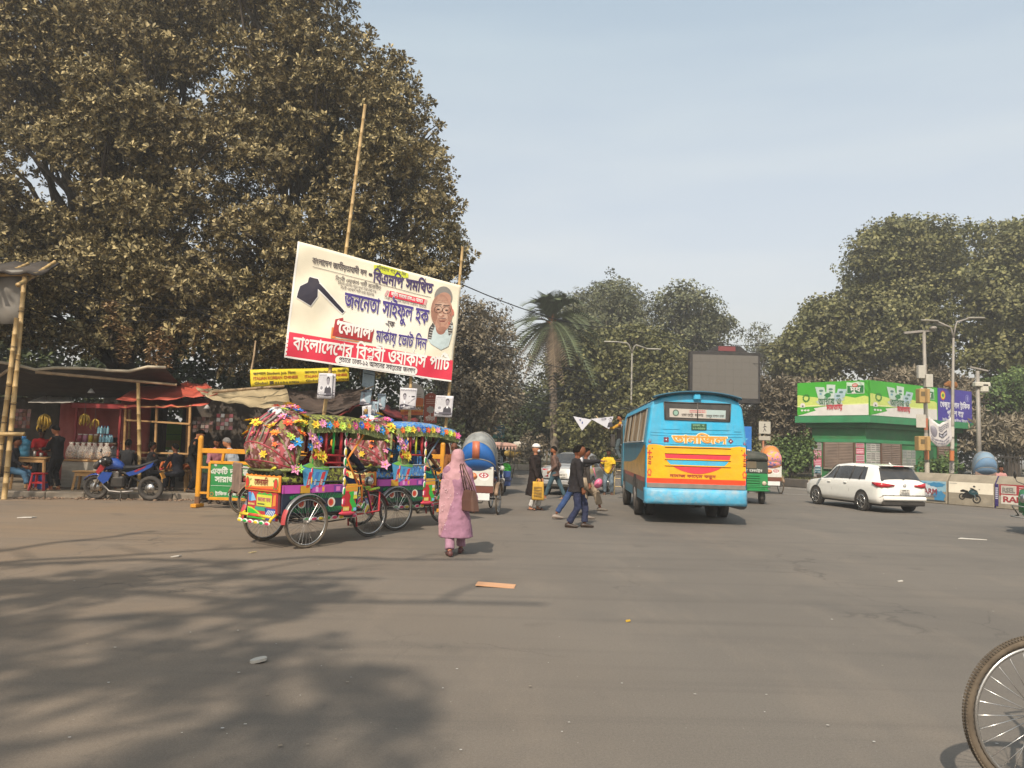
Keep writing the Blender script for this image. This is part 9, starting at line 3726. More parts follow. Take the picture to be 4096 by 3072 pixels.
# hoarding art, drawn in metres on each face
def hoard(side,s0,s1,flip,name,scale=1.0):
 fq=kface(side,.10)
 L_=s1-s0
 def f(x,y,l=0.0):
  """x 0..1 seen from the street left to right"""
  s_=s0+(1-x)*L_ if flip else s0+x*L_
  return fq(s_,zh+y*(zt-zh),.05+l)
 mb=MB()
 mb.loft([[f(0,0,-.05),f(1,0,-.05),f(1,0,0),f(0,0,0)],[f(0,1,-.05),f(1,1,-.05),f(1,1,0),f(0,1,0)]],AG,smooth=False)
 h=mb.build(name,kt)
 return f,h
def milk_art(f,h,aw):
 """aw: width over height of the printed scene, repeated from the left"""
 mb=MB()
 PALE,CRE,WHI=pt('#c8d86a'),pt('#e0e6a0'),mat('ad_white',(.62,.60,.56),rough=.5,var=.08,dirt=.2)
 g=lambda x,y:(x/aw,y)
 pts=[(0,.40),(0,.62)]+[(x,.50+.07*abs(math.sin(x*3.1+.5))+(.10*max(0,1-x*3))) for x in [i*.06 for i in range(1,int(aw/.06))]]+[(aw,.52),(aw,.30),(0,.26)]
 mb.poly([g(*p) for p in pts],f,PALE,.004)
 mb.poly([g(*p) for p in [(0,.30),(aw,.34),(aw,.31),(0,.265)]],f,CRE,.007)
 mb.poly([g(*p) for p in [(0,.0),(aw,.0),(aw,.31),(aw*.75,.30),(.95,.27),(.55,.22),(.62,.15),(.2,.04)]],f,WHI,.010)
 mb.poly([g(*p) for p in [(0,.02),(.35,.08),(.58,.15),(.50,.20),(.58,.24),(0,.26)]],f,AG,.008)
 # house, cattle, round tree
 mb.poly([g(*p) for p in [(.10,.25),(.26,.25),(.26,.34),(.22,.38),(.14,.38),(.10,.34)]],f,WHI,.012)
 mb.poly([g(*p) for p in rect(.16,.27,.21,.31)],f,DK,.014)
 for cx in (.16,.27,.37):
  mb.poly([g(cx+.045*math.cos(R(a)),.16+.03*math.sin(R(a))) for a in range(0,360,40)],f,WHI,.012)
 for k in range(11):
  a=R(33*k)
  mb.poly([g(.30+.10*math.cos(a)+.03*math.cos(R(q)),.53+.10*math.sin(a)+.035*math.sin(R(q))) for q in range(0,360,60)],f,pt('#2f7f2a'),.012+.0012*(k%3))
 # splash, packets
 sp=[(.62,.42),(.76,.47),(.78,.60),(.9,.56),(1.1,.62),(1.3,.56),(1.46,.60),(1.42,.5),(1.56,.47),(1.44,.40),(1.5,.33),(1.2,.30),(.8,.30),(.68,.36)]
 mb.poly([g(*p) for p in sp],f,pt('#b9cdc0'),.014)
 for k,(x0,y0,w,hh,tl_) in enumerate(((.70,.52,.30,.32,-.10),(.96,.50,.28,.40,.02),(1.26,.50,.28,.26,.08),(.86,.42,.26,.26,-.05),(1.18,.42,.28,.22,.06))):
  q=[(x0,y0),(x0+w,y0+tl_*.2),(x0+w+tl_,y0+hh),(x0+tl_,y0+hh+.02)]
  mb.poly([g(*p) for p in q],f,pt(['#b8ccc0','#c2d2c8','#a9c4c8','#bccfc4','#a4bcc4'][k]),.017+.003*k)
  cx,cy=x0+w/2+tl_*.5,y0+hh*.68
  mb.poly([g(cx+.07*math.cos(R(a)),cy+.035*math.sin(R(a))) for a in range(0,360,30)],f,pt('#4f7a70'),.019+.003*k)
  mb.poly([g(cx-.06,cy-.12),g(cx+.07,cy-.12),g(cx+.06,cy-.07),g(cx-.05,cy-.06)],f,pt('#2f8a4a' if k%2 else '#6a9ab0'),.019+.003*k)
 mb.poly([g(1.02+.10*math.cos(R(a)),.60+.07*math.sin(R(a))) for a in range(0,360,30)],f,pt('#1f8040'),.034)
 fx=lambda x,y,l=0:f(x/aw,y,l)
 text(mb,'আস্থায় ও',fx,.72,.33,.26,WHI,w=.72,lift=.036,bold=.05)
 text(mb,'আস্থায় ও',fx,.72,.33,.26,pt('#1c6a44'),w=.72,lift=.042,bold=.02)
 text(mb,'মমতায়',fx,.98,.17,.22,pt('#c8384a'),w=.50,lift=.036,bold=.035)
 # brand flag
 mb.poly([g(*p) for p in [(aw-.66,.62),(aw-.12,.62),(aw-.12,.93),(aw-.3,.97),(aw-.48,.94),(aw-.66,.96)]],f,pt('#c4dcc4'),.012)
 mb.poly([g(*p) for p in [(aw-.64,.635),(aw-.14,.635),(aw-.14,.85),(aw-.3,.86),(aw-.48,.83),(aw-.64,.86)]],f,pt('#16743a'),.015)
 mb.poly([g(aw-.40+.09*math.cos(R(a)),.865+.055*math.sin(R(a))) for a in range(0,360,20)],f,pt('#c0392e'),.018)
 mb.poly([g(*p) for p in rect(aw-.46,.855,aw-.34,.88)],f,WHI,.021)
 text(mb,'দুধ',fx,aw-.54,.68,.20,WHI,w=.30,lift=.020,bold=.03)
 mb.build('print',h)
fL_,hL=hoard('L',.0,LL-.2,True,'hoarding')
milk_art(fL_,hL,2.27)
fR_,hR=hoard('R',.02,.62*LR,False,'hoarding')
milk_art(fR_,hR,2.6)
fP,hP=hoard('R',.62*LR+.06,.985*LR,False,'purple_sign')
mb=MB()
PUR=mat('sign_purple',C('#3a2f8c'),rough=.45,var=.08,dirt=.12)
mb.poly(rect(0,-.12,1,1.0),fP,PUR,.012)
asp=.365*LR/(zt-zh)
fx=lambda x,y,l=0:fP(x/asp,y,l)
WS=pt('#d8d8e4')
mb.poly(circ(.30,.78,.15,18),fx,pt('#c23a3a'),.016)
mb.poly(circ(.30,.78,.115,18),fx,pt('#d8cc2a'),.019)
mb.poly(circ(.30,.78,.06,12),fx,pt('#3f8a3a'),.022)
mb.poly(circ(asp-.28,.76,.12,18),fx,pt('#8a88c4'),.016)
mb.poly(circ(asp-.28,.76,.10,18),fx,PUR,.019)
mb.poly(circ(asp-.28,.76,.05,10,.08),fx,pt('#8a88c4'),.022)
text(mb,'খেজুর বাগান ট্রাফিক',fx,asp/2,.42,.24,WS,w=asp*.86,align='c',lift=.02,bold=.035)
text(mb,'পুলিশ বক্স',fx,asp/2,.16,.24,WS,w=asp*.48,align='c',lift=.02,bold=.035)
text(mb,'ট্রাফিক তেজগাঁও বিভাগ',fx,asp/2,-.02,.12,WS,w=asp*.75,align='c',lift=.02,bold=.02)
mb.build('print',hP)
t=thing('cloth_bundle','ochre cloth bundle lying on top of the purple sign','bundle',P(951,386.5,40.6))
mb=MB()
for k in range(5):
 mb.ell((-.25+.12*k,0,.08+.05*(k%2)),(.14,.12,.13+.05*(k%3)),cloth('#8a5a2c'),8,6)
remesh(mb.build('fabric',t),.04,.05)
# ================================================================== CONCRETE BARRIERS WITH ADVERTS
q0,q1=G(948,504.4),G(994,508.2)
bd_=(q1-q0)
bL=bd_.length
bu=bd_/bL
ba=math.degrees(math.atan2(bu.y,bu.x))
CON=mat('barrier_concrete',(.26,.225,.17),rough=.9,var=.25,scale=2.5,bump=.5,bscale=12,dirt=.5,dcol=(.2,.17,.12))
def jersey(i,label,art,endm=None,H_=1.06):
 o=q0+bu*(bL+.05)*i
 t=thing('concrete_barrier',label,'barrier',(o.x,o.y,0),ba,'concrete barriers with advertisements')
 prof=[(0,0),(-.0,.10),(.03,.80),(.22,H_),(.42,H_),(.60,.80),(.64,0)]
 mb=MB()
 mb.loft([[V((x,y,z)) for y,z in prof] for x in (0,bL)],CON,smooth=False)
 b_=mb.build('block',t)
 bv=b_.modifiers.new('b','BEVEL')
 bv.width=.02
 f=lambda x,z,l=0.0:V((x,.004+.03*z/.8-l,z))
 mb=MB()
 art(mb,f)
 mb.build('advert',t)
 if endm:
  mb=MB()
  mb.prism([(y+(.0),z) for y,z in prof],-.02,lambda y,z,d:V((-.001+d,y,z)),endm)
  mb.prism([(0,.08),(.10,.08),(.10,.80),(0,.80)],.01,lambda x,z,d:f(x,z,d+.012),endm)
  scribble(mb,lambda a,b,l:f(a,b,l+.024),.01,.3,.09,.7,WS,6,.002,2)
  mb.build('painted_end',t)
 return t
def ad_sky(mb,f):
 mb.poly(rect(.02,.08,bL-.02,.78),f,pt('#8fb8c8'),.006)
 for k,(x,y,rx,ry,c) in enumerate(((.3,.3,.35,.2,'#c8d4d8'),(.9,.5,.3,.16,'#c4d2d8'),(1.3,.25,.22,.2,'#2f86b4'),(1.2,.66,.3,.08,'#2f86b4'),(.4,.7,.4,.07,'#4f9cc0'),(.7,.35,.35,.16,'#d0d8da'))):
  mb.poly([(min(bL-.03,max(.03,x+rx*(1+.15*math.sin(a*5.))*math.cos(a))),min(.77,max(.09,y+ry*(1+.2*math.sin(a*7.))*math.sin(a)))) for a in [2*math.pi*j/20 for j in range(20)]],f,pt(c),.009+.002*k)
 text(mb,'FARM',f,bL-.95,.33,.26,pt('#8f3040'),w=.62,lift=.03,bold=.03)
 text(mb,'FRESH',f,bL-.75,.23,.09,pt('#7a6a70'),w=.4,lift=.03)
 mb.poly(rect(.02,.09,bL-.02,.12),f,pt('#3a4a50'),.03)
def ad_bike(mb,f):
 mb.poly(rect(.02,.08,bL-.02,.80),f,mat('ad_cream',(.78,.71,.57),rough=.5,var=.08,scale=2,dirt=.2),.006)
 scribble(mb,f,.06,.73,.32,.76,pt('#8a8a84'),1,.010,1)
 scribble(mb,f,bL-.25,.11,bL-.08,.14,pt('#8a8a84'),1,.010,1)
 g=lambda x,y:(bL*.28+x*.78,.10+y*.62)
 B_,T_,G_=pt('#14181a'),pt('#1f4a52'),pt('#5a6a70')
 def ring_(cx,cy,r0,r1,m,l):
  for k in range(20):
   a,b=2*math.pi*k/20,2*math.pi*(k+1)/20
   mb.poly([g(cx+r0*math.cos(a)*.8,cy+r0*math.sin(a)),g(cx+r1*math.cos(a)*.8,cy+r1*math.sin(a)),g(cx+r1*math.cos(b)*.8,cy+r1*math.sin(b)),g(cx+r0*math.cos(b)*.8,cy+r0*math.sin(b))],f,m,l)
 ring_(.72,.24,.16,.23,B_,.012)
 ring_(.72,.24,.03,.07,B_,.012)
 ring_(.08,.34,.12,.18,B_,.012)
 for pts,m,l in (([(.05,.30),(.12,.50),(.30,.62),(.52,.62),(.60,.40),(.50,.26),(.2,.28)],B_,.014),([(.35,.60),(.45,.76),(.62,.74),(.78,.62),(.80,.50),(.62,.44),(.45,.50)],T_,.017),
      ([(.0,.66),(.12,.74),(.36,.66),(.34,.58),(.14,.60),(.02,.60)],B_,.019),([(.42,.84),(.55,.82),(.78,.68),(.72,.66),(.5,.76)],B_,.021),
      ([(.56,.94),(.62,.98),(.68,.90),(.60,.88)],B_,.021),([(.80,.78),(.86,.80),(.86,.75)],B_,.021),([(.54,.44),(.72,.52),(.82,.44),(.78,.38),(.6,.38)],B_,.021),([(.68,.24),(.72,.26),(.66,.5),(.60,.5)],G_,.023),
      ([(.50,.66),(.62,.68),(.66,.60),(.52,.58)],G_,.023)):
  mb.poly([g(*p) for p in pts],f,m,l)
def ad_red(mb,f):
 mb.poly(rect(.12,.06,bL-.02,.80),f,pt('#a63038'),.006)
 mb.poly(rect(.18,.50,.66,.76),f,pt('#d3ccc0'),.010)
 mb.poly(rect(.20,.52,.64,.74),f,pt('#bdb6a8'),.013)
 text(mb,'RSEL',f,.22,.55,.2,pt('#86807a'),w=.40,lift=.018,bold=.05)
 text(mb,'RSEL',f,.74,.58,.13,pt('#e0c8c4'),w=.30,lift=.012)
 scribble(mb,f,.74,.70,bL-.1,.74,pt('#e0c8c4'),1,.012,2)
 mb.poly(rect(.18,.17,bL-.04,.46),f,pt('#d6cfc2'),.010)
 text(mb,'RAHIMS',f,.24,.24,.24,pt('#a03038'),w=1.15,lift=.016,bold=.05)
 mb.poly([(.5,.08),(.56,.08),(.56,.13),(.53,.15)],f,pt('#d6cfc2'),.012)
 mb.poly([(.95,.08),(1.02,.07),(1.0,.11)],f,pt('#d6cfc2'),.012)
jersey(-1,'concrete barrier with a blue and white advert, half hidden by the white car',ad_sky)
jersey(-2,'concrete barrier almost wholly hidden behind the white car',ad_sky)
jersey(0,'concrete barrier with a motorcycle advert on a cream ground',ad_bike)
jersey(1,'concrete barrier painted red with RSEL and RAHIM lettering',ad_red,pt('#33246a'))
# ================================================================== POLES, LAMPS, SCREENS
PM=mat('pole_metal',(.27,.25,.22),rough=.6,metal=.2,var=.2,scale=3,dirt=.35)
def base_at(u,Y,z=0.0):
 return (P(u,450,Y).x,Y,z)
def lamp_head(mb,a,b,m=PM):
 mb.beam(a,b,.16,.07,m)
# P1: utility pole with boxes
b0_=V(base_at(927,32.5))
topP=P(924,332,32.5)
t=thing('utility_pole','utility pole with a crossbar, meter boxes and a lamp left of the pennant cloth','pole',b0_)
L1=topP-b0_
mb=MB()
mb.tube([V((0,0,0)),L1*.5,L1],[.09,.08,.065],PM,seg=10)
mb.build('pole_shaft',t)
mb=MB()
mb.beam(P(904,333,32.5)-b0_,P(936,330,32.5)-b0_,.09,.10,PM)
mb.build('crossbar',t)
mb=MB()
mb.box(P(936,325,32.5)-b0_,(.72,.3,.05),pt('#5a5650'),rot=M.Rotation(R(8),3,'Y'))
mb.ell(P(933,328,32.4)-b0_,(.16,.14,.10),PM,12,8)
mb.build('lamp_head',t)
for (u,v,w,h,c) in ((920.8,372,.28,.55,'#b8b4a8'),(928.5,381,.30,.56,'#b8b4a8')):
 mb=MB()
 mb.box(P(u,v,32.3)-b0_,(w,.2,h),pt(c),bev=.02)
 mb.build('meter_box',t)
for (u,v,w,h) in ((922.8,396,.44,.60),(922.6,443.5,.50,.60)):
 mb=MB()
 mb.box(P(u,v,32.1)-b0_,(w,.35,h),pt('#b08e54'),bev=.02)
 bx_=mb.build('junction_box',t)
 mb=MB()
 mb.box(P(u+1.0,v,32.1)-b0_+V((0,-.185,0)),(.10,.02,h-.06),pt('#8a6c3c'))
 mb.box(P(u-2,v-2,32.1)-b0_+V((0,-.185,0)),(.16,.02,.18),pt('#6a5a3a'))
 mb.build('box_door',bx_)
mb=MB()
for k in range(7):
 z=.9+.62*k
 m_=pt(['#b8b0a0','#c27a4a','#a8a49a','#b56a4a','#bdb6a6','#9a968c','#a8a49a'][k])
 mb.tube([L1*(z/L1.z),L1*((z+.5)/L1.z)],.098-.003*k,m_,seg=10,caps=False)
mb.build('pasted_bills',t)
mb=MB()
mb.box(P(921,421,32.2)-b0_,(.40,.02,.55),pt('#bdb8ac'),bev=.004)
mb.build('white_plate',t)
# P2: street lamp with two arms
b2_=V(base_at(950.5,32.2))
tp2=P(953.5,338,32.2)-b2_
t=thing('street_lamp','grey street lamp with two curved arms beside the purple sign','street lamp',b2_,0,'double-armed street lamps')
mb=MB()
mb.tube([V((0,0,0)),tp2*.5,tp2],[.09,.07,.045],PM,seg=10)
mb.build('pole_shaft',t)
for (um,vm,ue,ve) in ((950,327,936,321),(957,322,970,318)):
 mb=MB()
 e=P(ue,ve,32.2)-b2_
 mb.tube([tp2,tp2.lerp(P(um,vm,32.2)-b2_,.6)+V((0,0,.1)),P(um,vm,32.2)-b2_,e],.035,PM,seg=8)
 mb.build('arm',t)
 mb=MB()
 d_=1 if ue>950 else-1
 mb.loft([[e+V((x*d_,w*math.cos(a),.05*math.sin(a)+.02*x)) for a in [2*math.pi*k/10 for k in range(10)]] for x,w in ((-.1,.04),(.1,.10),(.45,.12),(.62,.05))],pt('#8f8a7c'))
 mb.build('lamp_head',t)
mb=MB()
for k in range(5):
 z=1.0+.5*k
 mb.tube([tp2*(z/tp2.z),tp2*((z+.42)/tp2.z)],.096-.005*k,pt(['#b8b4a8','#c0703a','#b8b4a8','#c8c4b8','#a8a296'][k]),seg=10,caps=False)
text(mb,'লেখা',plane_fn(V((-.1,-.13,1.1)),(0,0,1),(-1,0,0)),0,-.14,.2,DK,lift=.01)
mb.build('pasted_bills',t)
# P3: short pole far right
b3_=V(base_at(979,38))
t=thing('camera_pole','short pole with a crossbar and a white camera box right of the purple sign','pole',b3_)
tp3=P(977.5,371,38)-b3_
mb=MB()
mb.tube([V((0,0,0)),tp3],[.12,.09],PM,seg=8)
mb.build('pole_shaft',t)
mb=MB()
mb.beam(P(970,367,38)-b3_,P(988,371,38)-b3_,.08,.08,PM)
mb.build('crossbar',t)
mb=MB()
mb.box(P(981.5,384.5,37.9)-b3_,(.75,.3,.22),pt('#c8c4b4'),bev=.03)
mb.box(P(984,388,37.9)-b3_,(.4,.3,.5),pt('#c8c4b4'),bev=.08)
mb.build('camera_box',t)
# cloth pennant between P1 and P2
cc=[P(929,416,32.2),P(950,417,32.0),P(951.5,441,32.0),P(929.5,439,32.2)]
o=sum(cc,V())/4
t=thing('cloth_pennant','white printed cloth sagging between the utility pole and the street lamp','banner',o)
def cf(x,y,l=0.0):
 p=cc[3]*(1-x)*(1-y)+cc[2]*x*(1-y)+cc[1]*x*y+cc[0]*(1-x)*y
 return p-o+V((0,-l+.05*math.sin(x*11),-.30*math.sin(math.pi*x)+.03*math.sin(x*14+y*5)))
mb=MB()
mb.grid(lambda a,b:cf(a,b),20,8,pt('#c8c4c2'))
s_=mb.build('cloth_sheet',t)
s_.modifiers.new('c','SOLIDIFY').thickness=-.01
mb=MB()
mb.poly([(.20+.14*math.cos(R(a)),.55+.22*math.sin(R(a))) for a in range(0,360,20)],cf,MD,.03)
mb.poly([(.20+.11*math.cos(R(a)),.55+.17*math.sin(R(a))) for a in range(0,360,20)],cf,pt('#cfccca'),.035)
for k in range(6):
 mb.poly(rect(.40+.07*k,.40,.47+.07*k,.58),cf,DK,.03)
text(mb,'ঢাকা-১২ আসন',cf,.62,.43,.14,WS,align='c',w=.38,lift=.036,bold=.02)
scribble(mb,cf,.4,.66,.9,.9,MD,3,.03,4)
scribble(mb,cf,.1,.08,.9,.3,MD,2,.03,5)
mb.build('print',s_)
# twin lamp in the park
b4=V(base_at(630.5,47,.2))
t=thing('street_lamp','slim street lamp with two curved arms in front of the park trees','street lamp',b4,0,'double-armed street lamps')
tp4=P(632,353,47)-b4
mb=MB()
mb.tube([V((0,0,0)),tp4*.4,tp4],[.09,.07,.045],pt('#8f8b80'),seg=8)
mb.build('pole_shaft',t)
for (um,vm,ue,ve) in ((627,343,617,342),(636,345,648,349)):
 mb=MB()
 e=P(ue,ve,47)-b4
 mb.tube([tp4,tp4.lerp(P(um,vm,47)-b4,.6)+V((0,0,.12)),P(um,vm,47)-b4,e],.05,pt('#8f8b80'),seg=6)
 mb.build('arm',t)
 mb=MB()
 d_=1 if ue>632 else-1
 mb.loft([[e+V((x*d_,w*math.cos(a),.05*math.sin(a))) for a in [2*math.pi*k/8 for k in range(8)]] for x,w in ((-.1,.05),(.2,.14),(.6,.12),(.8,.05))],pt('#b0aca0'))
 mb.build('lamp_head',t)
# grey LED screen
Yc=42
sa,sb2=P(690,402,Yc),P(761.5,351,Yc)
b5=V(((sa.x+sb2.x)/2,Yc+.4,0))
t=thing('led_screen','large switched-off grey LED screen in a black frame above the bus','screen',b5)
w_,z0_,z1_=sb2.x-sa.x,sa.z,P(690,350.5,Yc).z
mb=MB()
mb.box((0,0,(z0_+z1_)/2),(w_,.5,z1_-z0_),pt('#17181c',rough=.6),bev=.03)
mb.build('frame',t)
mb=MB()
f=plane_fn((-w_/2+.16,-.262,z0_+.28),(1,0,0),(0,0,1))
ww,hh=w_-.30,z1_-z0_-.46
for i in range(8):
 for j in range(6):
  pn=MB()
  pn.box((-w_/2+.16+ww*(i+.5)/8,-.262,z0_+.28+hh*(j+.5)/6),(ww/8-.004,.02,hh/6-.004),mat('screen_grey',(.115,.106,.093),rough=.8,var=.05,scale=30))
  pn.build('panel',t)
mb=MB()
mb.prism([(-1.15,0),(1.15,0),(.75,.36),(-.55,.36)],.3,lambda x,z,d:V((x+.1,.1-d,z1_+z-.01)),pt('#1b1c20'))
hd5=mb.build('top_sign',t)
mb=MB()
mb.box((.1,-.21,z1_+.18),(.95,.02,.26),pt('#7a2f34'))
mb.build('red_plate',hd5)
for x in (-.4,.4):
 mb=MB()
 mb.tube([(x,.1,0),(x,.1,z0_)],.14,pt('#3a3a3c'),seg=10)
 mb.build('leg',t)
# teal poster on a post, blue sign, crossing sign
Yt=48
b6=V(base_at(498.5,Yt,.2))
t=thing('teal_sign','teal advertising sign with white Bengali lettering on a post','signboard',b6)
cA,cB=P(492.4,438.8,Yt)-b6,P(504.8,425,Yt)-b6
mb=MB()
mb.box(((cA.x+cB.x)/2,0,(cA.z+cB.z)/2),(cB.x-cA.x,.05,cB.z-cA.z),pt('#1b5f6c'),bev=.01)
bd=mb.build('board',t)
f=plane_fn((cA.x,-.03,cA.z),(1,0,0),(0,0,1))
w_,h_=cB.x-cA.x,cB.z-cA.z
mb=MB()
mb.poly([(0,0),(w_,0),(w_,h_*.35),(w_*.6,h_*.12),(0,h_*.4)],f,pt('#2f8f86'),.004)
mb.poly([(0,0),(w_,0),(w_,h_*.08),(0,h_*.06)],f,pt('#4a5a3a'),.008)
text(mb,'১ নম্বর',f,w_/2,h_*.36,.24,pt('#dce8e8'),w=w_*.5,align='c',lift=.012,bold=.03)
text(mb,'জনগণের',f,w_/2,h_*.60,.14,pt('#dce8e8'),w=w_*.45,align='c',lift=.012,bold=.02)
mb.poly(circ(w_*.38,h_*.86,.035,10),f,pt('#5ab0d8'),.010)
scribble(mb,f,w_*.45,h_*.84,w_*.7,h_*.88,WS,1,.010,1)
mb.build('print',bd)
mb=MB()
mb.tube([(0,.05,0),(0,.05,cB.z)],.04,STEEL,seg=6)
mb.build('post',t)
Yb=30.5
b7=V(base_at(744,Yb,0))
t=thing('blue_sign','tall blue signboard with white lettering beside the bus','signboard',b7)
cA,cB=P(733,456,Yb)-b7,P(751.5,426.7,Yb)-b7
mb=MB()
mb.box(((cA.x+cB.x)/2,0,(cA.z+cB.z)/2),(cB.x-cA.x,.05,cB.z-cA.z),pt('#0f6fc0'),bev=.01)
bd=mb.build('board',t)
f=plane_fn((cA.x,-.03,cA.z),(1,0,0),(0,0,1))
mb=MB()
text(mb,'স্বাগতম নগর',f,cB.x-cA.x-.06,.16,.17,pt('#dfe8ee'),w=.7,align='r',lift=.006,bold=.03)
mb.poly([(.36,.62),(.44,.72),(.60,.70),(.5,.64),(.5,.4),(.42,.4)],f,pt('#5ab4e0'),.006)
mb.build('print',bd)
for x in (cA.x+.1,cB.x-.1):
 mb=MB()
 mb.tube([(x,.05,0),(x,.05,cA.z+.2)],.03,STEEL,seg=6)
 mb.build('leg',t)
Yp=36.5
b8=V(base_at(764,Yp,.2))
t=thing('crossing_sign','faded white pedestrian crossing sign on an orange-brown post','road sign',b8)
cA,cB=P(758.8,440.6,Yp)-b8,P(770.5,422.5,Yp)-b8
mb=MB()
mb.box(((cA.x+cB.x)/2,0,cA.z+.62),(cB.x-cA.x,.04,.58),pt('#b5b1a4'),bev=.01)
bd=mb.build('board',t)
mb=MB()
mb.box(((cA.x+cB.x)/2,0,cA.z+.12),(cB.x-cA.x,.04,.20),pt('#a8a294'),bev=.01)
mb.build('lower_plate',t)
f=plane_fn((cA.x,-.024,cA.z),(1,0,0),(0,0,1))
mb=MB()
mb.poly(circ(.27,.78,.03,8),f,DK,.004)
for a,b in (((.27,.74),(.27,.58)),((.27,.58),(.21,.44)),((.27,.58),(.34,.45)),((.27,.70),(.19,.62)),((.27,.70),(.35,.66))):
 mb.tube([f(*a,.006),f(*b,.006)],.012,DK,seg=4)
mb.build('symbol',bd)
for x in (-.02,.18):
 mb=MB()
 mb.tube([(x,.05,0),(x,.05,cA.z+.1 if x<0 else cA.z*.75)],.05,pt('#9a5f3c'),seg=8)
 mb.build('post',t)
# ================================================================== PARK EDGE: SACKS, FENCES, RUBBLE
rr=random.Random(31)
k=0
for (u,v,w,h,c,lb) in ((523.5,445.6,1.5,.62,'#d0c8ba','long bulging white sack on top of the sack pile'),(515,448,.8,.66,'#c2b79f','upright cream sack left of the long white one'),(534,447.2,1.0,.5,'#cfc6b6','cream sack behind the white cap'),
       (514,454,1.4,.5,'#b99a4c','yellow sack lying at the left foot of the pile'),(524,454,1.3,.42,'#b0903f','yellow sack in the middle of the bottom row'),(534,454.5,1.3,.45,'#b99a4c','yellow sack at the right of the bottom row'),
       (519,450.6,1.4,.36,'#b0903f','flat yellow sack in the second row'),(529,450.9,1.3,.36,'#c0a458','pale yellow sack in the second row')):
 p=P(u,v,54)
 t=thing('sack',lb,'sack',p,rr.uniform(-6,6),'sacks piled at the park edge')
 mb=MB()
 mb.loft([[V((w/2*x,h*.55*q*(1+.1*math.sin(5*a))*math.cos(a),h/2*q*(1+.08*math.cos(3*a+x*4))*math.sin(a))) for a in [2*math.pi*j/12 for j in range(12)]] for x,q in ((-1,.35),(-.9,.8),(-.5,1),(0,1.03),(.5,1),(.9,.8),(1,.35))],cloth(c))
 mb.build('sack_body',t)
 mb=MB()
 mb.tube([(w/2,0,0),(w/2+.06,0,.03)],.05,cloth(c),seg=6)
 mb.build('tied_end',t)
def picket(label,u0,u1,v0,Y,n,h,m,group='low picket fences in the park'):
 a,b=P(u0,v0,Y),P(u1,v0,Y)
 t=thing('picket_fence',label,'fence',(a.x,Y,.2),0,group)
 r=random.Random(n)
 for i in range(n):
  mb=MB()
  x=(b.x-a.x)*i/(n-1)
  mb.box((x,0,h/2),(.09,.03,h*r.uniform(.9,1.08)),m,rot=M.Rotation(r.uniform(-.04,.04),3,'Y'))
  mb.build('picket',t)
 for z in (h*.3,h*.8):
  mb=MB()
  mb.box(((b.x-a.x)/2,.04,z),(b.x-a.x,.03,.07),m)
  mb.build('rail',t)
PK=mat('picket_wood',(.30,.26,.20),rough=.9,var=.25,scale=3,dirt=.4)
picket('pale picket fence behind the sacks',508,520,452,57,9,1.75,PK)
picket('pale picket fence right of the palm trunk',558,580,455,56,16,1.65,PK)
picket('darker broken picket fence behind the pennant',590,622,458,55,18,1.0,mat('picket_dark',(.16,.13,.10),rough=.9,var=.3,dirt=.3))
for k,(u,Y,h,lb) in enumerate(((547,55,2.1,'thin stake behind the man in the white cap'),(569,54,2.0,'thin stake right of the palm'),(617,52,1.6,'thin stake left of the bus'),(560,53.4,1.3,'short post beside the palm foot'),(540,53.2,1.7,'split stump-like post near the sacks'))):
 b=V(base_at(u,Y,.2))
 t=MB()
 t.tube([(0,0,0),(.04,0,h)],.05 if k<3 else .11,BAMD if k<3 else BARKG,seg=6)
 o=t.build('stake',None)
 o.location=b
 o['label'],o['category'],o['group']=lb,'stake','stakes along the park edge'
for k in range(14):
 u=598+k*2.0+rr.uniform(-1,1)
 p=P(u,462,51.2+rr.uniform(-.8,.8))
 t=MB()
 s_=rr.uniform(.18,.42)
 t.ell((0,0,s_*.5),(s_*1.2,s_*.8,s_*.75),mat('dark_stone',(.10,.095,.085),rough=.9,var=.4,scale=6,bump=1,bscale=5,dirt=.4),8,6,rot=M.Rotation(rr.uniform(-.4,.4),3,'Y'))
 o=t.build('stone')
 o.location=(p.x,p.y,.2)
 for poly_ in o.data.polygons:
  poly_.use_smooth=False
 o['label'],o['category'],o['group']=('leftmost' if k==0 else 'rightmost' if k==13 else '%s'%('second third fourth fifth sixth seventh eighth ninth tenth eleventh twelfth thirteenth'.split()[k-1]))+' dark rough stone from the left in the rubble bank beside the bus','stone','stones of the rubble bank'
# iron fence right
t=thing('iron_fence','dark iron bar fence behind the barriers at the picture edge','fence',(P(984,460,39).x,39,0),-8)
r=random.Random(1)
for i in range(34):
 mb=MB()
 mb.box((i*.16,0,.95),(.03,.03,1.9),BLK)
 mb.build('bar',t)
for z in (.3,1.75):
 mb=MB()
 mb.box((34*.08,0,z),(34*.16,.04,.05),BLK)
 mb.build('rail',t)
# parked blue-hooded rickshaw behind the barriers
cycle_rickshaw((P(976,470,31.5).x,31.0,0),75,'parked rickshaw with a faded pale blue hood behind the concrete barriers',pt('#5f86a8',rough=.7,dirt=.3),pt('#7d98ac',rough=.7,dirt=.3),mat('worn_board'),'plain pedal rickshaws',painted=False,strip=False)
pb_=P(1001,470,27.3)
person('person in a pink cap sitting behind the red concrete barrier',(P(1001,470,28.6).x,28.6,0),-90,H=1.5,hip=.62,skin='#6b4028',knee={'L':(1,0,1),'R':(1,0,1)},foot={'L':(.4,.1,0),'R':(.4,-.1,0)},top=dict(col='#c08a84'),low=dict(col='#3a3430'),hair='short',vox=.02)
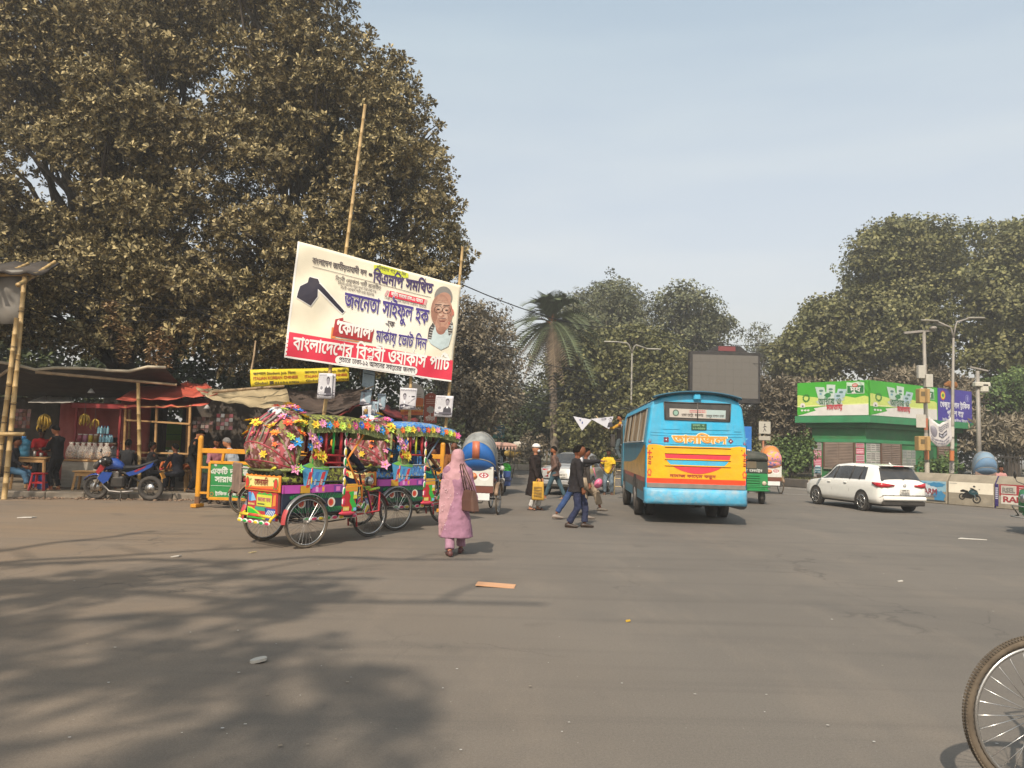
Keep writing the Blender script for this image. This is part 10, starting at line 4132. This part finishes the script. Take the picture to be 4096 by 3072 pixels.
# ================================================================== TRIANGULAR PENNANTS
for (pts,lb,art) in (([(573.2,416.2),(591.8,419.7),(582,430.6)],'smaller white triangular pennant with blue print',0),([(591.0,418.9),(613.5,416.4),(609.3,429.2)],'larger white triangular pennant with a printed portrait',1)):
 c=[P(u,v,27.2) for u,v in pts]
 o=sum(c,V())/3
 t=thing('pennant',lb,'pennant',o,0,'triangular pennants on a string')
 mb=MB()
 mb.prism([(q.x-o.x,q.z-o.z) for q in c],.008,lambda x,z,d:V((x,d+.03*math.sin(x*9),z)),pt('#d2d2da'))
 s_=mb.build('cloth_sheet',t)
 f=lambda x,z,l=0:V((x,-l+.03*math.sin(x*9),z))
 mb=MB()
 if art:
  mb.poly([(.10,-.20),(.14,-.02),(.20,.0),(.26,-.02),(.30,-.15),(.28,-.18)],f,DK,.006)
  mb.poly(circ(.20,.05,.055,12,.08),f,pt('#a8a4ac'),.010)
  mb.poly([(.145,.06),(.16,.14),(.24,.14),(.255,.06),(.22,.10),(.18,.10)],f,DK,.014)
  scribble(mb,f,-.12,.06,.06,.14,MD,2,.006,2)
 else:
  mb.poly(circ(.02,-.02,.05,8),f,pt('#5a6aa0'),.006)
  mb.poly(circ(-.08,.08,.03,8),f,pt('#5a6aa0'),.006)
  mb.poly(circ(.10,.08,.03,8),f,pt('#5a6aa0'),.006)
 mb.build('print',s_)
# ================================================================== OVERHEAD CABLES
CAB=mat('cable_black',(.012,.012,.013),rough=.7,var=.1)
def cable(label,pts,sag,r=.012,group='overhead cables'):
 c=[P(*p) for p in pts]
 mb=MB()
 P_=[]
 for a,b in zip(c,c[1:]):
  for i in range(12):
   t_=i/12
   P_.append(a.lerp(b,t_)-V((0,0,sag*4*t_*(1-t_))))
 P_.append(c[-1])
 mb.tube([p-c[0] for p in P_],r,CAB,seg=4)
 o=mb.build('overhead_cable')
 o.location=c[0]
 o['label'],o['category'],o['group']=label,'cable',group
cable('long cable leaving the right banner pole and passing behind the palm head',[(461,284,22),(620,328,40),(790,345,46)],.35,.018)
cable('cable running behind the posters towards the twin-armed lamp',[(440,330,24),(632,372,46),(800,390,46)],.5,.016)
for k in range(9):
 u1=632 if k%2 else 700
 cable(['upper cable of the bundle left of the twin-armed lamp','second cable of the bundle left of the twin-armed lamp','sagging cable low in the bundle near the lamp','cable crossing the bundle at a slant','lowest cable of the bundle by the palm trunk',
   'cable rising to the right behind the bus','thin cable in the middle of the bundle','slack cable ending near the screen','thin lower cable ending near the screen'][k],
   [(455+k*5,338+k*7,30),(560+k*3,375+(k*13)%44,42),(u1,368+(k*11)%50,46.5)],.55+.1*(k%3),.015)
cable('cable from the screen to the crossbar of the utility pole',[(700,340,44),(820,346,40),(905,333,33)],.5,.016)
cable('lower cable meeting the utility pole',[(700,352,44),(820,358,40),(922,345,33)],.5,.014)
cable('cable running below the utility pole crossbar towards the trees',[(761,372,42),(850,362,38),(950,346,32.5)],.4,.014)
cable('cable hanging across the tree above the dark tarpaulin',[(-10,300,22),(180,318,23),(330,300,24)],.3,.012)
cable('second cable crossing the dark foliage above the stalls',[(60,285,22),(220,308,23),(330,290,24)],.3,.012)
cable('third cable crossing the dark foliage above the stalls',[(190,306,22),(300,326,23),(420,312,24)],.35,.012)
cable('cable dropping to the yellow strip banner',[(220,360,22),(212,390,22),(252,370,21.3)],.0,.012)
# ================================================================== LITTER
def litter(label,u,v,pts,col,cat='litter',th=.012,rz=0):
 g=G(u,v)
 mb=MB()
 mb.prism(pts,th,lambda x,y,d:V((x,y,.006+d+.01*math.sin(x*20))),pt(col,rough=.8))
 o=mb.build('litter_piece')
 o.location=(g.x,g.y,0)
 o.rotation_euler=(0,0,R(rz))
 o['label'],o['category'],o['group']=label,cat,'litter on the road'
litter('flat orange-brown piece of card lying in the middle of the road',495,586,[(-.22,-.10),(.22,-.12),(.24,.10),(-.2,.12)],'#d09c72','cardboard')
litter('crumpled clear plastic cup lid on the shaded asphalt',258.5,662,[(.06*math.cos(R(a))*(1+.12*math.sin(a)),.055*math.sin(R(a))) for a in range(0,360,24)],'#b8b3a8','plastic lid',.02)
litter('white paper scrap near the kerb by the bamboo shelter',27,518,[(-.14,-.08),(.12,-.06),(.14,.08),(-.12,.09)],'#cfcac0','paper')
litter('white scrap on the asphalt left of the nearest rickshaw',176,557,[(-.06,-.03),(.05,-.03),(.06,.04),(-.04,.04)],'#bdb8ae','paper')
litter('dry leaf on the asphalt below the rear wheels',252,553,[(-.05,0),(0,.03),(.06,.01),(0,-.03)],'#a89a70','leaf')
litter('long white scrap on the road below the red barrier',972,539.5,[(-.3,-.04),(.28,-.03),(.26,.03),(-.2,.04)],'#c8c4ba','paper')
litter('small pale scrap in the right lane',900,582,[(-.03,-.02),(.03,-.02),(.03,.02),(-.03,.02)],'#bdb8ae','paper')
litter('small yellow scrap in the middle of the road',628,622,[(-.02,-.015),(.02,-.015),(.02,.015),(-.02,.02)],'#c8a020','paper')
litter('green plastic scrap beside the bench leg',183,492,[(-.1,-.05),(.12,-.04),(.1,.08),(-.06,.07)],'#3a8a3a','plastic bag',.05)
mb=MB()
r=random.Random(44)
for i in range(170):
 if r.random()<.5:
  g=V((r.uniform(-12,-4),r.uniform(16.5,21),0))
  if g.y>19:
   g.z=.13
 else:
  g=G(r.uniform(0,1020),r.uniform(520,765))
 s_=r.uniform(.004,.014)
 mb.add([g+V((s_*math.cos(a),s_*r.uniform(.5,1)*math.sin(a),.012)) for a in (0,1.3,2.7,4,5.2)],[(0,1,2,3,4)],pt(('#b8b2a6','#8a7a64','#c8c4bc')[i%3]))
mb.build('litter_specks',kind='stuff')
mb=MB()
for i in range(300):
 x=r.uniform(-12,-6)
 g=V((x,19.2+(x+12)*.19+r.uniform(-.6,.2),.0))
 s_=r.uniform(.02,.06)
 mb.ell(g+V((0,0,s_*.3)),(s_,s_*.8,s_*.5),mat('rubble',(.22,.15,.10),rough=1,var=.3),5,4)
mb.build('kerb_rubble',kind='stuff')
